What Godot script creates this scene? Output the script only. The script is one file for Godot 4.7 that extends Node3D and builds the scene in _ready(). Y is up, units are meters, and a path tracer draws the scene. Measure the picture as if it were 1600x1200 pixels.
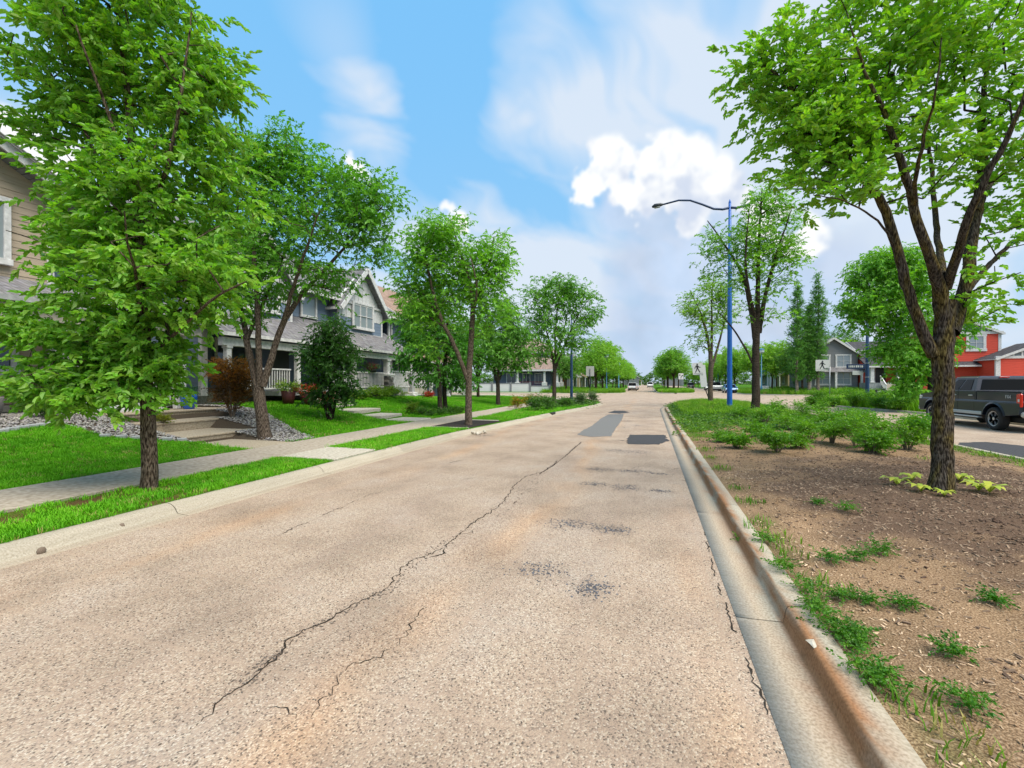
extends Node3D
# Residential street with a planted median. x = metres right of the camera, z = minus metres along the road, y up.
const F := 700.0      # focal length in photo pixels (photo 1600 x 1200)
const EYE := 1.7
const VPX := 1015.0   # where the road vanishes
const HZY := 598.0
var TH := atan((VPX - 800.0) / F)
var CT := cos(TH)
var SN := sin(TH)
var rng := RandomNumberGenerator.new()
var noise := FastNoiseLite.new()
var noise_fine := FastNoiseLite.new()
var M := {}
var names := {}
var unit := BoxMesh.new()
var mesh_cache := {}

# ---------------------------------------------------------------- positions
func ray(px: float, py: float) -> Vector3:
	var x := (px - 800.0) / F
	return Vector3(-SN + x * CT, (HZY - py) / F, -CT - x * SN)

func at(px: float, py: float, depth: float) -> Vector3:
	return Vector3(0, EYE, 0) + ray(px, py) * depth

func depth_of(p: Vector3) -> float:
	return -p.x * SN - p.z * CT

func hit(px: float, py: float) -> Vector3:      # where that sight line meets the ground
	var r := ray(px, py)
	var t := 2.0
	while t < 260.0:
		var p := Vector3(0, EYE, 0) + r * t
		if p.y <= gh(p.x, -p.z):
			return Vector3(p.x, gh(p.x, -p.z), p.z)
		t += 0.03 + t * 0.002
	return Vector3(0, EYE, 0) + r * 120.0

func pl(a: Array, x: float) -> float:           # piecewise linear
	if x <= a[0][0]: return a[0][1]
	for i in range(1, a.size()):
		if x <= a[i][0]:
			var f: float = (x - a[i - 1][0]) / (a[i][0] - a[i - 1][0])
			return lerpf(a[i - 1][1], a[i][1], f)
	return a[a.size() - 1][1]

const LEFT_A := [[-14, -6.05], [12.5, -6.05], [15, -5.75], [19, -5.4], [23, -5.0], [28, -4.3], [32, -3.85], [35, -3.75], [37.5, -4.1], [40, -5.0], [42.5, -6.6], [44.5, -9.0], [46, -12.5], [46.8, -18], [47, -70]]
const LEFT_B := [[66, -70], [66.3, -16], [67, -10], [68.5, -6.4], [71, -4.3], [74, -3.8], [78, -4.0], [84, -6.0], [420, -6.0]]
const MED_AL := [[-14, 1.08], [29, 1.08], [31, 1.15], [33, 1.38], [36, 1.95], [39, 2.75], [41, 3.6], [42, 4.5]]
const MED_AR := [[-14, 7.3], [33, 7.3], [36, 7.1], [39, 6.5], [41, 5.6], [42, 4.7]]
const MED_BL := [[73, 3.7], [73.6, 2.3], [75, 1.7], [78, 1.35], [84, 1.2], [420, 1.2]]
const MED_BR := [[73, 3.9], [73.6, 5.4], [75, 6.3], [78, 6.9], [84, 7.2], [420, 7.2]]
const RIGHT_A := [[-14, 14.2], [28, 14.2], [31, 13.7], [35, 12.6], [38, 12.2], [41, 12.4], [43.5, 13.6], [45.5, 16.0], [46.6, 21], [47, 80]]
const RIGHT_B := [[66, 80], [66.3, 24], [67.2, 18], [69, 14.8], [72, 13.2], [77, 13.2], [84, 14.2], [420, 14.2]]

func sm(x: float) -> float:
	x = clampf(x, 0.0, 1.0)
	return x * x * (3.0 - 2.0 * x)

func gh(x: float, s: float) -> float:
	if s < 47.0:
		if x < pl(LEFT_A, s):
			if x < -8.9 and x > -15.5:            # ground lies just under the entry slabs
				if s > 8.15 and s < (9.65 if x > -11.1 else (10.5 if x > -12.7 else (11.3 if x > -13.9 else 12.0))):
					return (0.14 if x > -11.1 else (0.31 if x > -12.7 else (0.56 if x > -13.9 else 0.80)))
				if x > -13.1 and s > 15.8 and s < 17.5:
					return (0.14 if x > -10.4 else (0.30 if x > -11.6 else 0.5))
			return 0.13 + 0.75 * sm((-9.0 - x) / 6.0) * (1.0 - 0.65 * sm((s - 22.0) / 16.0))
		if x > pl(RIGHT_A, s):
			return 0.13 + 0.45 * sm((x - 15.0) / 9.0)
		if s < 42.0:
			var l := pl(MED_AL, s)
			var r := pl(MED_AR, s)
			if x > l and x < r:
				return 0.13 + 0.14 * sin(PI * (x - l) / (r - l)) * clampf((r - l) / 6.0, 0.0, 1.0) + (0.035 * noise.get_noise_2d(x * 5.0, s * 5.0) if s < 18.0 and x > l + 0.15 else 0.0)
	elif s > 66.0:
		if x < pl(LEFT_B, s):
			return 0.13 + 0.4 * sm((-9.0 - x) / 8.0) * sm((s - 67.0) / 5.0)
		if x > pl(RIGHT_B, s):
			return 0.13 + 0.4 * sm((x - 16.0) / 8.0) * sm((s - 67.0) / 5.0)
		if s > 73.0 and x > pl(MED_BL, s) and x < pl(MED_BR, s):
			return 0.15
	return 0.0

func G(x: float, s: float) -> Vector3:
	return Vector3(x, gh(x, s), -s)

# ---------------------------------------------------------------- naming
func numbered(called: String) -> String:
	if not names.has(called):
		names[called] = 0
		return called
	names[called] += 1
	return "%s_%03d" % [called, names[called]]

func tag(o: Node, label: String, category: String, group := "", kind := "") -> void:
	if label: o.set_meta("label", label)
	if category: o.set_meta("category", category)
	if group: o.set_meta("group", group)
	if kind: o.set_meta("kind", kind)

func thing(called: String, label: String, category: String, where := Vector3.ZERO, turn := 0.0, group := "", kind := "") -> Node3D:
	var o := Node3D.new()
	o.name = numbered(called)
	add_child(o)
	o.position = where
	o.rotation.y = turn
	tag(o, label, category, group, kind)
	return o

func setting(called: String, label: String) -> Node3D:
	var o := Node3D.new()
	o.name = numbered(called)
	add_child(o)
	o.set_meta("kind", "structure")
	o.set_meta("label", label)
	o.set_meta("category", called.replace("_", " "))
	return o

func put(mesh: Mesh, called: String, m: Material, parent: Node3D, where := Vector3.ZERO) -> MeshInstance3D:
	var o := MeshInstance3D.new()
	o.name = called
	o.mesh = mesh
	o.material_override = m
	o.position = where
	parent.add_child(o, true)
	return o

func box(called: String, size: Vector3, where: Vector3, m: Material, parent: Node3D, turn := Vector3.ZERO) -> MeshInstance3D:
	var o := put(unit, called, m, parent, where)
	o.basis = Basis.from_euler(turn).scaled_local(size)
	return o

# a box with small chamfers, shared by size
func cbox(called: String, size: Vector3, where: Vector3, m: Material, parent: Node3D, bevel := 0.01, turn := Vector3.ZERO) -> MeshInstance3D:
	var key := "%v %f" % [size, bevel]
	if not mesh_cache.has(key):
		var st := st0(true)
		chamfer(st, size, bevel)
		mesh_cache[key] = done(st)
	var o := put(mesh_cache[key], called, m, parent, where)
	o.rotation = turn
	return o

# ---------------------------------------------------------------- mesh helpers
func st0(flat := false) -> SurfaceTool:
	var st := SurfaceTool.new()
	st.begin(Mesh.PRIMITIVE_TRIANGLES)
	st.set_smooth_group(-1 if flat else 0)
	return st

func done(st: SurfaceTool) -> ArrayMesh:
	st.generate_normals()
	return st.commit()

func tri(st: SurfaceTool, a: Vector3, b: Vector3, c: Vector3) -> void:   # counter-clockwise from outside
	st.add_vertex(a); st.add_vertex(c); st.add_vertex(b)

func quad(st: SurfaceTool, a: Vector3, b: Vector3, c: Vector3, d: Vector3) -> void:
	tri(st, a, b, c); tri(st, a, c, d)

func chamfer(st: SurfaceTool, size: Vector3, bevel: float, o := Vector3.ZERO) -> void:
	var h := size * 0.5
	var b := minf(bevel, minf(h.x, minf(h.y, h.z)) * 0.9)
	var planes := []
	for ax in 3:
		for sg in [-1.0, 1.0]:
			var u := (ax + 1) % 3
			var v := (ax + 2) % 3
			var q := []
			for c in [[-1, -1], [1, -1], [1, 1], [-1, 1]]:
				var p := Vector3.ZERO
				p[ax] = sg * h[ax]
				p[u] = c[0] * (h[u] - b)
				p[v] = c[1] * (h[v] - b)
				q.append(p + o)
			if sg < 0: q.reverse()
			quad(st, q[0], q[1], q[2], q[3])
	for ax in 3:
		var u := (ax + 1) % 3
		var v := (ax + 2) % 3
		for su in [-1.0, 1.0]:
			for sv in [-1.0, 1.0]:
				var p := [Vector3.ZERO, Vector3.ZERO, Vector3.ZERO, Vector3.ZERO]
				for k in 4:
					var w: Vector3 = p[k]
					w[ax] = (h[ax] - b) * (-1.0 if k == 0 or k == 3 else 1.0)
					if k < 2:
						w[u] = su * h[u]; w[v] = sv * (h[v] - b)
					else:
						w[u] = su * (h[u] - b); w[v] = sv * h[v]
					p[k] = w + o
				if su * sv < 0: quad(st, p[0], p[1], p[2], p[3])
				else: quad(st, p[3], p[2], p[1], p[0])
	for sx in [-1.0, 1.0]:
		for sy in [-1.0, 1.0]:
			for sz in [-1.0, 1.0]:
				var a := Vector3(sx * h.x, sy * (h.y - b), sz * (h.z - b)) + o
				var c := Vector3(sx * (h.x - b), sy * h.y, sz * (h.z - b)) + o
				var d := Vector3(sx * (h.x - b), sy * (h.y - b), sz * h.z) + o
				if sx * sy * sz > 0: tri(st, a, c, d)
				else: tri(st, a, d, c)

# a slab between four corners (counter-clockwise from above) with thickness below
func slab_mesh(a: Vector3, b: Vector3, c: Vector3, d: Vector3, thick: float) -> ArrayMesh:
	var st := st0(true)
	var n := (b - a).cross(c - a).normalized() * -thick
	quad(st, a, b, c, d)
	quad(st, d + n, c + n, b + n, a + n)
	for e in [[a, b], [b, c], [c, d], [d, a]]:
		quad(st, e[0] + n, e[1] + n, e[1], e[0])
	return done(st)

# prism: outline in a plane given by origin, u, v (counter-clockwise seen from +w), pushed by w
func prism_mesh(pts: PackedVector2Array, o: Vector3, u: Vector3, v: Vector3, w: Vector3) -> ArrayMesh:
	var st := st0(true)
	prism(st, pts, o, u, v, w)
	return done(st)

func prism(st: SurfaceTool, pts: PackedVector2Array, o: Vector3, u: Vector3, v: Vector3, w: Vector3) -> void:
	if Geometry2D.is_polygon_clockwise(pts):
		pts = pts.duplicate()
		pts.reverse()
	var flip := u.cross(v).dot(w) < 0.0
	var f := func(p: Vector2) -> Vector3: return o + u * p.x + v * p.y
	var idx := Geometry2D.triangulate_polygon(pts)
	for i in range(0, idx.size(), 3):
		var a: Vector3 = f.call(pts[idx[i]])
		var b: Vector3 = f.call(pts[idx[i + 1]])
		var c: Vector3 = f.call(pts[idx[i + 2]])
		if ((b - a).cross(c - a)).dot(w) < 0.0:
			var t := b; b = c; c = t
		tri(st, a + w, b + w, c + w)
		tri(st, a, c, b)
	for i in pts.size():
		var a: Vector3 = f.call(pts[i])
		var b: Vector3 = f.call(pts[(i + 1) % pts.size()])
		if flip: quad(st, b, a, a + w, b + w)
		else: quad(st, a, b, b + w, a + w)

func lathe(st: SurfaceTool, prof: Array, sides := 16, o := Vector3.ZERO, axis := Vector3.UP) -> void:   # prof: [radius, height] upwards
	var q := Quaternion(Vector3.UP, axis) if not axis.is_equal_approx(Vector3.UP) else Quaternion.IDENTITY
	for i in prof.size() - 1:
		for k in sides:
			var a0 := TAU * k / sides
			var a1 := TAU * (k + 1) / sides
			var p := func(r: float, y: float, a: float) -> Vector3: return o + q * Vector3(r * cos(a), y, -r * sin(a))
			var a: Vector3 = p.call(prof[i][0], prof[i][1], a0)
			var b: Vector3 = p.call(prof[i][0], prof[i][1], a1)
			var c: Vector3 = p.call(prof[i + 1][0], prof[i + 1][1], a1)
			var d: Vector3 = p.call(prof[i + 1][0], prof[i + 1][1], a0)
			if prof[i][0] > 0.0001: tri(st, a, b, c)
			if prof[i + 1][0] > 0.0001: tri(st, a, c, d)

func lathe_mesh(prof: Array, sides := 16, axis := Vector3.UP) -> ArrayMesh:
	var st := st0()
	lathe(st, prof, sides, Vector3.ZERO, axis)
	return done(st)

# tube along points with radii
func tube(st: SurfaceTool, pts: Array, rad: Array, sides := 8, cap := true) -> void:
	var rings := []
	var side := Vector3.RIGHT
	for i in pts.size():
		var dir: Vector3 = (pts[mini(i + 1, pts.size() - 1)] - pts[maxi(i - 1, 0)]).normalized()
		side = (side - dir * side.dot(dir))
		if side.length() < 0.05: side = dir.cross(Vector3.FORWARD)
		side = side.normalized()
		var up := dir.cross(side)
		var ring := []
		for k in sides:
			var a := TAU * k / sides
			ring.append(pts[i] + (side * cos(a) + up * sin(a)) * float(rad[i]))
		rings.append(ring)
	for i in rings.size() - 1:
		for k in sides:
			var k1 := (k + 1) % sides
			quad(st, rings[i][k], rings[i][k1], rings[i + 1][k1], rings[i + 1][k])
	if cap:
		for k in range(1, sides - 1):
			tri(st, rings[0][0], rings[0][k + 1], rings[0][k])
			var e: Array = rings[rings.size() - 1]
			tri(st, e[0], e[k], e[k + 1])

func tube_mesh(pts: Array, rad: Array, sides := 8) -> ArrayMesh:
	var st := st0()
	tube(st, pts, rad, sides)
	return done(st)

# rows x columns of points, with vertex colours
func sheet(rows: Array, cols: Array) -> ArrayMesh:
	var v := PackedVector3Array()
	var c := PackedColorArray()
	var idx := PackedInt32Array()
	var w: int = rows[0].size()
	for i in rows.size():
		v.append_array(rows[i])
		c.append_array(cols[i])
	for i in rows.size() - 1:
		for k in w - 1:
			var a := i * w + k
			idx.append_array([a, a + w, a + 1, a + 1, a + w, a + w + 1])
	var arr := []
	arr.resize(Mesh.ARRAY_MAX)
	arr[Mesh.ARRAY_VERTEX] = v
	arr[Mesh.ARRAY_COLOR] = c
	arr[Mesh.ARRAY_INDEX] = idx
	var am := ArrayMesh.new()
	am.add_surface_from_arrays(Mesh.PRIMITIVE_TRIANGLES, arr)
	var st := SurfaceTool.new()
	st.create_from(am, 0)
	st.generate_normals()
	return st.commit()

func many(called: String, mesh: Mesh, m: Material, xf: Array, cols: PackedColorArray, parent: Node3D) -> MultiMeshInstance3D:
	var mm := MultiMesh.new()
	mm.transform_format = MultiMesh.TRANSFORM_3D
	mm.use_colors = true
	mm.mesh = mesh
	mm.instance_count = xf.size()
	var b := PackedFloat32Array()
	b.resize(xf.size() * 16)
	var j := 0
	for i in xf.size():
		var t: Transform3D = xf[i]
		var c := cols[i]
		var bs := t.basis
		b[j] = bs.x.x; b[j + 1] = bs.y.x; b[j + 2] = bs.z.x; b[j + 3] = t.origin.x
		b[j + 4] = bs.x.y; b[j + 5] = bs.y.y; b[j + 6] = bs.z.y; b[j + 7] = t.origin.y
		b[j + 8] = bs.x.z; b[j + 9] = bs.y.z; b[j + 10] = bs.z.z; b[j + 11] = t.origin.z
		b[j + 12] = c.r; b[j + 13] = c.g; b[j + 14] = c.b; b[j + 15] = 1.0
		j += 16
	mm.buffer = b
	var o := MultiMeshInstance3D.new()
	o.name = called
	o.multimesh = mm
	o.material_override = m
	o.set_meta("kind", "stuff")
	parent.add_child(o, true)
	return o

# ---------------------------------------------------------------- materials
func L(r: float, g: float, b: float) -> Color:       # linear base colour
	return Color(r, g, b).linear_to_srgb()

func mat(key: String, c: Color, rough := 0.8, metal := 0.0, spec := 0.5) -> StandardMaterial3D:
	var m := StandardMaterial3D.new()
	m.albedo_color = c
	m.roughness = rough
	m.metallic = metal
	m.metallic_specular = spec
	m.resource_name = key
	M[key] = m
	return m

func noise_tex(freq: float, ramp: Array, type := FastNoiseLite.TYPE_SIMPLEX_SMOOTH, size := 512, seed_ := 1, cell := -1, octaves := 4) -> NoiseTexture2D:
	var n := FastNoiseLite.new()
	n.noise_type = type
	n.frequency = freq
	n.seed = seed_
	n.fractal_octaves = octaves
	if cell >= 0:
		n.cellular_return_type = cell
		n.fractal_type = FastNoiseLite.FRACTAL_NONE
	var t := NoiseTexture2D.new()
	t.width = size
	t.height = size
	t.seamless = true
	t.normalize = true
	t.noise = n
	if ramp.size():
		var g := Gradient.new()
		var offs := PackedFloat32Array()
		var cl := PackedColorArray()
		for r in ramp:
			offs.append(r[0]); cl.append(r[1])
		g.offsets = offs
		g.colors = cl
		t.color_ramp = g
	return t

func grey(a: float, b: float) -> Array:
	return [[0.0, Color(a, a, a)], [1.0, Color(b, b, b)]]

func worn(m: StandardMaterial3D, tex: Texture2D, scale: Vector3, bump: Texture2D = null, depth := 0.0, world := true) -> StandardMaterial3D:
	m.albedo_texture = tex
	m.uv1_triplanar = true
	m.uv1_world_triplanar = world
	m.uv1_scale = scale
	if bump:
		m.heightmap_enabled = true
		m.heightmap_texture = bump
		m.heightmap_scale = depth
	return m

func materials() -> void:
	# near-white mottle that only breaks up a base colour
	var mottle := noise_tex(0.02, grey(0.80, 1.0), FastNoiseLite.TYPE_SIMPLEX_SMOOTH, 512, 3)
	var grain := noise_tex(0.12, grey(0.72, 1.0), FastNoiseLite.TYPE_SIMPLEX_SMOOTH, 512, 4, -1, 3)
	var grain_h := noise_tex(0.12, grey(0.0, 1.0), FastNoiseLite.TYPE_SIMPLEX_SMOOTH, 512, 4, -1, 3)
	# chip-sealed road: pale pink, cream, grey and dark stones
	var chips := [[0.0, Color(0.52, 0.48, 0.44)], [0.08, Color(0.68, 0.62, 0.56)], [0.22, Color(0.79, 0.72, 0.65)], [0.38, Color(0.83, 0.75, 0.67)], [0.55, Color(0.87, 0.79, 0.70)], [0.7, Color(0.81, 0.74, 0.67)], [0.84, Color(0.91, 0.85, 0.76)], [1.0, Color(0.97, 0.93, 0.86)]]
	var road_c := noise_tex(0.095, chips, FastNoiseLite.TYPE_CELLULAR, 1024, 11, FastNoiseLite.RETURN_CELL_VALUE)
	var road_h := noise_tex(0.095, grey(1.0, 0.0), FastNoiseLite.TYPE_CELLULAR, 1024, 11, FastNoiseLite.RETURN_DISTANCE)
	var m := mat("road", Color.WHITE, 0.88, 0.0, 0.35)
	m.vertex_color_use_as_albedo = true
	worn(m, road_c, Vector3.ONE / 0.86, road_h, 0.3)
	m.detail_enabled = true
	m.detail_blend_mode = BaseMaterial3D.BLEND_MODE_MUL
	m.detail_albedo = noise_tex(0.010, [[0.0, Color(0.86, 0.84, 0.82)], [0.5, Color(0.97, 0.95, 0.93)], [1.0, Color(1, 1, 1)]], FastNoiseLite.TYPE_SIMPLEX_SMOOTH, 512, 21)
	m.uv2_triplanar = true
	m.uv2_world_triplanar = true
	m.uv2_scale = Vector3.ONE / 7.3
	m.detail_uv_layer = BaseMaterial3D.DETAIL_UV_2
	var conc := noise_tex(0.03, [[0.0, Color(0.74, 0.72, 0.69)], [0.5, Color(0.90, 0.88, 0.85)], [1.0, Color(1, 1, 1)]], FastNoiseLite.TYPE_SIMPLEX_SMOOTH, 512, 31, -1, 5)
	m = mat("kerb", Color.WHITE, 0.9, 0.0, 0.3)
	m.vertex_color_use_as_albedo = true
	worn(m, noise_tex(0.07, [[0.0, Color(0.70, 0.68, 0.65)], [0.45, Color(0.88, 0.86, 0.83)], [1.0, Color(1, 1, 1)]], FastNoiseLite.TYPE_SIMPLEX_SMOOTH, 512, 33, -1, 5), Vector3.ONE / 0.8, grain_h, 0.1)
	worn(mat("concrete", L(0.47, 0.42, 0.355), 0.9, 0.0, 0.3), conc, Vector3.ONE / 1.7, grain_h, 0.1)
	worn(mat("concrete_pale", L(0.58, 0.55, 0.48), 0.9, 0.0, 0.3), conc, Vector3.ONE / 1.3, grain_h, 0.1)
	worn(mat("step_concrete", L(0.47, 0.41, 0.32), 0.9, 0.0, 0.3), conc, Vector3.ONE / 1.1, grain_h, 0.1)
	worn(mat("patch_grey", L(0.225, 0.22, 0.21), 0.9, 0.0, 0.3), grain, Vector3.ONE / 0.5, grain_h, 0.25)
	worn(mat("patch_black", L(0.065, 0.063, 0.066), 0.85, 0.0, 0.4), grain, Vector3.ONE / 0.4, grain_h, 0.25)
	worn(mat("tar", L(0.045, 0.042, 0.040), 0.9, 0.0, 0.3), grain, Vector3.ONE / 0.3)
	mat("crack", L(0.075, 0.062, 0.05), 0.95, 0.0, 0.2)
	var soil := noise_tex(0.09, [[0.0, Color(0.45, 0.40, 0.36)], [0.45, Color(0.75, 0.70, 0.64)], [0.75, Color(0.95, 0.92, 0.87)], [1.0, Color(1, 1, 1)]], FastNoiseLite.TYPE_SIMPLEX_SMOOTH, 512, 41, -1, 4)
	m = mat("soil", Color.WHITE, 0.95, 0.0, 0.2)
	m.vertex_color_use_as_albedo = true
	worn(m, soil, Vector3.ONE / 0.8, grain_h, 0.6)
	m = mat("plain_vertex", Color.WHITE, 0.85, 0.0, 0.3)
	m.vertex_color_use_as_albedo = true
	# foliage
	for k in ["leaf", "leaf_small"]:
		m = mat(k, Color.WHITE, 0.42, 0.0, 0.5)
		m.vertex_color_use_as_albedo = true
		m.backlight_enabled = true
		m.backlight = Color(0.93, 0.97, 0.52)
	m = mat("grass_blade", Color.WHITE, 0.6, 0.0, 0.3)
	m.vertex_color_use_as_albedo = true
	m.backlight_enabled = true
	m.backlight = Color(0.68, 0.72, 0.35)
	for a in [["hosta_a", L(0.30, 0.40, 0.04)], ["hosta_b", L(0.42, 0.44, 0.05)]]:
		m = mat(a[0], a[1], 0.5, 0.0, 0.35)
		m.backlight_enabled = true
		m.backlight = Color(0.6, 0.65, 0.3)
	# bark
	var bark_c := noise_tex(0.05, [[0.0, Color(0.22, 0.20, 0.18)], [0.38, Color(0.42, 0.39, 0.36)], [0.55, Color(0.86, 0.82, 0.77)], [1.0, Color(1, 1, 1)]], FastNoiseLite.TYPE_SIMPLEX_SMOOTH, 512, 51, -1, 5)
	var bark_h := noise_tex(0.05, grey(0.0, 1.0), FastNoiseLite.TYPE_SIMPLEX_SMOOTH, 512, 51, -1, 5)
	m = mat("bark", Color.WHITE, 0.95, 0.0, 0.2)
	m.vertex_color_use_as_albedo = true
	worn(m, bark_c, Vector3(1.9, 0.36, 1.9), bark_h, 2.2)
	# houses
	var board := noise_tex(0.02, grey(0.86, 1.0), FastNoiseLite.TYPE_SIMPLEX_SMOOTH, 256, 61)
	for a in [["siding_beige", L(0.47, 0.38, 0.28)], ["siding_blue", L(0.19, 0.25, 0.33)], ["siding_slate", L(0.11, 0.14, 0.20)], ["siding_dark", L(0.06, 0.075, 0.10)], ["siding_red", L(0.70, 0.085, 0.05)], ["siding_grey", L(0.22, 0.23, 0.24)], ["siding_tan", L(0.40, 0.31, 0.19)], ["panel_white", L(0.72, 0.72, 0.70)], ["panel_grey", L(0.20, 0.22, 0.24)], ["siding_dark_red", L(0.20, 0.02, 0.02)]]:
		worn(mat(a[0], a[1], 0.65, 0.0, 0.4), board, Vector3(0.15, 3.0, 0.15))
	worn(mat("trim", L(0.74, 0.73, 0.71), 0.55, 0.0, 0.4), mottle, Vector3.ONE * 0.5)
	worn(mat("trim_grey", L(0.42, 0.43, 0.43), 0.6, 0.0, 0.4), mottle, Vector3.ONE * 0.5)
	worn(mat("trim_beige", L(0.55, 0.50, 0.42), 0.6, 0.0, 0.4), mottle, Vector3.ONE * 0.5)
	mat("glass", L(0.035, 0.045, 0.055), 0.06, 0.0, 0.6)
	mat("glass_pale", L(0.24, 0.28, 0.30), 0.08, 0.0, 0.6)
	mat("door_dark", L(0.015, 0.015, 0.016), 0.4)
	worn(mat("curtain", L(0.5, 0.5, 0.48), 0.9), mottle, Vector3(6, 0.3, 6))
	var shingle := shingle_image()
	for a in [["roof_grey", L(0.25, 0.25, 0.265)], ["roof_brown", L(0.40, 0.29, 0.23)], ["roof_taupe", L(0.40, 0.30, 0.26)], ["roof_dark", L(0.10, 0.10, 0.11)], ["roof_red", L(0.35, 0.06, 0.04)]]:
		worn(mat(a[0], a[1], 0.92, 0.0, 0.2), shingle, Vector3.ONE / 2.2)
	worn(mat("stone_a", L(0.16, 0.15, 0.14), 0.9), grain, Vector3.ONE * 2.0, grain_h, 0.3)
	worn(mat("stone_b", L(0.26, 0.24, 0.21), 0.9), grain, Vector3.ONE * 2.0, grain_h, 0.3)
	worn(mat("stone_c", L(0.24, 0.18, 0.13), 0.9), grain, Vector3.ONE * 2.0, grain_h, 0.3)
	# street furniture
	worn(mat("pole_blue", L(0.012, 0.14, 0.55), 0.42, 0.0, 0.5), mottle, Vector3.ONE * 1.2)
	worn(mat("pole_navy", L(0.02, 0.06, 0.16), 0.45, 0.0, 0.5), mottle, Vector3.ONE * 1.2)
	worn(mat("pole_teal", L(0.03, 0.20, 0.34), 0.45, 0.0, 0.5), mottle, Vector3.ONE * 1.2)
	mat("metal_dark", L(0.05, 0.055, 0.06), 0.45, 0.6)
	mat("metal_steel", L(0.40, 0.41, 0.42), 0.5, 0.7)
	worn(mat("sign_white", L(0.75, 0.75, 0.74), 0.5), mottle, Vector3.ONE * 2.0)
	mat("sign_back", L(0.50, 0.50, 0.49), 0.5, 0.4)
	mat("sign_black", L(0.012, 0.012, 0.013), 0.5)
	mat("sign_navy", L(0.015, 0.035, 0.10), 0.5)
	mat("globe", L(0.55, 0.66, 0.70), 0.25)
	mat("lens_grey", L(0.35, 0.36, 0.36), 0.3)
	# pots and flowers
	mat("glaze_blue", L(0.008, 0.10, 0.50), 0.16, 0.0, 0.6)
	worn(mat("pot_grey", L(0.20, 0.185, 0.17), 0.85), grain, Vector3.ONE * 2.0)
	mat("pot_black", L(0.018, 0.018, 0.02), 0.5)
	mat("pot_dark_red", L(0.10, 0.02, 0.02), 0.5)
	# vehicles
	m = mat("paint_navy", L(0.010, 0.014, 0.027), 0.34, 0.2)
	m.clearcoat_enabled = true; m.clearcoat = 0.3; m.clearcoat_roughness = 0.06
	for a in [["paint_white", L(0.68, 0.69, 0.70)], ["paint_silver", L(0.42, 0.44, 0.46)], ["paint_black", L(0.03, 0.032, 0.035)], ["paint_sky", L(0.10, 0.28, 0.55)]]:
		m = mat(a[0], a[1], 0.35, 0.1)
		m.clearcoat_enabled = true; m.clearcoat = 0.8; m.clearcoat_roughness = 0.08
	mat("car_glass", L(0.008, 0.009, 0.010), 0.05, 0.0, 0.22)
	mat("chrome", L(0.55, 0.55, 0.54), 0.3, 0.45)
	mat("plastic_black", L(0.022, 0.022, 0.023), 0.65)
	worn(mat("tyre", L(0.026, 0.025, 0.024), 0.85), grain, Vector3.ONE * 3.0)
	m = mat("tail_red", L(0.60, 0.025, 0.015), 0.15, 0.0, 0.6)
	mat("head_lamp", L(0.6, 0.6, 0.6), 0.12, 0.2)
	worn(mat("wood_orange", L(0.45, 0.20, 0.05), 0.7), board, Vector3.ONE * 2.0)
	worn(mat("mulch_dark", L(0.035, 0.024, 0.018), 0.95), soil, Vector3.ONE * 2.0, grain_h, 1.0)

func shingle_image() -> ImageTexture:
	var im := Image.create(256, 256, false, Image.FORMAT_RGB8)
	var r := RandomNumberGenerator.new()
	r.seed = 77
	for row in 16:
		var x := -r.randi_range(0, 20)
		while x < 256:
			var w := r.randi_range(14, 30)
			var v := r.randf_range(0.74, 1.0)
			im.fill_rect(Rect2i(x, row * 16, w, 16), Color(v, v * r.randf_range(0.97, 1.0), v * r.randf_range(0.94, 1.0)))
			x += w
		im.fill_rect(Rect2i(0, row * 16, 256, 2), Color(0.55, 0.54, 0.53))
	return ImageTexture.create_from_image(im)

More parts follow.
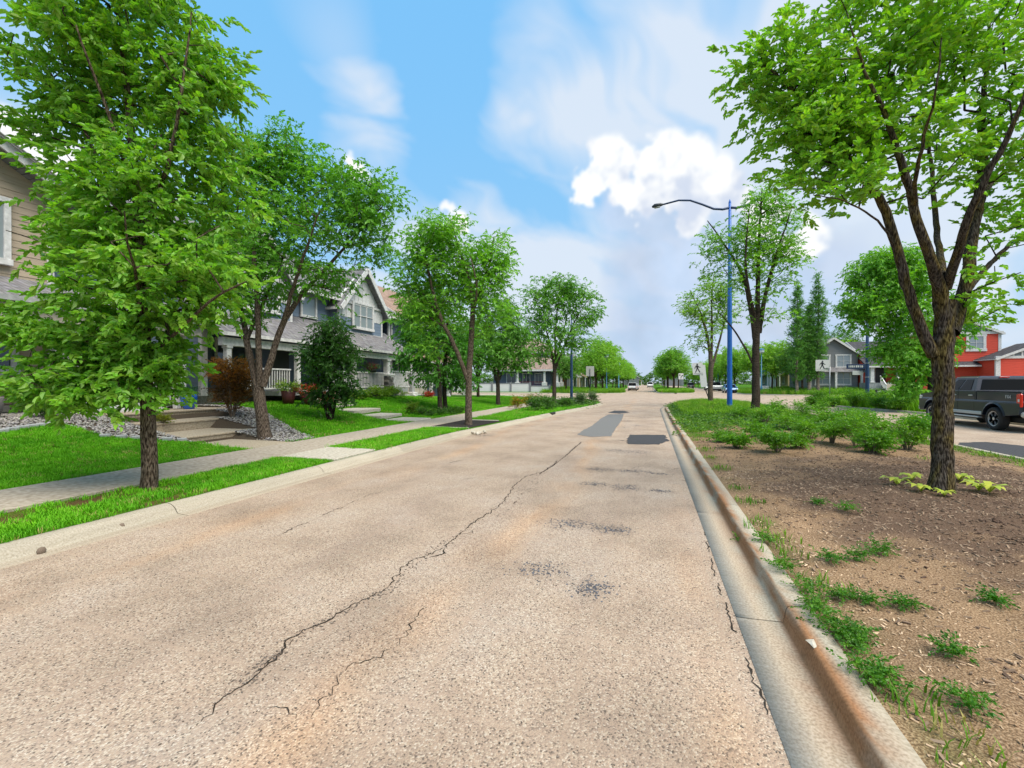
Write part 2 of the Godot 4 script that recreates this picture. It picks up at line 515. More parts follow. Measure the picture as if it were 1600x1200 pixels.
# ---------------------------------------------------------------- sky
func sky_panorama() -> ImageTexture:
	var w := 1440
	var h := 720
	var n1 := FastNoiseLite.new()                  # drawn-out veil
	n1.noise_type = FastNoiseLite.TYPE_SIMPLEX_SMOOTH
	n1.frequency = 0.8
	n1.fractal_octaves = 6
	n1.fractal_gain = 0.55
	n1.seed = 5
	var n2 := FastNoiseLite.new()                  # billows
	n2.frequency = 16.0
	n2.noise_type = FastNoiseLite.TYPE_SIMPLEX_SMOOTH
	n2.fractal_octaves = 5
	n2.fractal_gain = 0.55
	n2.seed = 9
	var n3 := FastNoiseLite.new()
	n3.frequency = 3.2
	n3.fractal_octaves = 3
	n3.seed = 14
	# heaps of cloud, their grey feet, and where the veil is thick or open: [direction, angular radius, amount]; those in view follow the photograph, the rest of the sky goes on alike
	var lumps := []
	var feet := []
	var veils := []
	for a in [[945, 252, 34], [918, 284, 26], [932, 268, 28], [960, 250, 30], [985, 275, 34], [1015, 268, 38], [1045, 252, 40], [1075, 258, 38], [1105, 282, 40], [1135, 300, 30], [1078, 312, 40], [1010, 298, 34], [694, 334, 13], [706, 340, 16], [718, 350, 15], [552, 250, 11], [562, 262, 14], [572, 272, 12], [1195, 335, 26], [1250, 368, 30], [28, 225, 34], [70, 250, 34]]:
		lumps.append([ray(a[0], a[1]).normalized(), a[2] / 640.0, 1.0 if a[1] < 270 or a[0] < 800 or a[0] > 1180 else (0.62 if a[1] < 300 else 0.4)])
	for a in [[985, 318, 50], [1020, 340, 65], [1075, 385, 90], [1000, 415, 70], [1050, 470, 100], [1110, 440, 90], [1000, 510, 80], [1180, 420, 100], [1260, 440, 100], [1070, 540, 110], [960, 560, 70], [1180, 520, 110]]:
		feet.append([ray(a[0], a[1]).normalized(), a[2] / 640.0])
	for a in [[690, 130, 70, -0.7], [870, 300, 55, -0.6], [430, 210, 70, -0.7], [670, 290, 60, -0.5], [900, 85, 40, -0.4], [560, 120, 60, 0.45], [620, 190, 40, 0.4], [520, 60, 60, 0.4], [1020, 130, 120, 0.45], [900, 180, 60, 0.35], [775, 185, 34, 0.65], [650, 400, 110, 0.35], [840, 390, 80, 0.35], [1250, 250, 160, 0.5], [1450, 250, 200, 0.5], [740, 330, 50, 0.2], [800, 480, 120, 0.35]]:
		veils.append([ray(a[0], a[1]).normalized(), a[2] / 600.0, a[3]])
	var r := RandomNumberGenerator.new()
	r.seed = 31
	for k in 22:                                   # heaps outside the frame
		var az := r.randf_range(0.95, TAU - 1.35)
		var el := r.randf_range(0.12, 0.55)
		for j in 6:
			var a2 := az + r.randf_range(-0.1, 0.1)
			var e2 := el + r.randf_range(-0.03, 0.05)
			lumps.append([Vector3(sin(a2) * cos(e2), sin(e2), -cos(a2) * cos(e2)), r.randf_range(0.03, 0.07), clampf(0.7 + (e2 - el) * 8.0, 0.4, 1.0)])
		feet.append([Vector3(sin(az) * cos(el - 0.09), sin(el - 0.09), -cos(az) * cos(el - 0.09)), 0.15])
	var data := PackedFloat32Array()
	data.resize(w * h * 3)
	var half := h / 2
	for y in half + 2:
		var el := PI * 0.5 - PI * (y + 0.5) / h
		var se := sin(el)
		var ce := cos(el)
		var close := func(a): return absf(asin(clampf(a[0].y, -1, 1)) - el) < a[1] * 2.4 + 0.03
		var near_l := lumps.filter(close)
		var near_g := feet.filter(close)
		var near_v := veils.filter(close)
		var t := clampf(1.0 - se, 0.0, 1.0)
		var base := Vector3(0.17, 0.53, 0.96).lerp(Vector3(0.34, 0.66, 0.96), clampf(pow(t, 2.0), 0, 1))
		base = base.lerp(Vector3(0.56, 0.70, 0.88), clampf(pow(t, 8.0), 0, 1))
		var q := 1.0 / (maxf(se, 0.0) + 0.22)
		for x in w:
			var az := TAU * (x + 0.5) / w
			var dir := Vector3(sin(az) * ce, se, -cos(az) * ce)
			var c := base
			var px := dir.x * q
			var pz := dir.z * q
			var wx := n3.get_noise_3d(px * 0.5, pz * 0.5, 1.0)
			var n0 := clampf(n1.get_noise_3d(px * 1.9 + pz * 0.9 + wx * 0.35, pz * 0.7 - px * 0.4 + wx * 0.25, 3.0) * 1.1 + 0.35, 0.0, 1.0)
			var veil := n0 * 0.62
			for a in near_v:
				var g: float = 2.0 * (1.0 - dir.dot(a[0])) / (a[1] * a[1])
				if g < 5.0: veil += a[2] * exp(-g) * (0.55 + 1.6 * n0 if a[2] > 0.0 else 1.0)
			veil = clampf(veil, 0.04, 0.84)
			c = c.lerp(Vector3(0.80, 0.86, 0.95), veil)
			if near_g.size() or near_l.size():
				var bump := n2.get_noise_3d(dir.x, dir.y, dir.z)
				var b2 := n2.get_noise_3d(dir.x + 5.0, dir.y, dir.z)
				var b3 := n3.get_noise_3d(dir.x * 1.6, dir.y * 1.6, dir.z * 1.6)
				var g := 0.0
				for a in near_g:
					var v: float = 1.0 - sqrt(maxf(0.0, 2.0 - 2.0 * dir.dot(a[0]))) / a[1]
					g = maxf(g, v + 0.25 * bump + 0.5 * b3)
				if g > 0.0:
					c = c.lerp(Vector3(0.57, 0.68, 0.87) * (1.0 + 0.2 * b3 + 0.10 * bump), clampf(g * 1.3, 0, 0.75))
				var d := -1.0
				var bright := 0.0
				var share := 0.0001
				var wd := Vector3(dir.x + 0.03 * bump, dir.y + 0.03 * b2, dir.z + 0.03 * bump)
				for a in near_l:
					var v: float = 1.0 - sqrt(maxf(0.0, (wd - a[0]).length_squared())) / a[1]
					if v > d: d = v
					if v > -0.4:
						var wt := exp(v * 5.0)
						bright += wt * float(a[2])
						share += wt
				d += 0.55 * bump + 0.2 * b2
				if d > 0.0:
					var soft := clampf(d * 3.2, 0.0, 1.0)
					var lit := clampf((bright / share - 0.5) * 1.5 + 0.42 + 1.3 * b2 - 0.6 * bump + 0.4 * b3, 0.0, 1.0)
					c = c.lerp(Vector3(0.68, 0.75, 0.89).lerp(Vector3(1.08, 1.08, 1.06), lit), soft * soft * (3.0 - 2.0 * soft) * 0.95)
			var j := (y * w + x) * 3
			data[j] = c.x
			data[j + 1] = c.y
			data[j + 2] = c.z
	for j in range((half + 2) * w * 3, data.size(), 3):
		data[j] = 0.30
		data[j + 1] = 0.30
		data[j + 2] = 0.27
	return ImageTexture.create_from_image(Image.create_from_data(w, h, false, Image.FORMAT_RGBF, data.to_byte_array()))

func _ready() -> void:
	# camera
	var cam := Camera3D.new()
	cam.name = "camera"
	cam.fov = rad_to_deg(2.0 * atan(600.0 / F))
	cam.position = Vector3(0, EYE, 0)
	cam.rotation = Vector3(-atan((600.0 - HZY) / F), TH, 0)
	cam.near = 0.05
	cam.far = 1500.0
	add_child(cam)
	cam.current = true
	# sky
	var env := Environment.new()
	env.background_mode = Environment.BG_SKY
	var sky := Sky.new()
	var pano := PanoramaSkyMaterial.new()
	pano.panorama = sky_panorama()
	sky.sky_material = pano
	env.sky = sky
	env.background_energy_multiplier = 0.27
	env.tonemap_mode = Environment.TONE_MAPPER_LINEAR
	env.tonemap_exposure = 3.7
	env.sdfgi_enabled = true
	env.ssao_enabled = true
	env.ssil_enabled = true
	var we := WorldEnvironment.new()
	we.name = "environment"
	we.environment = env
	add_child(we)
	# sun through thin cloud, high behind the camera's right shoulder
	var sun := DirectionalLight3D.new()
	sun.name = "sun"
	sun.light_energy = 0.5
	sun.light_angular_distance = 50.0
	sun.light_color = Color(1.0, 0.96, 0.90)
	sun.shadow_enabled = true
	add_child(sun)
	sun.look_at_from_position(Vector3(8, 16, 4.5), Vector3.ZERO)
	rng.seed = 4242
	noise.frequency = 0.35
	noise.fractal_octaves = 4
	noise.seed = 2
	noise_fine.frequency = 3.0
	noise_fine.fractal_octaves = 3
	noise_fine.seed = 8
	materials()
	make_sprigs()
	print("stage ground ", Time.get_ticks_msec())
	build_ground()
	print("stage houses ", Time.get_ticks_msec())
	build_houses()
	print("stage furniture ", Time.get_ticks_msec())
	build_furniture()
	build_vehicles()
	print("stage trees ", Time.get_ticks_msec())
	build_trees()
	print("stage plants ", Time.get_ticks_msec())
	build_plants()
	print("done ", Time.get_ticks_msec())

# ---------------------------------------------------------------- ground
const STAINS := [   # old oil and rubber on the road: x, s, half width, half length, strength
	[-0.92, 5.35, 0.28, 0.16, 0.5], [-0.42, 5.30, 0.2, 0.14, 0.55], [-0.95, 3.95, 0.22, 0.20, 0.45], [-0.45, 3.72, 0.17, 0.17, 0.6],
	[-0.9, 7.6, 0.2, 0.15, 0.4], [-0.38, 7.5, 0.22, 0.2, 0.45], [-0.92, 8.9, 0.28, 0.2, 0.42], [-0.35, 8.9, 0.26, 0.2, 0.45], [-0.9, 11.5, 0.3, 0.25, 0.35], [-0.35, 11.4, 0.35, 0.3, 0.35],
	[-1.0, 17.5, 0.25, 0.5, 0.3], [-0.4, 18.5, 0.25, 0.5, 0.3], [-0.95, 20.5, 0.3, 0.6, 0.28], [-0.4, 23, 0.3, 0.7, 0.25], [0.15, 7.4, 0.2, 0.1, 0.3], [0.2, 8.8, 0.2, 0.12, 0.3],
	[-4.3, 21.5, 0.4, 0.25, 0.35], [-4.6, 17.0, 0.5, 0.3, 0.28], [-5.1, 13.5, 0.4, 0.4, 0.3]]

func road_colour(x: float, s: float) -> Color:
	var c := Vector3(0.605, 0.58, 0.565)
	if s < 50.0 and x > -7.0 and x < 2.0:
		# tan dust tracks
		var t := 0.0
		t = maxf(t, 1.0 - absf(x + 1.45 + 0.12 * sin(s * 0.6)) / 0.42)
		t = maxf(t, 0.8 - absf(x + 4.6 + 0.2 * sin(s * 0.5)) / 0.6)
		t = maxf(t, 0.7 - absf(x - 0.35) / 0.35) if s < 8.0 else t
		t = clampf(t, 0, 1) * clampf(0.5 + 1.6 * noise.get_noise_2d(x * 4.0, s * 1.4), 0, 1)
		c = c.lerp(Vector3(0.74, 0.57, 0.43), t * 0.6)
		# greyer wheel paths
		var g := clampf(0.35 + 1.3 * noise.get_noise_2d(x * 2.6 + 40.0, s * 0.5), 0, 1)
		c = c.lerp(Vector3(0.52, 0.50, 0.51), g * 0.5)
		for a in STAINS:
			var u: float = (x - a[0]) / a[2]
			var v: float = (s - a[1]) / a[3]
			var q := u * u + v * v
			if q < 2.2:
				var k: float = clampf(1.25 - q * 0.6 + 1.5 * noise_fine.get_noise_2d(x * 3.0, s * 3.0), 0, 1) * a[4] * 0.4
				c = c.lerp(Vector3(0.12, 0.12, 0.135), k)
	else:
		c *= 1.0 + 0.1 * noise.get_noise_2d(x, s)
	return Color(c.x, c.y, c.z)

func crack(pts: Array, wide: float, parent: Node3D, m: Material, called := "crack", wobble := 0.03) -> void:
	var line := []
	for p in pts:
		var h := hit(p[0], p[1])
		line.append(Vector3(h.x, 0.004, h.z))
	var res := []
	for i in line.size() - 1:
		var n := maxi(1, int((line[i + 1] - line[i]).length() / 0.028))
		for k in n:
			res.append(line[i].lerp(line[i + 1], float(k) / n))
	res.append(line[line.size() - 1])
	var st := st0(true)
	var prev := []
	for i in res.size():
		var dir: Vector3 = (res[mini(i + 1, res.size() - 1)] - res[maxi(i - 1, 0)]).normalized()
		var side := Vector3(-dir.z, 0, dir.x)
		var p: Vector3 = res[i] + side * wobble * (noise_fine.get_noise_2d(i * 0.05, wide * 900.0) * 1.0 + noise_fine.get_noise_2d(i * 0.25, wide * 500.0) * 0.9 + rng.randf_range(-0.3, 0.3))
		var ends := minf(1.0, minf(i, res.size() - 1 - i) / 4.0 + 0.08)
		var w := wide * ends * clampf(0.45 + 1.5 * absf(noise_fine.get_noise_2d(i * 0.05 + 50.0, wide * 700.0)) + rng.randf_range(-0.2, 0.3), 0.18, 1.8)
		var now := [p - side * w * 0.5, p + side * w * rng.randf_range(0.3, 0.7)]
		if wide < 0.0105 and noise_fine.get_noise_2d(i * 0.035 + 7.0, wide * 300.0) < -0.08:
			prev = []
			continue
		if prev.size():
			quad(st, prev[0], now[0], now[1], prev[1])
			quad(st, prev[1], now[1], now[0], prev[0])
		prev = now
	put(done(st), called, m, parent)

func patch(poly: Array, y: float, called: String, m: Material, parent: Node3D, rough := 0.03) -> void:
	var pts := PackedVector2Array()
	for i in poly.size():
		var a: Vector3 = hit(poly[i][0], poly[i][1])
		var b: Vector3 = hit(poly[(i + 1) % poly.size()][0], poly[(i + 1) % poly.size()][1])
		var n := maxi(2, int((b - a).length() / 0.12))
		for k in n:
			var p := a.lerp(b, float(k) / n)
			pts.append(Vector2(p.x + rng.randf_range(-rough, rough), -p.z + rng.randf_range(-rough, rough)))
	put(prism_mesh(pts, Vector3(0, y - 0.01, 0), Vector3(1, 0, 0), Vector3(0, 0, -1), Vector3(0, 0.01, 0)), called, m, parent)

# kerb and gutter swept along an edge; side +1 = the road lies to the right of travel
func kerb(edge: Array, s0: float, s1: float, side: float, label: String, rust: bool, fine_to := 24.0, roll := 0.0) -> void:
	var o := setting("kerb", label)
	var prof: Array = [[0.0, 0.0], [0.0, 0.135], [0.07, 0.14], [0.132, 0.137], [0.150, 0.130], [0.160, 0.114], [0.170, 0.065], [0.180, 0.016], [0.22, 0.013], [0.32, 0.010], [0.48, 0.006], [0.48, -0.03]]
	if roll > 0.0:
		prof = [[0.0, 0.0], [0.0, 0.13], [0.05, 0.134], [0.10, 0.128], [0.15, 0.108], [0.19, 0.075], [0.215, 0.035], [0.235, 0.014], [0.28, 0.011], [0.34, 0.008], [0.41, 0.005], [0.41, -0.03]]
	# points along the edge, evenly spaced
	var raw := []
	for a in edge:
		if a[0] >= s0 - 0.01 and a[0] <= s1 + 0.01: raw.append(Vector2(a[1], a[0]))
	if raw.size() == 0 or raw[0].y > s0 + 0.01: raw.push_front(Vector2(pl(edge, s0), s0))
	if raw[raw.size() - 1].y < s1 - 0.01: raw.append(Vector2(pl(edge, s1), s1))
	for it in 2:                                   # round the corners
		var sm2 := [raw[0]]
		for i in raw.size() - 1:
			sm2.append(raw[i].lerp(raw[i + 1], 0.25))
			sm2.append(raw[i].lerp(raw[i + 1], 0.75))
		sm2.append(raw[raw.size() - 1])
		raw = sm2
	var pts := []
	for i in raw.size() - 1:
		var step := 0.09 if raw[i].y < fine_to and raw[i].y > -2.0 else 0.6
		var n := maxi(1, int(raw[i].distance_to(raw[i + 1]) / step))
		for k in n: pts.append(raw[i].lerp(raw[i + 1], float(k) / n))
	pts.append(raw[raw.size() - 1])
	var start := 0
	var run := 0.0
	var limit := 2.9
	for i in range(1, pts.size()):
		run += pts[i].distance_to(pts[i - 1])
		var far: bool = pts[i].y > 50.0
		if run >= (12.0 if far else limit) or i == pts.size() - 1:
			kerb_piece(pts, start, i, prof, side, rust, o)
			start = i
			run = 0.0
			limit = rng.randf_range(2.6, 3.2)

func kerb_piece(pts: Array, a: int, b: int, prof: Array, side: float, rust: bool, o: Node3D) -> void:
	var rows := []
	var cols := []
	var shade := rng.randf_range(0.9, 1.08)
	for i in range(a, b + 1):
		var p: Vector2 = pts[i]
		var dir: Vector2 = (pts[mini(i + 1, pts.size() - 1)] - pts[maxi(i - 1, 0)]).normalized()
		var nrm := Vector2(dir.y, -dir.x) * side
		if i == a: p += dir * 0.004
		if i == b: p -= dir * 0.004
		var row := PackedVector3Array()
		var col := PackedColorArray()
		for k in prof.size():
			var q: Vector2 = p + nrm * float(prof[k][0])
			row.append(Vector3(q.x, prof[k][1] + 0.002 * noise_fine.get_noise_2d(q.x, q.y), -q.y))
			var c := Vector3(0.50, 0.46, 0.38) * shade
			c *= 1.0 + 0.16 * noise.get_noise_2d(q.x * 3.0 + k * 3.0, q.y * 2.0)
			if rust and p.y < 34.0:
				var n := noise_fine.get_noise_2d(q.x * 2.0, q.y * 0.22) + 0.5 * noise_fine.get_noise_2d(k * 5.0, q.y * 1.1)
				var amount := 0.0
				if k >= 3 and k <= 5: amount = clampf(0.62 + 1.8 * n, 0, 1) * 0.92
				elif k == 6 or k == 7: amount = clampf(0.8 + 1.4 * n, 0, 1) * 0.9
				elif k == 8: amount = clampf(0.5 + 1.2 * n, 0, 1) * 0.5
				elif k == 2: amount = clampf(0.05 + 1.0 * n, 0, 1) * 0.5
				c = c.lerp(Vector3(0.43, 0.185, 0.065), amount * 0.9)
				if k == 9: c = c.lerp(Vector3(0.56, 0.44, 0.33), 0.6)
				if k == 10: c = Vector3(0.36, 0.355, 0.33) * shade * (1.0 + 0.2 * n)
			elif k >= 8:
				c = c.lerp(Vector3(0.46, 0.37, 0.28), 0.45)
			col.append(Color(c.x, c.y, c.z))
		if side < 0.0:
			row.reverse()
			col.reverse()
		rows.append(row)
		cols.append(col)
	put(sheet(rows, cols), "kerb_section", M.kerb, o)

func block_sheet(called: String, label: String, s_list: Array, left: Callable, right: Callable, n: int, power: float, colour: Callable) -> void:
	var o := setting(called, label)
	var rows := []
	var cols := []
	for s in s_list:
		var row := PackedVector3Array()
		var col := PackedColorArray()
		var l: float = left.call(s)
		var r: float = right.call(s)
		for k in n + 1:
			var f := float(k) / n
			f = pow(f, power) if power > 0.0 else 1.0 - pow(1.0 - f, -power)
			var x := lerpf(l, r, f)
			var inside := clampf(x, minf(l, r) + 0.001, maxf(l, r) - 0.001)
			row.append(Vector3(x, gh(inside, s) - 0.006, -s))
			col.append(colour.call(x, s))
		if r < l:
			row.reverse()
			col.reverse()
		rows.append(row)
		cols.append(col)
	put(sheet(rows, cols), "surface", M.soil, o)

func srange(a: float, b: float, step: float) -> Array:
	var r := []
	var s := a
	while s < b - 0.001:
		r.append(s)
		s += step
	r.append(b)
	return r

func lawn_colour(x: float, s: float) -> Color:
	var n := noise.get_noise_2d(x * 2.0, s * 2.0)
	var c := Vector3(0.10, 0.32, 0.010).lerp(Vector3(0.075, 0.25, 0.009), clampf(0.5 + n, 0, 1))
	if in_stone_bed(x, s) or (x < -8.95 and x > -15.5 and s > 8.1 and s < 12.2 and x < -9.05 - maxf(0.0, s - 10.6) * 2.0): c = Vector3(0.13, 0.115, 0.095)
	elif bare(x, s) > 0.0: c = c.lerp(Vector3(0.17, 0.12, 0.06), bare(x, s))
	return Color(c.x, c.y, c.z)

func bare(x: float, s: float) -> float:       # worn brown turf beside the kerb near the camera
	if x < -7.5 or x > -6.0 or s > 6.5: return 0.0
	var k := clampf(1.2 - absf(x + 7.15) / 0.42, 0, 1) * clampf((6.3 - s) / 2.0, 0, 1)
	k = maxf(k, clampf(1.1 - absf(x + 6.22) / 0.2, 0, 1) * clampf(1.0 - absf(s - 4.4) / 1.2, 0, 1))
	return clampf(k * (1.15 + 1.5 * noise_fine.get_noise_2d(x * 0.8, s * 0.8)), 0, 1)

func mulched(x: float, s: float) -> float:     # dark chips round the near median tree
	var u := (x - 4.6) / 3.0
	var v := (s - 7.0) / 3.4
	return clampf((1.25 - u * u - v * v) * 1.6 + 1.2 * noise.get_noise_2d(x * 3.0, s * 3.0), 0, 1)

func green_on_median(x: float, s: float) -> float:
	var g := clampf((s - 13.0 + 2.0 * noise.get_noise_2d(x * 1.6, s * 1.2) * 3.0) / 5.0, 0, 1)
	g = maxf(g, clampf(1.0 - absf(x - 1.22) / 0.2, 0, 1) * clampf(0.35 + 1.3 * noise.get_noise_2d(3.0, s * 3.0), 0, 1))
	g = maxf(g, clampf((x - 6.2) / 0.6, 0, 1) * clampf((s - 8.0) / 2.0, 0, 1) * 0.8)
	return g

func median_colour(x: float, s: float) -> Color:
	var c := Vector3(0.44, 0.325, 0.225) * (1.0 + 0.35 * noise.get_noise_2d(x * 4.0, s * 4.0))
	c = c.lerp(Vector3(0.205, 0.15, 0.12), mulched(x, s))
	c = c.lerp(Vector3(0.10, 0.17, 0.03), green_on_median(x, s) * 0.75)
	return Color(c.x, c.y, c.z)

func build_ground() -> void:
	# land to the horizon
	var land := setting("ground", "flat green land reaching to the horizon beyond the houses")
	var pm := PlaneMesh.new()
	pm.size = Vector2(2400, 2400)
	worn(mat("land", L(0.07, 0.13, 0.03), 0.95, 0.0, 0.2), M.concrete.albedo_texture, Vector3.ONE / 25.0)
	put(pm, "surface", M.land, land, Vector3(0, -0.08, -300))
	# one road sheet for both carriageways and the crossing
	var road := setting("road", "pale pinkish chip sealed road with cracks and patches")
	var xs := [-70.0, -45.0, -28.0, -18.0, -12.0, -8.5]
	for x in srange(-6.3, 1.3, 0.1): xs.append(x)
	xs.append_array([2.5, 4.5, 6.5])
	for x in srange(7.0, 14.6, 0.4): xs.append(x)
	xs.append_array([18.0, 26.0, 40.0, 60.0, 80.0])
	var ss := [-14.0, -8.0, -4.0, -2.0]
	ss.append_array(srange(-1.0, 12.0, 0.11))
	ss.append_array(srange(12.3, 48.0, 0.35))
	ss.append_array(srange(50.0, 90.0, 2.5))
	ss.append_array([100.0, 120.0, 150.0, 200.0, 270.0, 420.0])
	var rows := []
	var cols := []
	for s in ss:
		var row := PackedVector3Array()
		var col := PackedColorArray()
		for x in xs:
			row.append(Vector3(x, 0.0, -s))
			col.append(road_colour(x, s))
		rows.append(row)
		cols.append(col)
	put(sheet(rows, cols), "surface", M.road, road)
	# cracks, traced on the ground
	crack([[300, 1140], [360, 1090], [397, 1064], [442, 1022], [446, 1004], [499, 977], [532, 959], [562, 940], [600, 927], [637, 880], [660, 872], [694, 858], [716, 836], [744, 815], [775, 797], [787, 784], [805, 757], [822, 745], [850, 737], [869, 725], [891, 707], [909, 691]], 0.011, road, M.crack)
	crack([[392, 1058], [420, 1035], [444, 1020], [460, 995], [500, 972]], 0.008, road, M.crack)
	crack([[412, 1108], [440, 1106], [465, 1130]], 0.008, road, M.crack)
	crack([[470, 1132], [505, 1095], [548, 1050], [600, 1028], [640, 985], [668, 940], [690, 922]], 0.0055, road, M.crack, "crack", 0.05)
	crack([[520, 1010], [560, 990], [610, 962], [640, 950]], 0.005, road, M.crack, "crack", 0.05)
	crack([[668, 872], [690, 868], [696, 858]], 0.022, road, M.crack)
	crack([[716, 836], [738, 833], [741, 829]], 0.012, road, M.crack)
	crack([[770, 812], [790, 800], [800, 790], [828, 762], [845, 752]], 0.009, road, M.crack, "crack", 0.05)
	crack([[842, 742], [852, 735], [866, 727], [870, 719]], 0.02, road, M.crack)
	crack([[885, 712], [897, 700], [909, 691]], 0.02, road, M.crack)
	crack([[700, 679], [780, 680], [850, 681], [905, 682], [945, 683], [980, 684]], 0.014, road, M.crack, "crack", 0.02)
	crack([[905, 691], [930, 690], [957, 689]], 0.012, road, M.crack)
	crack([[956, 688], [968, 688], [985, 691]], 0.05, road, M.tar, "tar_seal", 0.02)
	crack([[425, 842], [520, 800], [575, 775], [600, 768]], 0.010, road, M.crack, "crack", 0.04)
	crack([[700, 724], [722, 719]], 0.02, road, M.crack)
	crack([[722, 750], [735, 748], [748, 747]], 0.012, road, M.crack)
	crack([[1205, 1140], [1190, 1085], [1165, 1030], [1140, 965], [1120, 905], [1107, 860], [1097, 815], [1085, 780], [1074, 745], [1062, 705], [1050, 670]], 0.010, road, M.crack, "edge_crack", 0.025)
	for a in [[1060, 752, 1110, 746], [1045, 735, 1065, 732], [985, 733, 1000, 731]]:
		crack([[a[0], a[1]], [(a[0] + a[2]) * 0.5, a[1] - 2], [a[2], a[3]]], 0.014, road, M.crack)
	# specks of tar and pits in the surface
	var disc := CylinderMesh.new()
	disc.top_radius = 0.5; disc.bottom_radius = 0.55; disc.height = 0.002; disc.radial_segments = 6; disc.rings = 0
	var xf := []
	var cl := PackedColorArray()
	for a in STAINS:
		for k in int(260 * a[4]):
			var q := Vector3(a[0] + rng.randfn() * a[2] * 0.55, 0.003, -(a[1] + rng.randfn() * a[3] * 0.55))
			xf.append(Transform3D(Basis(Vector3.UP, rng.randf() * TAU).scaled_local(Vector3(rng.randf_range(0.008, 0.03), 1, rng.randf_range(0.006, 0.018))), q))
			cl.append(Color(0.10, 0.10, 0.11) * rng.randf_range(0.7, 1.6))
	for k in 2600:
		var s := 1.5 + 9.0 * pow(rng.randf(), 1.5)
		xf.append(Transform3D(Basis(Vector3.UP, rng.randf() * TAU).scaled_local(Vector3(rng.randf_range(0.004, 0.014), 1, rng.randf_range(0.004, 0.010))), Vector3(rng.randf_range(-5.6, 0.6), 0.003, -s)))
		cl.append(Color(0.13, 0.105, 0.085) * rng.randf_range(0.6, 1.5))
	for k in 420:                                  # crumbs beside the long crack
		var e := [[360, 1090], [446, 1010], [532, 959], [600, 927], [660, 872], [716, 836], [787, 784], [850, 737], [909, 691]]
		var i := rng.randi_range(0, e.size() - 2)
		var f := rng.randf()
		var q := hit(lerpf(e[i][0], e[i + 1][0], f), lerpf(e[i][1], e[i + 1][1], f)) + Vector3(rng.randfn() * 0.035, 0.003, rng.randfn() * 0.035)
		xf.append(Transform3D(Basis(Vector3.UP, rng.randf() * TAU).scaled_local(Vector3(rng.randf_range(0.006, 0.025), 1, rng.randf_range(0.005, 0.012))), q))
		cl.append(Color(0.11, 0.09, 0.075) * rng.randf_range(0.7, 1.6))
	many("specks", disc, M.plain_vertex, xf, cl, road)
	# repairs
	patch([[902, 680], [925, 683], [955, 682], [960, 672], [972, 656], [974, 647], [950, 648], [938, 655], [925, 666], [910, 673]], 0.006, "grey_patch", M.patch_grey, road)
	patch([[979, 694], [1030, 695], [1044, 689], [1038, 680], [985, 680], [981, 685]], 0.009, "black_patch", M.patch_black, road, 0.04)
	patch([[950, 645], [968, 646.5], [984, 644.5], [975, 642], [960, 641.5]], 0.006, "sealed_patch", M.patch_black, road)
	patch([[1490, 707], [1600, 727], [1680, 742], [1750, 735], [1600, 697], [1540, 691], [1500, 692]], 0.006, "dark_patch", M.patch_black, road)
	print("  kerbs ", Time.get_ticks_msec())
	# kerbs
	kerb(MED_AL, -6, 42, -1, "concrete kerb with orange rust stains along the near median", true)
	kerb(MED_AR, 4, 42, 1, "pale concrete kerb on the truck side of the near median", false, 5.0)
	kerb(LEFT_A, -2, 46.9, 1, "rolled concrete kerb along the grass boulevard", false, 22.0, 1.0)
	kerb(LEFT_B, 66.2, 160, 1, "kerb round the far corner beside the parked white cars", false, 0.0)
	kerb(MED_BL, 73, 160, -1, "kerb on one side of the far median", false, 0.0)
	kerb(MED_BR, 73, 160, 1, "kerb on the other side of the far median", false, 0.0)
	kerb(RIGHT_A, 10, 46.9, -1, "kerb beside the parked dark pickup", false, 0.0)
	kerb(RIGHT_B, 66.2, 160, -1, "kerb round the far corner beside the blue car", false, 0.0)
	# raised ground between the kerbs
	var sa := srange(-8, 20, 0.35)
	sa.append_array(srange(21, 46.6, 0.8))
	block_sheet("lawn", "mown lawns and boulevard rising to the houses", sa, func(s): return pl(LEFT_A, s) - 0.002, func(_s): return -70.0, 90, 2.2, lawn_colour)
	var sb := srange(66.3, 90, 1.5)
	sb.append_array([100, 130, 200, 420])
	block_sheet("far_lawn", "grass beyond the crossing beside the parked white cars", sb, func(s): return pl(LEFT_B, s) - 0.002, func(_s): return -70.0, 24, 2.0, lawn_colour)
	var sc := srange(-8, 18, 0.12)
	sc.append_array(srange(18.5, 41.9, 0.4))
	block_sheet("median", "planted median of bare litter, bark chips and low green growth", sc, func(s): return pl(MED_AL, s) + 0.002, func(s): return pl(MED_AR, s) - 0.002, 52, 1.0, median_colour)
	var sd := srange(73.05, 90, 1.0)
	sd.append_array([110, 150, 420])
	block_sheet("far_median", "grassy far median with a tight row of trees", sd, func(s): return pl(MED_BL, s) + 0.002, func(s): return pl(MED_BR, s) - 0.002, 6, 1.0, lawn_colour)
	block_sheet("verge", "overgrown verge beside the parked pickup", srange(-8, 46.6, 0.9), func(s): return pl(RIGHT_A, s) + 0.002, func(_s): return 80.0, 40, 2.0, lawn_colour)
	block_sheet("far_verge", "grass verge by the tall poplars", sb, func(s): return pl(RIGHT_B, s) + 0.002, func(_s): return 80.0, 24, 2.0, lawn_colour)
	# sidewalk panels
	var walk := setting("sidewalk", "concrete sidewalk between the boulevard and the front lawns")
	var s := -6.0
	while s < 44.0:
		var step := 1.52
		var y := 0.128 + rng.randf_range(0.0, 0.006)
		cbox("panel", Vector3(1.46, 0.06, step - 0.012), Vector3(-8.18, y, -(s + step * 0.5)), M.concrete, walk, 0.008, Vector3(0, 0, rng.randf_range(-0.003, 0.003)))
		s += step
	cbox("crossing_pad", Vector3(1.36, 0.06, 1.45), Vector3(-6.755, 0.127, -8.3), M.concrete_pale, walk, 0.008)
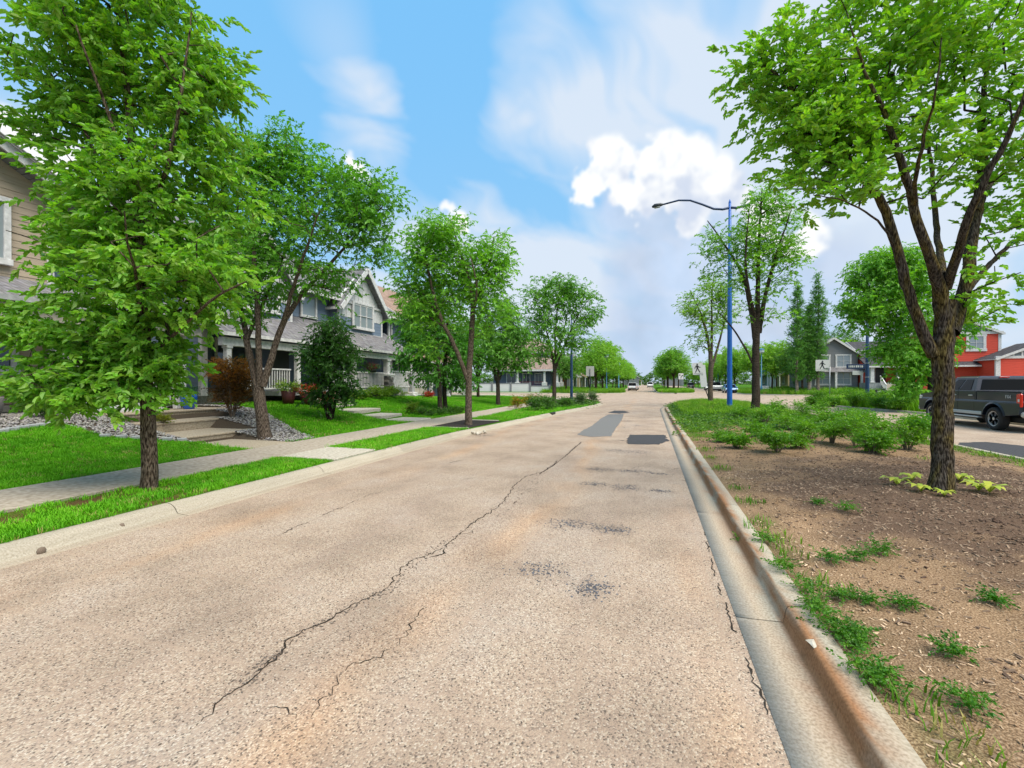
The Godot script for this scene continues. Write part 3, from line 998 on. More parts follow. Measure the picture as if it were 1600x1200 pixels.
	# low planter frame of the boulevard tree
	for z in [14.2, 17.4]:
		cbox("edging", Vector3(1.5, 0.07, 0.16), Vector3(-6.68, 0.125, -z), M.concrete_pale, walk, 0.01)
	var bed := setting("tree_bed", "square of dark mulch round a boulevard tree")
	var fp := PackedVector2Array([Vector2(-7.42, 14.29), Vector2(-6.0, 14.29), Vector2(-5.78, 17.31), Vector2(-7.42, 17.31)])
	put(prism_mesh(fp, Vector3(0, 0.11, 0), Vector3(1, 0, 0), Vector3(0, 0, -1), Vector3(0, 0.035, 0)), "surface", M.mulch_dark, bed)
	# far side walks
	var far_walk := setting("far_sidewalk", "pale sidewalk on the far side of the crossing")
	for k in 12:
		cbox("panel", Vector3(3.0, 0.06, 1.5), Vector3(-14.5 - k * 3.02, 0.14, -67.6), M.concrete_pale, far_walk, 0.01)
	# pale walk along the near side of the cross street
	var near_walk := setting("corner_sidewalk", "pale sidewalk beside the lawn at the crossing")
	for k in 14:
		var x := -9.0 - k * 2.02
		cbox("panel", Vector3(2.0, 0.08, 1.4), Vector3(x, gh(x, 43.0) + 0.0, -43.4 - minf(k, 2) * 0.3), M.concrete_pale, near_walk, 0.01)

# ---------------------------------------------------------------- trees
var sprig_near: ArrayMesh
var sprig_mid: ArrayMesh
var sprig_far: ArrayMesh
var sprig_bush: ArrayMesh
var tuft: ArrayMesh

func leaf(st: SurfaceTool, o: Vector3, dir: Vector3, up: Vector3, len: float, wide: float, full: bool) -> void:
	var side := dir.cross(up).normalized()
	var lift := up * wide * 0.28
	var tip := o + dir * len - up * len * 0.12
	if full:
		var a1 := o + dir * len * 0.3
		var a2 := o + dir * len * 0.68
		var l1 := a1 + side * wide * 0.46 + lift
		var l2 := a2 + side * wide * 0.40 + lift
		var r1 := a1 - side * wide * 0.46 + lift
		var r2 := a2 - side * wide * 0.40 + lift
		quad(st, o, tip, l2, l1)
		quad(st, o, r1, r2, tip)
	else:
		var a := o + dir * len * 0.45
		tri(st, o, tip, a + side * wide * 0.5 + lift)
		tri(st, o, a - side * wide * 0.5 + lift, tip)

# a flat spray of leaves along x
func spray(n: int, length: float, len: float, wide: float, full: bool, spread: float, seed_: int) -> ArrayMesh:
	var r := RandomNumberGenerator.new()
	r.seed = seed_
	var st := st0(true)
	for i in n:
		var f := (i + 0.5) / n
		var o := Vector3(length * f, -0.18 * length * f * f, r.randf_range(-0.01, 0.01))
		var sg := 1.0 if i % 2 == 0 else -1.0
		var a := r.randf_range(0.6, 1.15) * sg * (1.0 - 0.55 * f)
		if i == n - 1: a = 0.0
		var dir := Vector3(cos(a), r.randf_range(-0.75, 0.2) * spread, sin(a)).normalized()
		var up := Vector3(r.randf_range(-0.8, 0.8) * spread, 1.0, r.randf_range(-0.9, 0.9) * spread).normalized()
		var v := r.randf_range(0.62, 1.3)
		var yl := r.randf_range(0.85, 1.25)
		st.set_color(Color(v * yl, v, v * r.randf_range(0.7, 1.3)))
		var k := r.randf_range(0.55, 1.2)
		leaf(st, o, dir, up, len * k, wide * k * r.randf_range(0.85, 1.15), full)
	return done(st)

func seg(v: PackedVector3Array, n: PackedVector3Array, idx: PackedInt32Array, a: Vector3, b: Vector3, ra: float, rb: float, sides: int) -> void:
	var dir := (b - a).normalized()
	var side := dir.cross(Vector3.UP)
	if side.length() < 0.1: side = dir.cross(Vector3.RIGHT)
	side = side.normalized()
	var up := side.cross(dir)
	var base := v.size()
	for k in sides:
		var t := TAU * k / sides
		var q := side * cos(t) + up * sin(t)
		v.append(a + q * ra); n.append(q)
		v.append(b + q * rb); n.append(q)
	for k in sides:
		var i0 := base + 2 * k
		var i1 := base + 2 * ((k + 1) % sides)
		# outward normal = (c - a) x (b - a)
		idx.append_array([i0, i1 + 1, i0 + 1, i0, i1, i1 + 1])

func bark_colour(p: Vector3, tone: Vector3, lichen: float) -> Color:
	var c := tone * (1.0 + 0.35 * noise_fine.get_noise_3d(p.x * 2.0, p.y * 0.5, p.z * 2.0))
	if lichen > 0.0:
		var k := clampf((noise_fine.get_noise_3d(p.x * 2.6 + 9.0, p.y * 0.9, p.z * 2.6) + 0.02) * 5.0, 0, 1) * lichen
		c = c.lerp(Vector3(0.27, 0.22, 0.04), k)
	return Color(maxf(c.x, 0.01), maxf(c.y, 0.01), maxf(c.z, 0.01))

# thick stem with uneven, ridged rings
func stem_mesh(stems: Array, tone: Vector3, lichen: float, sides: int) -> ArrayMesh:
	var st := SurfaceTool.new()
	st.begin(Mesh.PRIMITIVE_TRIANGLES)
	st.set_smooth_group(0)
	for line in stems:
		var rings := []
		var side := Vector3.RIGHT
		for i in line.size():
			var p: Vector3 = line[i][0]
			var dir: Vector3 = (line[mini(i + 1, line.size() - 1)][0] - line[maxi(i - 1, 0)][0]).normalized()
			side = (side - dir * side.dot(dir)).normalized()
			var up := dir.cross(side)
			var ring := []
			for k in sides:
				var t := TAU * k / sides
				var q := side * cos(t) + up * sin(t)
				var rr: float = line[i][1]
				rr *= 1.0 + 0.10 * noise.get_noise_3d(q.x * 2.0 + p.x, p.y * 1.2, q.z * 2.0 + p.z) + 0.09 * noise_fine.get_noise_3d(q.x * 1.3 + p.x, p.y * 0.35, q.z * 1.3 + p.z)
				ring.append(p + q * rr)
			rings.append(ring)
		for i in rings.size() - 1:
			for k in sides:
				var k1 := (k + 1) % sides
				for v in [rings[i][k], rings[i + 1][k1], rings[i][k1], rings[i][k], rings[i + 1][k], rings[i + 1][k1]]:
					st.set_color(bark_colour(v, tone, lichen))
					st.add_vertex(v)
	st.generate_normals()
	return st.commit()

func resample(line: Array, step: float, wob: float) -> Array:
	var out := []
	# a smooth curve through the points
	for i in line.size() - 1:
		var p0: Vector3 = line[maxi(i - 1, 0)][0]
		var p1: Vector3 = line[i][0]
		var p2: Vector3 = line[i + 1][0]
		var p3: Vector3 = line[mini(i + 2, line.size() - 1)][0]
		var n := maxi(1, int(p1.distance_to(p2) / step))
		for k in n:
			var f := float(k) / n
			var p := p1.cubic_interpolate(p2, p0, p3, f)
			if out.size(): p += Vector3(rng.randf_range(-wob, wob), 0, rng.randf_range(-wob, wob))
			out.append([p, lerpf(line[i][1], line[i + 1][1], f)])
	out.append(line[line.size() - 1])
	return out

func tree(o: Dictionary) -> Node3D:
	var base: Vector3 = o.base
	var t := thing(o.name, o.label, o.get("category", "tree"), base, 0.0, o.get("group", ""))
	var tone: Vector3 = o.get("tone", Vector3(0.17, 0.135, 0.10))
	var pos := PackedVector3Array()
	var par := PackedInt32Array()
	var cnt := PackedFloat32Array()
	var fixed := PackedFloat32Array()
	var stems := []
	for line in o.stems:
		var rs := resample(line, o.get("step", 0.22), o.get("wobble", 0.012))
		var local := []
		var prev := -1
		for q in rs:
			local.append([q[0] - base, q[1]])
			pos.append(q[0] - base); par.append(prev); cnt.append(0.0); fixed.append(q[1])
			prev = pos.size() - 1
		# flare at the root
		if local.size() > 3 and (local[0][0] as Vector3).length() < 0.3:
			local[0][1] *= 1.10
			local[1][1] *= 1.03
			local.push_front([local[0][0] - Vector3(0, 0.25, 0), local[0][1] * 1.15])
		stems.append(local)
	put(stem_mesh(stems, tone, o.get("lichen", 0.0), o.get("sides", 10)), "trunk", M.bark, t)
	# where foliage clumps sit
	var total := 0.0
	for b in o.blobs: total += b[2]
	var tips := []
	for i in int(o.tips):
		var pick := rng.randf() * total
		var bl: Array = o.blobs[0]
		for b in o.blobs:
			pick -= b[2]
			if pick <= 0.0:
				bl = b
				break
		var dir := Vector3(rng.randfn(), rng.randfn(), rng.randfn()).normalized()
		var rr := pow(rng.randf(), 0.42)
		var p: Vector3 = bl[0] - base + dir * rr * (bl[1] as Vector3)
		var near := 1e9
		for k in range(0, pos.size(), 2): near = minf(near, pos[k].distance_squared_to(p))
		tips.append([near, p])
	tips.sort_custom(func(a, b): return a[0] < b[0])
	var xf := []
	var cols := PackedColorArray()
	var n_fixed := pos.size()
	var lo: Color = o.get("dark", Color(0.085, 0.26, 0.02))
	var hi: Color = o.get("light", Color(0.20, 0.42, 0.035))
	lo = lo.lerp(hi, 0.38)
	var clump: float = o.get("clump", 0.3)
	var size: float = o.get("leaf", 1.0)
	for tp in tips:
		var p: Vector3 = tp[1]
		var best := 0
		var cost := 1e9
		for k in pos.size():
			var v := p - pos[k]
			var d := v.length()
			if d >= cost: continue
			var want := 0.3 * Vector2(v.x, v.z).length() - v.y
			if want > 0.0: d += want * 1.3
			if k < 4: d += 0.6
			if d < cost:
				cost = d
				best = k
		var a := pos[best]
		var run := p - a
		var ln := run.length()
		var pd := (a - pos[par[best]]).normalized() if par[best] >= 0 else Vector3.UP
		var c := a + pd * ln * 0.32 + run * 0.25 + Vector3(0, 0.06 * ln, 0)
		var n := clampi(int(ln / 0.28), 1, 6)
		var prev := best
		for k in range(1, n + 1):
			var f := float(k) / n
			var q := a.lerp(c, f).lerp(c.lerp(p, f), f)
			if k < n: q += Vector3(rng.randf_range(-1, 1), rng.randf_range(-1, 1), rng.randf_range(-1, 1)) * 0.025
			pos.append(q); par.append(prev); cnt.append(0.0); fixed.append(0.0)
			prev = pos.size() - 1
		cnt[prev] += 1.0
		# leaves on the last stretch and round its tip
		var shade := clampf(0.5 + 0.5 * rng.randfn() * 0.55 + 0.6 * noise.get_noise_3d(p.x * 1.4, p.y * 1.4, p.z * 1.4 + float(names.size())), 0, 1)
		var outdir := run.normalized()
		var per := int(o.per * rng.randf_range(0.7, 1.3))
		for j in per:
			var f := rng.randf()
			var q := (pos[prev] if n < 2 else pos[prev - (1 if rng.randf() < 0.4 else 0)]) - outdir * f * minf(ln, 0.35) * 0.6
			q += Vector3(rng.randfn(), rng.randfn() * 0.75, rng.randfn()) * clump * 0.5
			var yaw := rng.randf() * TAU
			if rng.randf() < 0.55: yaw = atan2(-outdir.z, outdir.x) + rng.randf_range(-1.0, 1.0)
			var bs := Basis.from_euler(Vector3(rng.randf_range(-0.8, 0.8), yaw, rng.randf_range(-0.95, 0.6) + o.get("upright", 0.0)))
			xf.append(Transform3D(bs * (size * rng.randf_range(0.75, 1.25)), q))
			var cc := lo.lerp(hi, clampf(shade + rng.randf_range(-0.22, 0.22), 0, 1))
			cols.append(cc * rng.randf_range(0.88, 1.12))
	# thickness from what each piece carries
	for k in range(pos.size() - 1, -1, -1):
		if par[k] >= 0: cnt[par[k]] += cnt[k]
	var v := PackedVector3Array()
	var nn := PackedVector3Array()
	var idx := PackedInt32Array()
	var tip_r: float = o.get("tip_r", 0.0055)
	var rad := PackedFloat32Array()
	rad.resize(pos.size())
	for k in pos.size():
		rad[k] = fixed[k] if k < n_fixed else minf(tip_r * pow(maxf(cnt[k], 1.0), 0.5), rad[par[k]] * 0.85)
		if k >= n_fixed:
			seg(v, nn, idx, pos[par[k]], pos[k], minf(rad[par[k]], rad[k] * 1.35), rad[k], o.get("twig_sides", 4))
	var arr := []
	arr.resize(Mesh.ARRAY_MAX)
	arr[Mesh.ARRAY_VERTEX] = v
	arr[Mesh.ARRAY_NORMAL] = nn
	arr[Mesh.ARRAY_INDEX] = idx
	var cl := PackedColorArray()
	cl.resize(v.size())
	cl.fill(Color(tone.x, tone.y, tone.z) * 0.85)
	arr[Mesh.ARRAY_COLOR] = cl
	var am := ArrayMesh.new()
	am.add_surface_from_arrays(Mesh.PRIMITIVE_TRIANGLES, arr)
	put(am, "branches", M.bark, t).set_meta("kind", "stuff")
	many("crown", o.get("sprig", sprig_mid), M.leaf, xf, cols, t)
	return t

# stems given in photo pixels at the tree's own distance; each point [px, py, metres nearer or farther, radius]
func px_stems(lines: Array, z: float) -> Array:
	var out := []
	for l in lines:
		var line := []
		for p in l: line.append([at(p[0], p[1], z + p[2]), p[3] * cos(atan((p[0] - 800.0) / F))])   # a round stem off the axis looks wider than it is
		out.append(line)
	return out

func px_blobs(list: Array, z: float, deep := 1.0) -> Array:      # [px, py, half width px, half height px, metres deeper, weight]
	var out := []
	var sc := F / z
	for b in list:
		var rx: float = b[2] / sc * cos(atan((b[0] - 800.0) / F))
		out.append([at(b[0], b[1], z + b[4]), Vector3(rx, b[3] / sc, rx * deep), b[5]])
	return out

# a street tree that only its size describes: a vase of stems under an uneven crown
func vase(o: Dictionary, height: float, wide: float, stems: int, bole: float, r: float) -> Node3D:
	var b: Vector3 = o.base
	var list := []
	var blobs := []
	var lean := Vector3(rng.randf_range(-0.15, 0.15), 0, rng.randf_range(-0.15, 0.15))
	var fork := b + Vector3(0, bole, 0) + lean
	list.append([[b, r], [b.lerp(fork, 0.5) + lean * 0.3, r * 0.85], [fork, r * 0.78]])
	for k in stems:
		var a := TAU * k / stems + rng.randf_range(-0.4, 0.4)
		var reach := wide * 0.5 * rng.randf_range(0.3, 0.75)
		var top := b + Vector3(cos(a) * reach, height * rng.randf_range(0.72, 0.95), sin(a) * reach)
		var mid := fork.lerp(top, 0.45) + Vector3(cos(a), 0, sin(a)) * reach * 0.05
		list.append([[fork - Vector3(0, 0.15, 0), r * 0.55], [fork.lerp(mid, 0.4) + Vector3(cos(a), 0, sin(a)) * reach * 0.04, r * 0.42], [mid, r * 0.32], [top, r * 0.10]])
		blobs.append([mid.lerp(top, 0.75), Vector3(wide * 0.24, height * 0.17, wide * 0.24), 1.0])
		blobs.append([mid + Vector3(cos(a), 0, sin(a)) * reach * 0.35, Vector3(wide * 0.26, height * 0.14, wide * 0.26), 1.0])
	blobs.append([b + Vector3(0, height * 0.62, 0), Vector3(wide * 0.42, height * 0.26, wide * 0.42), 2.0])
	o.stems = list
	o.blobs = blobs
	return tree(o)

func copy_of(o: Node3D, where: Vector3, turn: float, scale_: float, label: String, tall := 1.0) -> Node3D:
	var c: Node3D = o.duplicate()
	c.name = numbered(String(o.name).trim_suffix("_" + String(o.name).get_slice("_", String(o.name).get_slice_count("_") - 1)) if String(o.name).right(3).is_valid_int() else String(o.name))
	add_child(c)
	c.position = where
	c.rotation.y = turn
	c.scale = Vector3(scale_, scale_ * tall, scale_)
	c.set_meta("label", label)
	return c

func make_sprigs() -> void:
	sprig_near = spray(12, 0.36, 0.11, 0.066, true, 1.0, 5)
	sprig_mid = spray(10, 0.36, 0.12, 0.072, false, 1.0, 6)
	sprig_far = spray(7, 0.5, 0.22, 0.14, false, 1.2, 7)
	sprig_bush = spray(9, 0.2, 0.05, 0.03, false, 1.3, 8)

func build_trees() -> void:
	var fresh := {"dark": Color(0.122, 0.366, 0.033), "light": Color(0.305, 0.610, 0.059)}
	# near boulevard tree
	var b := hit(232, 764)
	var z := depth_of(b)
	var o := {"name": "boulevard_tree", "label": "leafy young tree with low branches on the grass boulevard", "base": b, "sides": 14, "sprig": sprig_near, "tone": Vector3(0.243, 0.203, 0.162)}
	o.stems = px_stems([
		[[232, 764, 0, 0.135], [232, 700, 0, 0.125], [229, 600, 0, 0.114], [224, 480, 0, 0.10], [217, 340, 0.05, 0.082], [204, 190, 0.1, 0.06], [192, 60, 0.15, 0.042], [190, -70, 0.2, 0.02]],
		[[228, 590, 0, 0.035], [190, 555, -0.2, 0.03], [120, 565, -0.5, 0.02], [30, 590, -0.8, 0.01]],
		[[227, 560, 0, 0.04], [265, 530, -0.2, 0.032], [330, 470, -0.5, 0.022], [385, 440, -0.7, 0.01]],
		[[222, 430, 0, 0.045], [190, 330, 0.1, 0.036], [130, 200, 0.3, 0.026], [60, 80, 0.5, 0.012]],
		[[219, 380, 0, 0.045], [262, 260, -0.2, 0.034], [285, 140, -0.3, 0.024], [300, 20, -0.3, 0.01]],
		[[225, 500, 0, 0.04], [290, 400, 0.5, 0.03], [350, 290, 0.8, 0.02], [370, 200, 0.9, 0.01]],
		[[225, 500, 0, 0.04], [150, 420, 0.5, 0.03], [70, 380, 0.9, 0.02], [10, 360, 1.1, 0.01]],
		[[226, 520, 0, 0.035], [215, 440, -0.6, 0.026], [200, 380, -1.1, 0.015], [195, 330, -1.3, 0.01]],
		[[212, 300, 0, 0.035], [160, 150, -0.5, 0.025], [120, 40, -0.8, 0.012]]], z)
	o.blobs = px_blobs([[200, 30, 160, 110, 0.2, 2.2], [195, -70, 130, 80, 0.2, 1.0], [120, 150, 130, 110, 0.3, 2.0], [270, 170, 110, 120, 0.1, 2.0], [215, 300, 145, 105, 0.1, 3.0], [225, 430, 145, 90, 0, 3.0], [120, 370, 80, 45, 0.4, 0.6], [60, 500, 50, 22, -0.3, 0.4], [320, 420, 80, 70, -0.2, 1.2], [195, 525, 98, 48, -0.1, 1.4], [100, 588, 100, 36, -0.4, 1.3], [165, 598, 75, 26, -0.4, 0.8], [238, 580, 36, 40, -0.1, 0.4], [350, 300, 50, 70, 0.3, 0.6], [350, 110, 30, 45, 0.2, 0.35]], z, 0.9)
	o.tips = 500; o.per = 9; o.clump = 0.32; o.leaf = 0.86
	o.merge(fresh)
	tree(o)
	# multi-stemmed tree in the stones
	b = hit(414, 683)
	z = depth_of(b)
	o = {"name": "yard_tree", "label": "multi-stemmed spreading tree rising from the river stones beside the front steps", "base": b, "sides": 12, "sprig": sprig_mid, "tone": Vector3(0.248, 0.211, 0.183)}
	o.stems = px_stems([
		[[414, 683, 0, 0.20], [408, 640, 0, 0.17], [403, 605, 0, 0.165]],
		[[403, 608, 0, 0.11], [390, 555, 0.1, 0.10], [380, 500, 0.2, 0.085], [362, 420, 0.4, 0.06], [350, 340, 0.6, 0.04], [345, 270, 0.8, 0.02]],
		[[405, 606, 0, 0.10], [404, 540, -0.1, 0.09], [402, 470, -0.2, 0.075], [396, 380, -0.2, 0.05], [400, 290, -0.3, 0.035], [420, 220, -0.3, 0.015]],
		[[410, 604, 0, 0.12], [425, 560, 0.1, 0.105], [440, 510, 0.2, 0.09], [472, 460, 0.3, 0.07], [505, 425, 0.4, 0.055], [550, 375, 0.6, 0.035], [600, 320, 0.7, 0.015]],
		[[440, 510, 0.2, 0.07], [455, 460, -0.2, 0.055], [475, 400, -0.6, 0.04], [500, 330, -0.9, 0.015]],
		[[386, 530, 0.1, 0.07], [430, 430, 0.9, 0.05], [470, 330, 1.4, 0.03], [480, 250, 1.6, 0.012]]], z)
	o.blobs = px_blobs([[405, 260, 85, 62, 0, 2.0], [440, 235, 50, 40, 0, 0.7], [500, 310, 100, 58, 0.2, 2.4], [585, 315, 45, 52, 0.4, 1.2], [560, 380, 62, 42, 0.4, 1.1], [430, 370, 110, 70, 0, 2.8], [370, 400, 55, 80, 0.3, 1.3], [400, 460, 75, 45, 0.1, 1.2], [510, 430, 70, 40, 0.4, 1.1], [340, 330, 40, 70, 0.6, 0.8]], z, 0.9)
	o.tips = 460; o.per = 10; o.clump = 0.42; o.leaf = 0.95; o.upright = 0.2
	o.dark = Color(0.079, 0.281, 0.030); o.light = Color(0.207, 0.488, 0.051)
	tree(o)
	# mulch-square tree
	b = hit(732, 664)
	z = depth_of(b)
	o = {"name": "boulevard_tree", "label": "forked tree with two grey stems in a square of dark mulch", "base": b, "sides": 10, "sprig": sprig_mid, "tone": Vector3(0.284, 0.244, 0.207)}
	o.stems = px_stems([
		[[732, 664, 0, 0.14], [732, 630, 0, 0.125], [733, 590, 0, 0.12], [737, 520, 0, 0.105], [738, 470, 0, 0.085], [728, 420, 0, 0.055], [714, 380, 0, 0.03], [708, 350, 0, 0.012]],
		[[733, 600, 0, 0.09], [722, 570, -0.1, 0.085], [708, 535, -0.2, 0.08], [690, 500, -0.3, 0.07], [675, 450, -0.3, 0.055], [665, 400, -0.3, 0.04], [655, 360, -0.3, 0.02]],
		[[738, 490, 0, 0.06], [752, 450, 0.3, 0.05], [765, 410, 0.4, 0.035], [772, 370, 0.5, 0.015]],
		[[690, 500, -0.3, 0.05], [655, 450, 0.2, 0.035], [630, 410, 0.5, 0.015]],
		[[737, 500, 0, 0.05], [745, 450, -0.7, 0.04], [735, 400, -1.0, 0.015]]], z)
	o.blobs = px_blobs([[680, 365, 45, 34, -0.2, 1.0], [660, 410, 52, 50, -0.1, 1.6], [700, 400, 50, 50, 0.2, 1.4], [772, 395, 32, 40, 0.3, 1.0], [745, 430, 50, 46, 0.1, 1.4], [655, 475, 42, 50, 0, 1.2], [700, 470, 60, 45, 0.2, 1.3], [765, 480, 35, 60, 0, 1.0], [660, 540, 30, 40, 0.3, 0.5], [712, 352, 16, 16, 0, 0.2]], z, 0.95)
	o.tips = 350; o.per = 10; o.clump = 0.42; o.leaf = 1.0; o.upright = 0.25
	o.dark = Color(0.110, 0.342, 0.030); o.light = Color(0.268, 0.561, 0.051)
	tree(o)
	# near median tree
	b = hit(1470, 767)
	z = depth_of(b)
	o = {"name": "median_tree", "label": "large vase-shaped median tree with yellow lichen on its furrowed trunk", "base": b, "sides": 22, "sprig": sprig_near, "tone": Vector3(0.152, 0.138, 0.124), "lichen": 0.6, "step": 0.12}
	o.stems = px_stems([
		[[1470, 767, 0, 0.195], [1471, 740, 0, 0.168], [1473, 640, 0, 0.15], [1473, 580, 0, 0.152], [1473, 545, 0, 0.165], [1476, 500, 0, 0.14], [1484, 470, 0, 0.125]],
		[[1460, 556, 0, 0.105], [1444, 520, 0, 0.088], [1430, 490, 0, 0.082], [1418, 455, 0, 0.08], [1400, 390, 0, 0.074], [1388, 345, 0, 0.07], [1370, 306, 0, 0.062], [1330, 259, 0, 0.05], [1280, 189, 0, 0.035], [1227, 133, 0, 0.02], [1190, 95, 0, 0.01]],
		[[1474, 520, 0, 0.12], [1470, 459, -0.1, 0.115], [1457, 416, -0.2, 0.085], [1440, 370, -0.3, 0.075], [1427, 326, -0.3, 0.068], [1413, 266, -0.4, 0.058], [1400, 233, -0.4, 0.05], [1380, 173, -0.5, 0.036], [1350, 110, -0.6, 0.02], [1330, 50, -0.6, 0.01]],
		[[1486, 520, 0, 0.125], [1500, 478, 0.1, 0.115], [1510, 440, 0.1, 0.105], [1520, 366, 0.2, 0.09], [1534, 266, 0.3, 0.072], [1533, 183, 0.3, 0.05], [1543, 83, 0.3, 0.03], [1548, -20, 0.3, 0.012]],
		[[1478, 450, -0.1, 0.085], [1495, 400, -0.4, 0.07], [1515, 330, -0.7, 0.06], [1560, 240, -1.0, 0.045], [1595, 165, -1.2, 0.03], [1620, 70, -1.3, 0.012]],
		[[1512, 452, 0.1, 0.06], [1540, 420, 0.4, 0.05], [1575, 385, 0.8, 0.038], [1620, 360, 1.2, 0.02], [1680, 320, 1.4, 0.01]],
		[[1474, 430, -0.1, 0.06], [1462, 350, 0.6, 0.048], [1455, 260, 1.0, 0.036], [1440, 170, 1.2, 0.022], [1430, 80, 1.3, 0.01]],
		[[1370, 306, 0, 0.04], [1362, 240, 0.2, 0.03], [1330, 160, 0.3, 0.02], [1300, 90, 0.3, 0.01]],
		[[1427, 326, -0.3, 0.035], [1435, 250, -0.7, 0.028], [1460, 150, -1.0, 0.015], [1470, 60, -1.1, 0.008]],
		[[1400, 390, 0, 0.022], [1370, 345, -0.3, 0.016], [1320, 315, -0.6, 0.01], [1270, 305, -0.8, 0.006]],
		[[1525, 330, 0.2, 0.05], [1570, 250, 0.9, 0.035], [1640, 160, 1.3, 0.015]]], z)
	o.blobs = px_blobs([[1190, 105, 62, 45, 0, 1.0], [1240, 150, 75, 60, 0, 1.6], [1290, 210, 75, 55, 0, 1.5], [1300, 100, 90, 60, 0.1, 1.8], [1400, 110, 100, 80, 0, 2.2], [1500, 90, 110, 90, 0, 2.4], [1370, 210, 90, 60, -0.1, 1.0], [1470, 230, 100, 60, 0, 0.8], [1580, 190, 90, 90, 0, 1.4], [1300, 285, 62, 34, -0.3, 0.6], [1380, 310, 70, 36, 0.2, 0.35], [1570, 330, 75, 60, 0.3, 0.6], [1400, -10, 170, 70, 0, 2.2], [1590, 30, 120, 120, 0, 1.6], [1640, 300, 70, 90, 0.5, 0.9], [1570, 440, 35, 35, -0.3, 0.15], [1430, -90, 150, 50, 0, 1.0], [1270, 30, 90, 50, 0, 0.8], [1255, 250, 45, 40, 0.1, 0.5], [1520, 490, 28, 30, 0.2, 0.06]], z, 0.9)
	o.tips = 310; o.per = 8; o.clump = 0.36; o.leaf = 0.74; o.upright = 0.3
	o.dark = Color(0.146, 0.403, 0.030); o.light = Color(0.342, 0.659, 0.051)
	tree(o)
	# slim trees near the tip of the median
	b = hit(1180, 645)
	z = depth_of(b)
	o = {"name": "median_tree", "label": "tall narrow tree with dark trunk just behind the bright blue street lamp", "base": b, "sides": 10, "sprig": sprig_mid, "tone": Vector3(0.136, 0.116, 0.099)}
	o.stems = px_stems([
		[[1180, 645, 0, 0.23], [1181, 600, 0, 0.195], [1181, 545, 0, 0.18], [1183, 500, 0, 0.16]],
		[[1180, 530, 0, 0.14], [1172, 480, 0, 0.11], [1160, 430, 0.2, 0.08], [1130, 380, 0.3, 0.05], [1105, 345, 0.3, 0.02]],
		[[1183, 510, 0, 0.15], [1184, 440, 0, 0.11], [1186, 370, 0, 0.07], [1190, 300, 0, 0.03]],
		[[1186, 520, 0, 0.13], [1196, 460, 0, 0.10], [1212, 400, -0.2, 0.07], [1232, 340, -0.3, 0.03]],
		[[1185, 500, 0, 0.09], [1205, 430, 0.8, 0.07], [1225, 370, 1.2, 0.03]],
		[[1180, 500, 0, 0.09], [1165, 420, -0.8, 0.06], [1170, 330, -1.2, 0.02]],
		[[1178, 570, 0, 0.06], [1150, 520, 0.4, 0.045], [1120, 485, 0.5, 0.02]]], z)
	o.blobs = px_blobs([[1190, 320, 42, 32, 0, 1.2], [1215, 360, 42, 45, 0, 1.4], [1160, 370, 42, 45, 0, 1.3], [1115, 385, 22, 35, 0.2, 0.6], [1190, 420, 55, 45, 0, 1.6], [1235, 410, 26, 40, 0, 0.7], [1140, 430, 36, 40, 0.2, 0.8], [1190, 480, 45, 30, 0, 0.6]], z, 0.85)
	o.tips = 230; o.per = 8; o.clump = 0.5; o.leaf = 1.1; o.tip_r = 0.008; o.upright = 0.35
	o.dark = Color(0.122, 0.342, 0.036); o.light = Color(0.293, 0.561, 0.059)
	tree(o)
	b = hit(1110, 630)
	z = depth_of(b)
	o = {"name": "median_tree", "label": "slender grey tree at the near median's tip, next to the leaning crosswalk sign", "base": b, "sides": 9, "sprig": sprig_mid, "tone": Vector3(0.273, 0.236, 0.200)}
	o.stems = px_stems([
		[[1110, 630, 0, 0.20], [1110, 600, 0, 0.18], [1111, 565, 0, 0.17]],
		[[1110, 570, 0, 0.12], [1106, 530, 0, 0.09], [1095, 490, 0, 0.06], [1078, 455, 0, 0.02]],
		[[1111, 570, 0, 0.12], [1112, 520, 0, 0.09], [1112, 470, 0, 0.05], [1115, 430, 0, 0.02]],
		[[1112, 575, 0, 0.11], [1122, 540, 0.2, 0.08], [1132, 500, 0.3, 0.05], [1140, 455, 0.4, 0.02]],
		[[1110, 560, 0, 0.08], [1100, 510, 0.8, 0.05], [1085, 480, 1.0, 0.02]]], z)
	o.blobs = px_blobs([[1115, 455, 28, 26, 0, 1.1], [1085, 480, 22, 26, 0, 1.0], [1135, 475, 18, 34, 0, 0.9], [1105, 500, 36, 30, 0, 1.2], [1095, 535, 22, 22, 0, 0.4]], z, 0.9)
	o.tips = 160; o.per = 8; o.clump = 0.45; o.leaf = 1.15; o.tip_r = 0.009; o.upright = 0.35
	o.dark = Color(0.159, 0.366, 0.036); o.light = Color(0.342, 0.573, 0.066)
	tree(o)
	# others on the left
	b = hit(688, 642)
	z = depth_of(b)
	o = {"name": "yard_tree", "label": "dark double-trunked tree among low plants on the lawn before the lattice fence", "base": b, "sides": 8, "sprig": sprig_mid, "tone": Vector3(0.149, 0.129, 0.113)}
	o.stems = px_stems([
		[[688, 642, 0, 0.14], [686, 590, 0, 0.12], [682, 530, 0, 0.10], [672, 480, 0, 0.05], [665, 450, 0, 0.02]],
		[[696, 638, 0.9, 0.13], [694, 590, 0.8, 0.11], [697, 530, 0.6, 0.09], [702, 480, 0.5, 0.04], [705, 450, 0.5, 0.02]],
		[[684, 560, 0, 0.06], [655, 520, 0.2, 0.04], [635, 490, 0.3, 0.015]]], z)
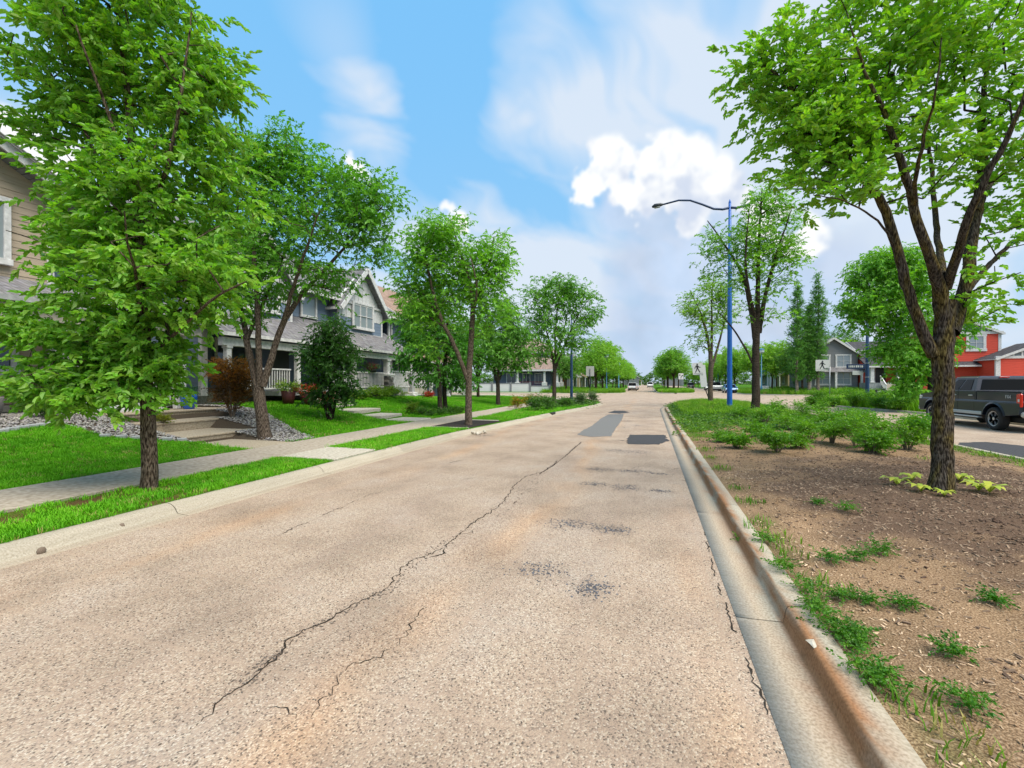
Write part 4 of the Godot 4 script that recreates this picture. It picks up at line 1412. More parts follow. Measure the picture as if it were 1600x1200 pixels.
	o.blobs = px_blobs([[665, 470, 36, 36, 0, 1.0], [640, 510, 26, 34, 0, 0.9], [690, 520, 45, 45, 0.5, 1.5], [655, 550, 36, 32, 0, 1.0], [705, 570, 34, 26, 0.4, 0.7], [720, 540, 26, 34, 0.8, 0.7], [672, 585, 26, 14, -0.2, 0.4], [722, 592, 22, 16, 0.8, 0.35]], z, 0.9)
	o.tips = 230; o.per = 10; o.clump = 0.5; o.leaf = 1.35
	o.dark = Color(0.055, 0.207, 0.027); o.light = Color(0.122, 0.354, 0.039)
	tree(o)
	b = hit(778, 633)
	z = depth_of(b)
	o = {"name": "boulevard_tree", "label": "upright many-stemmed tree on the lawn before the white panel fence", "base": b, "sides": 8, "sprig": sprig_mid, "tone": Vector3(0.161, 0.137, 0.121)}
	o.stems = px_stems([
		[[778, 633, 0, 0.16], [778, 605, 0, 0.14], [777, 590, 0, 0.14]],
		[[775, 595, 0, 0.09], [770, 560, 0, 0.07], [764, 510, 0, 0.04], [760, 480, 0, 0.02]],
		[[778, 592, 0, 0.09], [782, 545, 0, 0.07], [788, 500, 0, 0.04], [792, 462, 0, 0.02]],
		[[780, 594, 0, 0.08], [792, 560, 0.2, 0.06], [806, 520, 0.3, 0.03], [815, 490, 0.3, 0.015]]], z)
	o.blobs = px_blobs([[788, 480, 24, 26, 0, 1.0], [764, 520, 24, 30, 0, 1.0], [805, 520, 22, 34, 0, 1.0], [785, 555, 36, 26, 0, 1.2], [815, 555, 14, 26, 0, 0.4]], z, 0.95)
	o.tips = 190; o.per = 9; o.clump = 0.5; o.leaf = 1.4; o.tip_r = 0.008
	o.dark = Color(0.073, 0.244, 0.036); o.light = Color(0.195, 0.439, 0.059)
	tree(o)
	b = hit(866, 630)
	z = depth_of(b)
	o = {"name": "corner_tree", "label": "round crowned street tree on the planted corner before the dark blue pole", "base": b, "sides": 8, "sprig": sprig_mid, "tone": Vector3(0.185, 0.157, 0.137)}
	o.stems = px_stems([
		[[866, 630, 0, 0.17], [866, 600, 0, 0.15], [867, 570, 0, 0.14]],
		[[866, 575, 0, 0.10], [860, 540, 0, 0.07], [845, 490, 0, 0.04], [832, 455, 0, 0.02]],
		[[867, 572, 0, 0.10], [868, 520, 0, 0.07], [872, 470, 0, 0.04], [875, 440, 0, 0.02]],
		[[868, 575, 0, 0.10], [882, 540, 0, 0.07], [902, 495, 0, 0.04], [922, 465, 0, 0.02]],
		[[867, 565, 0, 0.07], [880, 520, 1.0, 0.05], [890, 470, 1.4, 0.02]]], z)
	o.blobs = px_blobs([[850, 462, 36, 28, 0, 1.2], [895, 462, 38, 26, 0, 1.2], [875, 445, 24, 16, 0, 0.5], [915, 490, 25, 26, 0, 0.9], [835, 500, 26, 34, 0, 0.9], [875, 510, 50, 36, 0, 1.6], [850, 545, 30, 26, 0, 0.7], [900, 540, 30, 22, 0, 0.7]], z, 0.95)
	o.tips = 250; o.per = 9; o.clump = 0.55; o.leaf = 1.5; o.tip_r = 0.009
	o.dark = Color(0.085, 0.281, 0.036); o.light = Color(0.220, 0.476, 0.059)
	tree(o)
	# dense tree on the right verge, behind the near median tree
	b = G(15.4, 31.5)
	o = {"name": "verge_tree", "label": "broad dense tree on the verge beyond the pickup's nose", "base": b, "sides": 8, "sprig": sprig_mid, "tone": Vector3(0.149, 0.129, 0.113)}
	z = depth_of(b)
	o.stems = px_stems([[[1455, 640, 0, 0.2], [1452, 570, 0, 0.17], [1448, 520, 0, 0.14]], [[1450, 540, 0, 0.1], [1420, 480, 0, 0.07], [1380, 430, 0, 0.02]], [[1448, 530, 0, 0.1], [1450, 460, 0, 0.06], [1440, 400, 0, 0.02]], [[1450, 550, 0, 0.08], [1400, 530, 0.3, 0.05], [1345, 505, 0.5, 0.02]], [[1450, 540, 0, 0.1], [1490, 490, 0, 0.06], [1520, 440, 0, 0.02]]], z)
	o.blobs = px_blobs([[1370, 430, 50, 32, 0, 1.2], [1345, 480, 38, 30, 0, 1.0], [1420, 430, 50, 40, 0.3, 1.4], [1400, 490, 60, 34, 0, 1.5], [1440, 540, 50, 40, 0.5, 1.2], [1400, 545, 40, 24, 0, 0.7], [1490, 500, 40, 46, 0.5, 0.9], [1425, 590, 34, 24, 0.2, 0.6], [1395, 400, 40, 16, 0, 0.4]], z, 0.9)
	o.tips = 480; o.per = 11; o.clump = 0.55; o.leaf = 1.5
	o.dark = Color(0.098, 0.317, 0.033); o.light = Color(0.256, 0.537, 0.051)
	tree(o)
	print("  far trees ", Time.get_ticks_msec())
	# far street trees: two patterns, each copied along its row
	var far_left := vase({"name": "street_tree", "label": "bright green street tree in the row above the parked white cars", "group": "street trees beyond the crossing, left row", "base": G(-8.6, 76.0), "tips": 190, "per": 9, "clump": 0.9, "sprig": sprig_far, "leaf": 1.15, "tip_r": 0.012, "sides": 6, "twig_sides": 3, "dark": Color(0.134, 0.366, 0.028), "light": Color(0.305, 0.586, 0.051)}, 9.8, 8.0, 5, 2.4, 0.17)
	for k in range(1, 14):
		var s := 76.0 + k * 9.5 + rng.randf_range(-1.5, 1.5)
		copy_of(far_left, G(-8.8 + rng.randf_range(-0.8, 0.8), s), rng.randf() * TAU, rng.randf_range(0.85, 1.1), "bright green street tree in the row above the parked white cars")
	for k in 10:
		var s := 72.0 + k * 11.0 + rng.randf_range(-2.5, 2.5)
		copy_of(far_left, G(-15.0 + rng.randf_range(-2.5, 2.5), s + 8.0), rng.randf() * TAU, rng.randf_range(0.7, 1.0), "bright green street tree in the row above the parked white cars")
	var far_med := vase({"name": "far_median_tree", "label": "vase-shaped tree in the tight row on the far median", "group": "trees on the far median", "base": G(4.0, 84.0), "tips": 150, "per": 8, "clump": 0.7, "sprig": sprig_far, "leaf": 1.0, "tip_r": 0.012, "sides": 6, "twig_sides": 3, "dark": Color(0.110, 0.329, 0.028), "light": Color(0.244, 0.512, 0.051)}, 7.6, 5.6, 6, 2.6, 0.14)
	for a in [[3.2, 86.5], [5.0, 88.0], [3.4, 92], [4.8, 96], [3.8, 104], [4.4, 116], [4.0, 132], [4.2, 152]]:
		copy_of(far_med, G(a[0], a[1]), rng.randf() * TAU, rng.randf_range(0.88, 1.08), "vase-shaped tree in the tight row on the far median")
	var far_right := vase({"name": "verge_tree", "label": "light green street tree in the far row above the pickup and blue car", "group": "street trees beyond the crossing, right row", "base": G(18.5, 80.0), "tips": 190, "per": 9, "clump": 0.85, "sprig": sprig_far, "leaf": 1.1, "tip_r": 0.012, "sides": 6, "twig_sides": 3, "dark": Color(0.146, 0.378, 0.028), "light": Color(0.317, 0.586, 0.051)}, 8.2, 7.0, 5, 2.3, 0.16)
	for k in range(1, 13):
		var s := 80.0 + k * 9.0 + rng.randf_range(-1.5, 1.5)
		copy_of(far_right, G(17.5 + rng.randf_range(-1.0, 1.5), s), rng.randf() * TAU, rng.randf_range(0.85, 1.08), "light green street tree in the far row above the pickup and blue car")
	for a in [[23, 84], [26, 90], [30, 86], [24, 100], [34, 96], [29, 108], [40, 100], [52, 112], [46, 104]]:
		copy_of(far_right, G(a[0], a[1]), rng.randf() * TAU, rng.randf_range(0.9, 1.2), "light green street tree in the far row above the pickup and blue car")
	# poplars
	var spots := [[1245, 619, 444, 0.5, "tall columnar poplar with a pale trunk beside the crossing, thicker of the pair"], [1278, 618, 434, 0.5, "tallest columnar poplar beside the crossing, dark and tight"], [1264, 618, 478, 0.32, "thin short poplar squeezed between the two tall poplars"]]
	for a in spots:
		var zz := 60.0
		b = at(a[0], 600, zz)
		b.y = gh(b.x, -b.z)
		var top := at(a[0], a[2], zz)
		var hh := top.y - b.y
		var wd: float = 2.5 * a[3] / 0.5
		o = {"name": "poplar", "label": a[4], "base": b, "sides": 8, "twig_sides": 3, "sprig": sprig_far, "leaf": 0.6, "tone": Vector3(0.436, 0.403, 0.363), "group": ""}
		o.stems = [[[b, 0.22], [b + Vector3(0, hh * 0.4, 0), 0.14], [b + Vector3(0.1, hh * 0.97, 0), 0.03]]]
		o.blobs = []
		for k in 9:
			var f := k / 8.0
			var rr := wd * (0.46 if f < 0.6 else lerpf(0.46, 0.2, (f - 0.6) / 0.4)) * (0.8 if k == 0 else 1.0)
			o.blobs.append([b + Vector3(rng.randf_range(-0.15, 0.15), hh * lerpf(0.2, 0.96, f), 0), Vector3(rr, hh * 0.09, rr), rr])
		o.tips = 520; o.per = 8; o.clump = 0.3; o.tip_r = 0.01; o.upright = 0.9
		o.dark = Color(0.075, 0.24, 0.045); o.light = Color(0.16, 0.40, 0.08)
		tree(o)
	# yard trees between the right-hand houses
	for a in [[25.5, 84.0, 10.5, 6.0, "dark leafy tree between the poplars and the grey gabled house"], [31.0, 88.0, 11.0, 7.5, "large dim tree behind the grey gabled house"], [20.5, 72.0, 7.5, 6.0, "dark green tree left of the pale poplar trunk"]]:
		vase({"name": "garden_tree", "label": a[4], "base": G(a[0], a[1]), "tips": 190, "per": 8, "clump": 0.8, "sprig": sprig_far, "leaf": 0.95, "tip_r": 0.012, "sides": 6, "twig_sides": 3, "dark": Color(0.049, 0.171, 0.030), "light": Color(0.134, 0.305, 0.051)}, a[2], a[3], 5, 1.8, 0.16)
	# trees between the left-hand houses and behind them
	for a in [[-14.5, 37.0, 7.0, 6.0, "dark garden tree hiding the wall behind the lattice fence"], [-20.0, 43.0, 9.0, 7.0, "tall garden tree behind the white panel fence"], [-26.0, 56.0, 9.0, 7.0, "broad tree across the side street behind the fence"], [-12.5, 69.5, 6.0, 4.5, "small loose tree beside the porch across the side street"]]:
		vase({"name": "garden_tree", "label": a[4], "base": G(a[0], a[1]), "tips": 170, "per": 8, "clump": 0.7, "sprig": sprig_far, "leaf": 0.9, "tip_r": 0.012, "sides": 6, "twig_sides": 3, "dark": Color(0.061, 0.207, 0.030), "light": Color(0.171, 0.378, 0.051)}, a[2], a[3], 5, 1.8, 0.15)

	# wood closing the view far up the street
	var wood := thing("far_wood", "distant belt of trees closing the far end of the street", "wood", Vector3.ZERO, 0.0, "", "stuff")
	var xf := []
	var cols := PackedColorArray()
	for k in 5200:
		var x := rng.randf_range(-150.0, 190.0)
		var top := 6.0 + 4.5 * (0.5 + noise.get_noise_1d(x * 0.25)) + 2.0 * noise_fine.get_noise_1d(x * 0.12)
		var s := rng.randf_range(300.0, 320.0)
		xf.append(Transform3D(Basis.from_euler(Vector3(rng.randf_range(-0.6, 0.6), rng.randf() * TAU, rng.randf_range(-0.6, 0.6))) * rng.randf_range(4.0, 7.0), Vector3(x, pow(rng.randf(), 0.7) * top, -s)))
		cols.append(Color(0.06, 0.17, 0.03).lerp(Color(0.15, 0.30, 0.05), rng.randf()))
	many("foliage", sprig_far, M.leaf, xf, cols, wood)

# ---------------------------------------------------------------- houses
# children are placed in world metres: org is the house's own place
func wbox(called: String, a: Vector3, b: Vector3, m: Material, parent: Node3D, org: Vector3, bevel := 0.0) -> MeshInstance3D:
	var size := (b - a).abs()
	if bevel > 0.0: return cbox(called, size, (a + b) * 0.5 - org, m, parent, bevel)
	return box(called, size, (a + b) * 0.5 - org, m, parent)

# lap boards on a wall from a to b (feet, counter-clockwise round the house), clipped under a gable when peak > 0
func boards(a: Vector3, b: Vector3, high: float, m: Material, parent: Node3D, org: Vector3, pitch := 0.18, peak := 0.0, called := "siding_board") -> void:
	var dir := (b - a).normalized()
	var out := dir.cross(Vector3.UP)
	var n := int(ceil((high + peak) / pitch))
	for k in n:
		var y0 := k * pitch
		var hgt := minf(pitch, high + peak - y0)
		var c0 := 0.0
		var len := (b - a).length()
		if y0 + hgt > high and peak > 0.0:
			var cut := clampf((y0 + hgt * 0.6 - high) / peak, 0, 1) * len * 0.5
			c0 = cut
			len -= 2.0 * cut
			if len < 0.1: continue
		var mid := a + dir * (c0 + len * 0.5) + Vector3(0, y0 + hgt * 0.5, 0) + out * 0.008
		var o := put(unit, called, m, parent, mid - org)
		var bs := Basis(dir, Vector3.UP, out)
		bs = bs.rotated(dir, -0.07)
		o.basis = bs.scaled_local(Vector3(len, hgt + 0.012, 0.022))

func window(c: Vector3, w: float, h: float, out: Vector3, parent: Node3D, org: Vector3, nx := 2, ny := 1, glass := "glass", frame := "trim", trim := 0.11) -> void:
	var right := Vector3.UP.cross(out)
	var bs := Basis(right, Vector3.UP, out)
	var pane := put(unit, "window", M[glass], parent, c - org + out * 0.055)
	pane.basis = bs.scaled_local(Vector3(w, h, 0.04))
	var st := st0(true)
	for a in [[Vector3(0, h * 0.5 + trim * 0.5, 0), Vector3(w + trim * 2.4, trim, 0.09)], [Vector3(0, -h * 0.5 - trim * 0.6, 0.01), Vector3(w + trim * 2.4, trim * 1.2, 0.12)], [Vector3(-w * 0.5 - trim * 0.5, 0, 0), Vector3(trim, h, 0.085)], [Vector3(w * 0.5 + trim * 0.5, 0, 0), Vector3(trim, h, 0.085)]]:
		chamfer(st, a[1], 0.01, a[0])
	for k in range(1, nx):
		chamfer(st, Vector3(0.045, h, 0.05), 0.006, Vector3(-w * 0.5 + w * k / nx, 0, 0.012))
	for k in range(1, ny):
		chamfer(st, Vector3(w, 0.035, 0.046), 0.006, Vector3(0, -h * 0.5 + h * k / ny, 0.012))
	# the frame hangs under the pane; undo the pane's scale
	var fr := put(done(st), "window_frame", M[frame], pane)
	fr.basis = pane.basis.inverse() * bs
	fr.position = pane.basis.inverse() * (out * 0.03)

func roof(a: Vector3, b: Vector3, c: Vector3, d: Vector3, m: Material, parent: Node3D, org: Vector3, thick := 0.16) -> MeshInstance3D:
	return put(slab_mesh(a - org, b - org, c - org, d - org, thick), "roof", m, parent)

func bar(called: String, a: Vector3, b: Vector3, w: float, h: float, m: Material, parent: Node3D, org: Vector3) -> void:   # a board from a to b
	var dir := (b - a).normalized()
	var side := dir.cross(Vector3.UP).normalized()
	var o := put(unit, called, m, parent, (a + b) * 0.5 - org)
	o.basis = Basis(dir, side.cross(dir), side).scaled_local(Vector3((b - a).length(), h, w))

func column(foot: Vector3, high: float, w: float, parent: Node3D, org: Vector3, m: Material) -> void:
	var st := st0(true)
	chamfer(st, Vector3(w, high, w), 0.015, Vector3(0, high * 0.5, 0))
	chamfer(st, Vector3(w * 1.35, 0.12, w * 1.35), 0.015, Vector3(0, 0.062, 0))
	chamfer(st, Vector3(w * 1.3, 0.1, w * 1.3), 0.015, Vector3(0, high - 0.052, 0))
	put(done(st), "column", m, parent, foot - org)

func railing(a: Vector3, b: Vector3, parent: Node3D, org: Vector3, m: Material, gap := 0.13, high := 0.9) -> void:
	bar("top_rail", a + Vector3(0, high, 0), b + Vector3(0, high, 0), 0.08, 0.06, m, parent, org)
	bar("bottom_rail", a + Vector3(0, 0.1, 0), b + Vector3(0, 0.1, 0), 0.06, 0.06, m, parent, org)
	var n := int((b - a).length() / gap)
	for k in n:
		var p := a.lerp(b, (k + 0.5) / n)
		box("baluster", Vector3(0.035, high - 0.15, 0.035), p + Vector3(0, high * 0.5 + 0.04, 0) - org, m, parent)

# gable roof over a rectangle; along = "x": ridge runs along x
func gable_roof(x0: float, x1: float, s0: float, s1: float, eave: float, ridge: float, along: String, m: Material, parent: Node3D, org: Vector3, over := 0.4, fascia: Material = null) -> void:
	var tr: Material = fascia if fascia else M.trim
	if along == "x":
		var c := (s0 + s1) * 0.5
		var slope := (ridge - eave) / ((s1 - s0) * 0.5)
		var e := eave - slope * over
		var A := x0 - over
		var B := x1 + over
		roof(Vector3(A, e, -(s0 - over)), Vector3(B, e, -(s0 - over)), Vector3(B, ridge, -c), Vector3(A, ridge, -c), m, parent, org)
		roof(Vector3(B, e, -(s1 + over)), Vector3(A, e, -(s1 + over)), Vector3(A, ridge, -c), Vector3(B, ridge, -c), m, parent, org)
		for x in [A - 0.02, B + 0.02]:
			bar("rake_board", Vector3(x, e - 0.1, -(s0 - over)), Vector3(x, ridge - 0.1, -c), 0.05, 0.26, tr, parent, org)
			bar("rake_board", Vector3(x, e - 0.1, -(s1 + over)), Vector3(x, ridge - 0.1, -c), 0.05, 0.26, tr, parent, org)
		for s in [s0 - over - 0.03, s1 + over + 0.03]:
			bar("gutter", Vector3(A, e - 0.1, -s), Vector3(B, e - 0.1, -s), 0.1, 0.13, tr, parent, org)
	else:
		var c := (x0 + x1) * 0.5
		var slope := (ridge - eave) / ((x1 - x0) * 0.5)
		var e := eave - slope * over
		var A := s0 - over
		var B := s1 + over
		roof(Vector3(x1 + over, e, -A), Vector3(x1 + over, e, -B), Vector3(c, ridge, -B), Vector3(c, ridge, -A), m, parent, org)
		roof(Vector3(x0 - over, e, -B), Vector3(x0 - over, e, -A), Vector3(c, ridge, -A), Vector3(c, ridge, -B), m, parent, org)
		for s in [A - 0.02, B + 0.02]:
			bar("rake_board", Vector3(x0 - over, e - 0.1, -s), Vector3(c, ridge - 0.1, -s), 0.05, 0.26, tr, parent, org)
			bar("rake_board", Vector3(x1 + over, e - 0.1, -s), Vector3(c, ridge - 0.1, -s), 0.05, 0.26, tr, parent, org)
		for x in [x0 - over - 0.03, x1 + over + 0.03]:
			bar("gutter", Vector3(x, e - 0.1, -A), Vector3(x, e - 0.1, -B), 0.1, 0.13, tr, parent, org)

func gable_wall(a: Vector3, b: Vector3, peak: float, m: Material, parent: Node3D, org: Vector3, thick := 0.12) -> void:
	var dir := (b - a).normalized()
	var out := dir.cross(Vector3.UP)
	var len := (b - a).length()
	put(prism_mesh(PackedVector2Array([Vector2(0, 0), Vector2(len, 0), Vector2(len * 0.5, peak)]), a - org - out * thick, dir, Vector3.UP, out * thick), "gable", m, parent)

func simple_house(label: String, x: float, s: float, w: float, deep: float, high: float, wall: String, roof_m: String, facing: float, along := "x") -> Node3D:
	var g := gh(x, s)
	var org := Vector3(x, g, -s)
	var h := thing("house", label, "house", org)
	var xa := x - (deep if facing > 0 else 0.0)
	var xb := x + (0.0 if facing > 0 else deep)
	wbox("wall", Vector3(xa, g - 0.3, -s), Vector3(xb, g + high, -(s + w)), M[wall], h, org)
	var ridge := high + g + 0.42 * (w if along == "x" else deep) * 0.5 + 0.8
	gable_roof(xa, xb, s, s + w, g + high, ridge, along, M[roof_m], h, org, 0.4)
	var front := Vector3(signf(facing), 0, 0)
	if along == "x":
		gable_wall(Vector3(xb, g + high, -s), Vector3(xb, g + high, -(s + w)), ridge - g - high - 0.05, M[wall], h, org)
		gable_wall(Vector3(xa, g + high, -(s + w)), Vector3(xa, g + high, -s), ridge - g - high - 0.05, M[wall], h, org)
	else:
		gable_wall(Vector3(xa, g + high, -s), Vector3(xb, g + high, -s), ridge - g - high - 0.05, M[wall], h, org)
	for f in [0.28, 0.72]:
		window(Vector3(x, g + high - 1.3, -(s + w * f)), 1.3, 1.3, front, h, org)
		window(Vector3((xa + xb) * 0.5 + deep * (f - 0.5) * 0.8, g + high - 1.3, -s), 1.1, 1.3, Vector3(0, 0, 1), h, org)
	window(Vector3(x, g + 1.7, -(s + w * 0.3)), 1.6, 1.4, front, h, org)
	wbox("door", Vector3(x - 0.05, g + 0.3, -(s + w * 0.62)), Vector3(x + 0.06 * signf(facing), g + 2.4, -(s + w * 0.62 + 1.0)), M.door_dark, h, org)
	# porch
	var px := x + 1.6 * signf(facing)
	if facing > 0: roof(Vector3(px, g + 2.7, -s), Vector3(px, g + 2.7, -(s + w)), Vector3(x, g + 3.5, -(s + w)), Vector3(x, g + 3.5, -s), M[roof_m], h, org)
	else: roof(Vector3(px, g + 2.7, -(s + w)), Vector3(px, g + 2.7, -s), Vector3(x, g + 3.5, -s), Vector3(x, g + 3.5, -(s + w)), M[roof_m], h, org)
	bar("gutter", Vector3(px, g + 2.6, -s), Vector3(px, g + 2.6, -(s + w)), 0.1, 0.2, M.trim, h, org)
	for f in [0.02, 0.5, 0.98]:
		column(Vector3(px - 0.15 * signf(facing), g, -(s + w * f)), 2.6, 0.2, h, org, M.trim)
	return h

func build_houses() -> void:
	house_beige()
	house_blue()
	house_slate()
	house_corner()
	house_red()
	house_grey()
	simple_house("dark red sided house with a red gable beside the tan corner house", -18.0, 92.0, 9.0, 9.0, 4.6, "siding_red", "roof_red", 1.0)
	simple_house("grey sided house hidden by the bright street trees", -18.0, 106.0, 9.0, 9.0, 5.6, "siding_grey", "roof_grey", 1.0)
	simple_house("tan house farther up among the left row of trees", -18.0, 121.0, 9.0, 9.0, 5.6, "siding_tan", "roof_brown", 1.0)
	simple_house("slate house far up the left row of trees", -18.0, 137.0, 9.0, 9.0, 5.6, "siding_slate", "roof_grey", 1.0)
	simple_house("grey house behind the row of light green trees", 27.0, 88.0, 9.0, 9.0, 5.4, "siding_grey", "roof_taupe", -1.0)
	simple_house("tan house behind the silver pickup", 27.0, 104.0, 9.0, 9.0, 5.4, "siding_tan", "roof_brown", -1.0)
	simple_house("blue house farther up behind the light green trees", 27.0, 121.0, 9.0, 9.0, 5.4, "siding_blue", "roof_grey", -1.0)
	simple_house("pale house closing the far end of the street", 8.0, 250.0, 10.0, 9.0, 6.0, "siding_grey", "roof_grey", -1.0, "z")
	simple_house("small grey house closing the far end of the street", -6.0, 270.0, 10.0, 9.0, 5.0, "siding_grey", "roof_brown", 1.0, "z")
	garden_things()

func house_beige() -> void:
	var org := Vector3(-16.5, 0.75, -4.0)
	var h := thing("house", "beige sided house with a steep white-trimmed gable and white porch stairs", "house", org)
	var x := -16.5
	wbox("foundation", Vector3(-26, 0.4, 3), Vector3(x - 0.1, 1.4, -8.5), M.concrete, h, org)
	wbox("wall", Vector3(-26, 1.4, 3), Vector3(x - 0.04, 7.0, -8.45), M.siding_beige, h, org)
	boards(Vector3(x - 0.03, 1.4, 1.0), Vector3(x - 0.03, 1.4, -8.38), 5.7, M.siding_beige, h, org, 0.19)
	boards(Vector3(x - 0.03, 7.1, 3.0), Vector3(x - 0.03, 7.1, -8.9), 0.0, M.siding_beige, h, org, 0.19, 3.2)
	wbox("corner_board", Vector3(x - 0.1, 1.3, -8.36), Vector3(x + 0.035, 7.1, -8.52), M.trim, h, org, 0.01)
	gable_roof(-26, x, -3.0, 8.9, 7.0, 10.3, "x", M.roof_grey, h, org, 0.6)
	# shallow lower gable set in front
	for k in 2:
		bar("rake_board", Vector3(x + 0.34, 7.0, -9.1), Vector3(x + 0.34, 9.55, -3.6), 0.05, 0.24, M.trim, h, org)
	for k in 7:
		bar("soffit_board", Vector3(x + 0.05 + 0.12 * k, 6.76, -9.4), Vector3(x + 0.05 + 0.12 * k, 9.9, -3.6), 0.10, 0.02, M.trim_grey, h, org)
	window(Vector3(x, 5.75, -6.75), 1.35, 1.5, Vector3(1, 0, 0), h, org, 2, 1, "glass_pale", "trim", 0.14)
	window(Vector3(x, 2.75, -6.7), 1.7, 1.35, Vector3(1, 0, 0), h, org, 2, 2, "glass", "trim", 0.16)
	# porch roof
	roof(Vector3(-14.5, 3.8, 1), Vector3(-14.5, 3.8, -11.6), Vector3(x, 4.55, -11.6), Vector3(x, 4.55, 1), M.roof_grey, h, org)
	bar("gutter", Vector3(-14.45, 3.72, 1), Vector3(-14.45, 3.72, -11.6), 0.1, 0.13, M.trim_grey, h, org)
	wbox("beam", Vector3(-14.8, 3.25, 1), Vector3(-14.6, 3.62, -11.5), M.trim_beige, h, org, 0.01)
	wbox("porch_ceiling", Vector3(-16.4, 3.56, 1), Vector3(-14.8, 3.6, -11.4), M.trim_grey, h, org)
	# stone skirt below the window
	var k2 := 0
	for row in 4:
		var s := 1.5 + 0.15 * (row % 2)
		while s < 8.2:
			var w := rng.randf_range(0.3, 0.6)
			cbox("stone", Vector3(0.16, 0.19, w - 0.02), Vector3(x + 0.1, 0.8 + row * 0.2, -(s + w * 0.5)) - org, [M.stone_b, M.stone_c, M.stone_c][k2 % 3], h, 0.02)
			s += w
			k2 += 1
	# recessed entry
	wbox("entry_wall", Vector3(-18.6, 1.4, -8.5), Vector3(-18.4, 3.6, -11.5), M.siding_beige, h, org)
	wbox("door", Vector3(-18.36, 1.45, -9.4), Vector3(-18.3, 3.5, -10.3), M.trim, h, org)
	wbox("porch_floor", Vector3(-18.4, 1.2, -8.5), Vector3(-15.9, 1.42, -11.4), M.trim_grey, h, org, 0.01)
	column(Vector3(-14.9, 1.4, -8.55), 2.0, 0.26, h, org, M.trim)
	column(Vector3(-15.2, 1.4, -11.2), 2.0, 0.26, h, org, M.trim)
	for k in 4:
		wbox("stair", Vector3(-16.0 + k * 0.3 - 0.02, 0.8, -8.55), Vector3(-15.7 + k * 0.3, 1.36 - k * 0.14, -10.5), M.panel_white, h, org, 0.01)
	wbox("newel_post", Vector3(-15.75, 1.2, -10.58), Vector3(-15.53, 2.2, -10.8), M.trim, h, org, 0.02)
	wbox("newel_cap", Vector3(-15.8, 2.2, -10.53), Vector3(-15.48, 2.3, -10.85), M.trim, h, org, 0.02)
	bar("hand_rail", Vector3(-15.6, 2.05, -10.69), Vector3(-14.6, 1.45, -10.69), 0.08, 0.1, M.trim, h, org)
	for k in 6:
		box("baluster", Vector3(0.04, 0.6, 0.04), Vector3(-15.4 + k * 0.15, 1.62 - k * 0.09, -10.69) - org, M.trim, h)
	wbox("newel_post", Vector3(-14.72, 0.85, -10.6), Vector3(-14.56, 1.6, -10.78), M.trim, h, org, 0.02)
	wbox("panel", Vector3(-17.9, 1.42, -10.65), Vector3(-15.8, 2.1, -10.72), M.trim_beige, h, org)

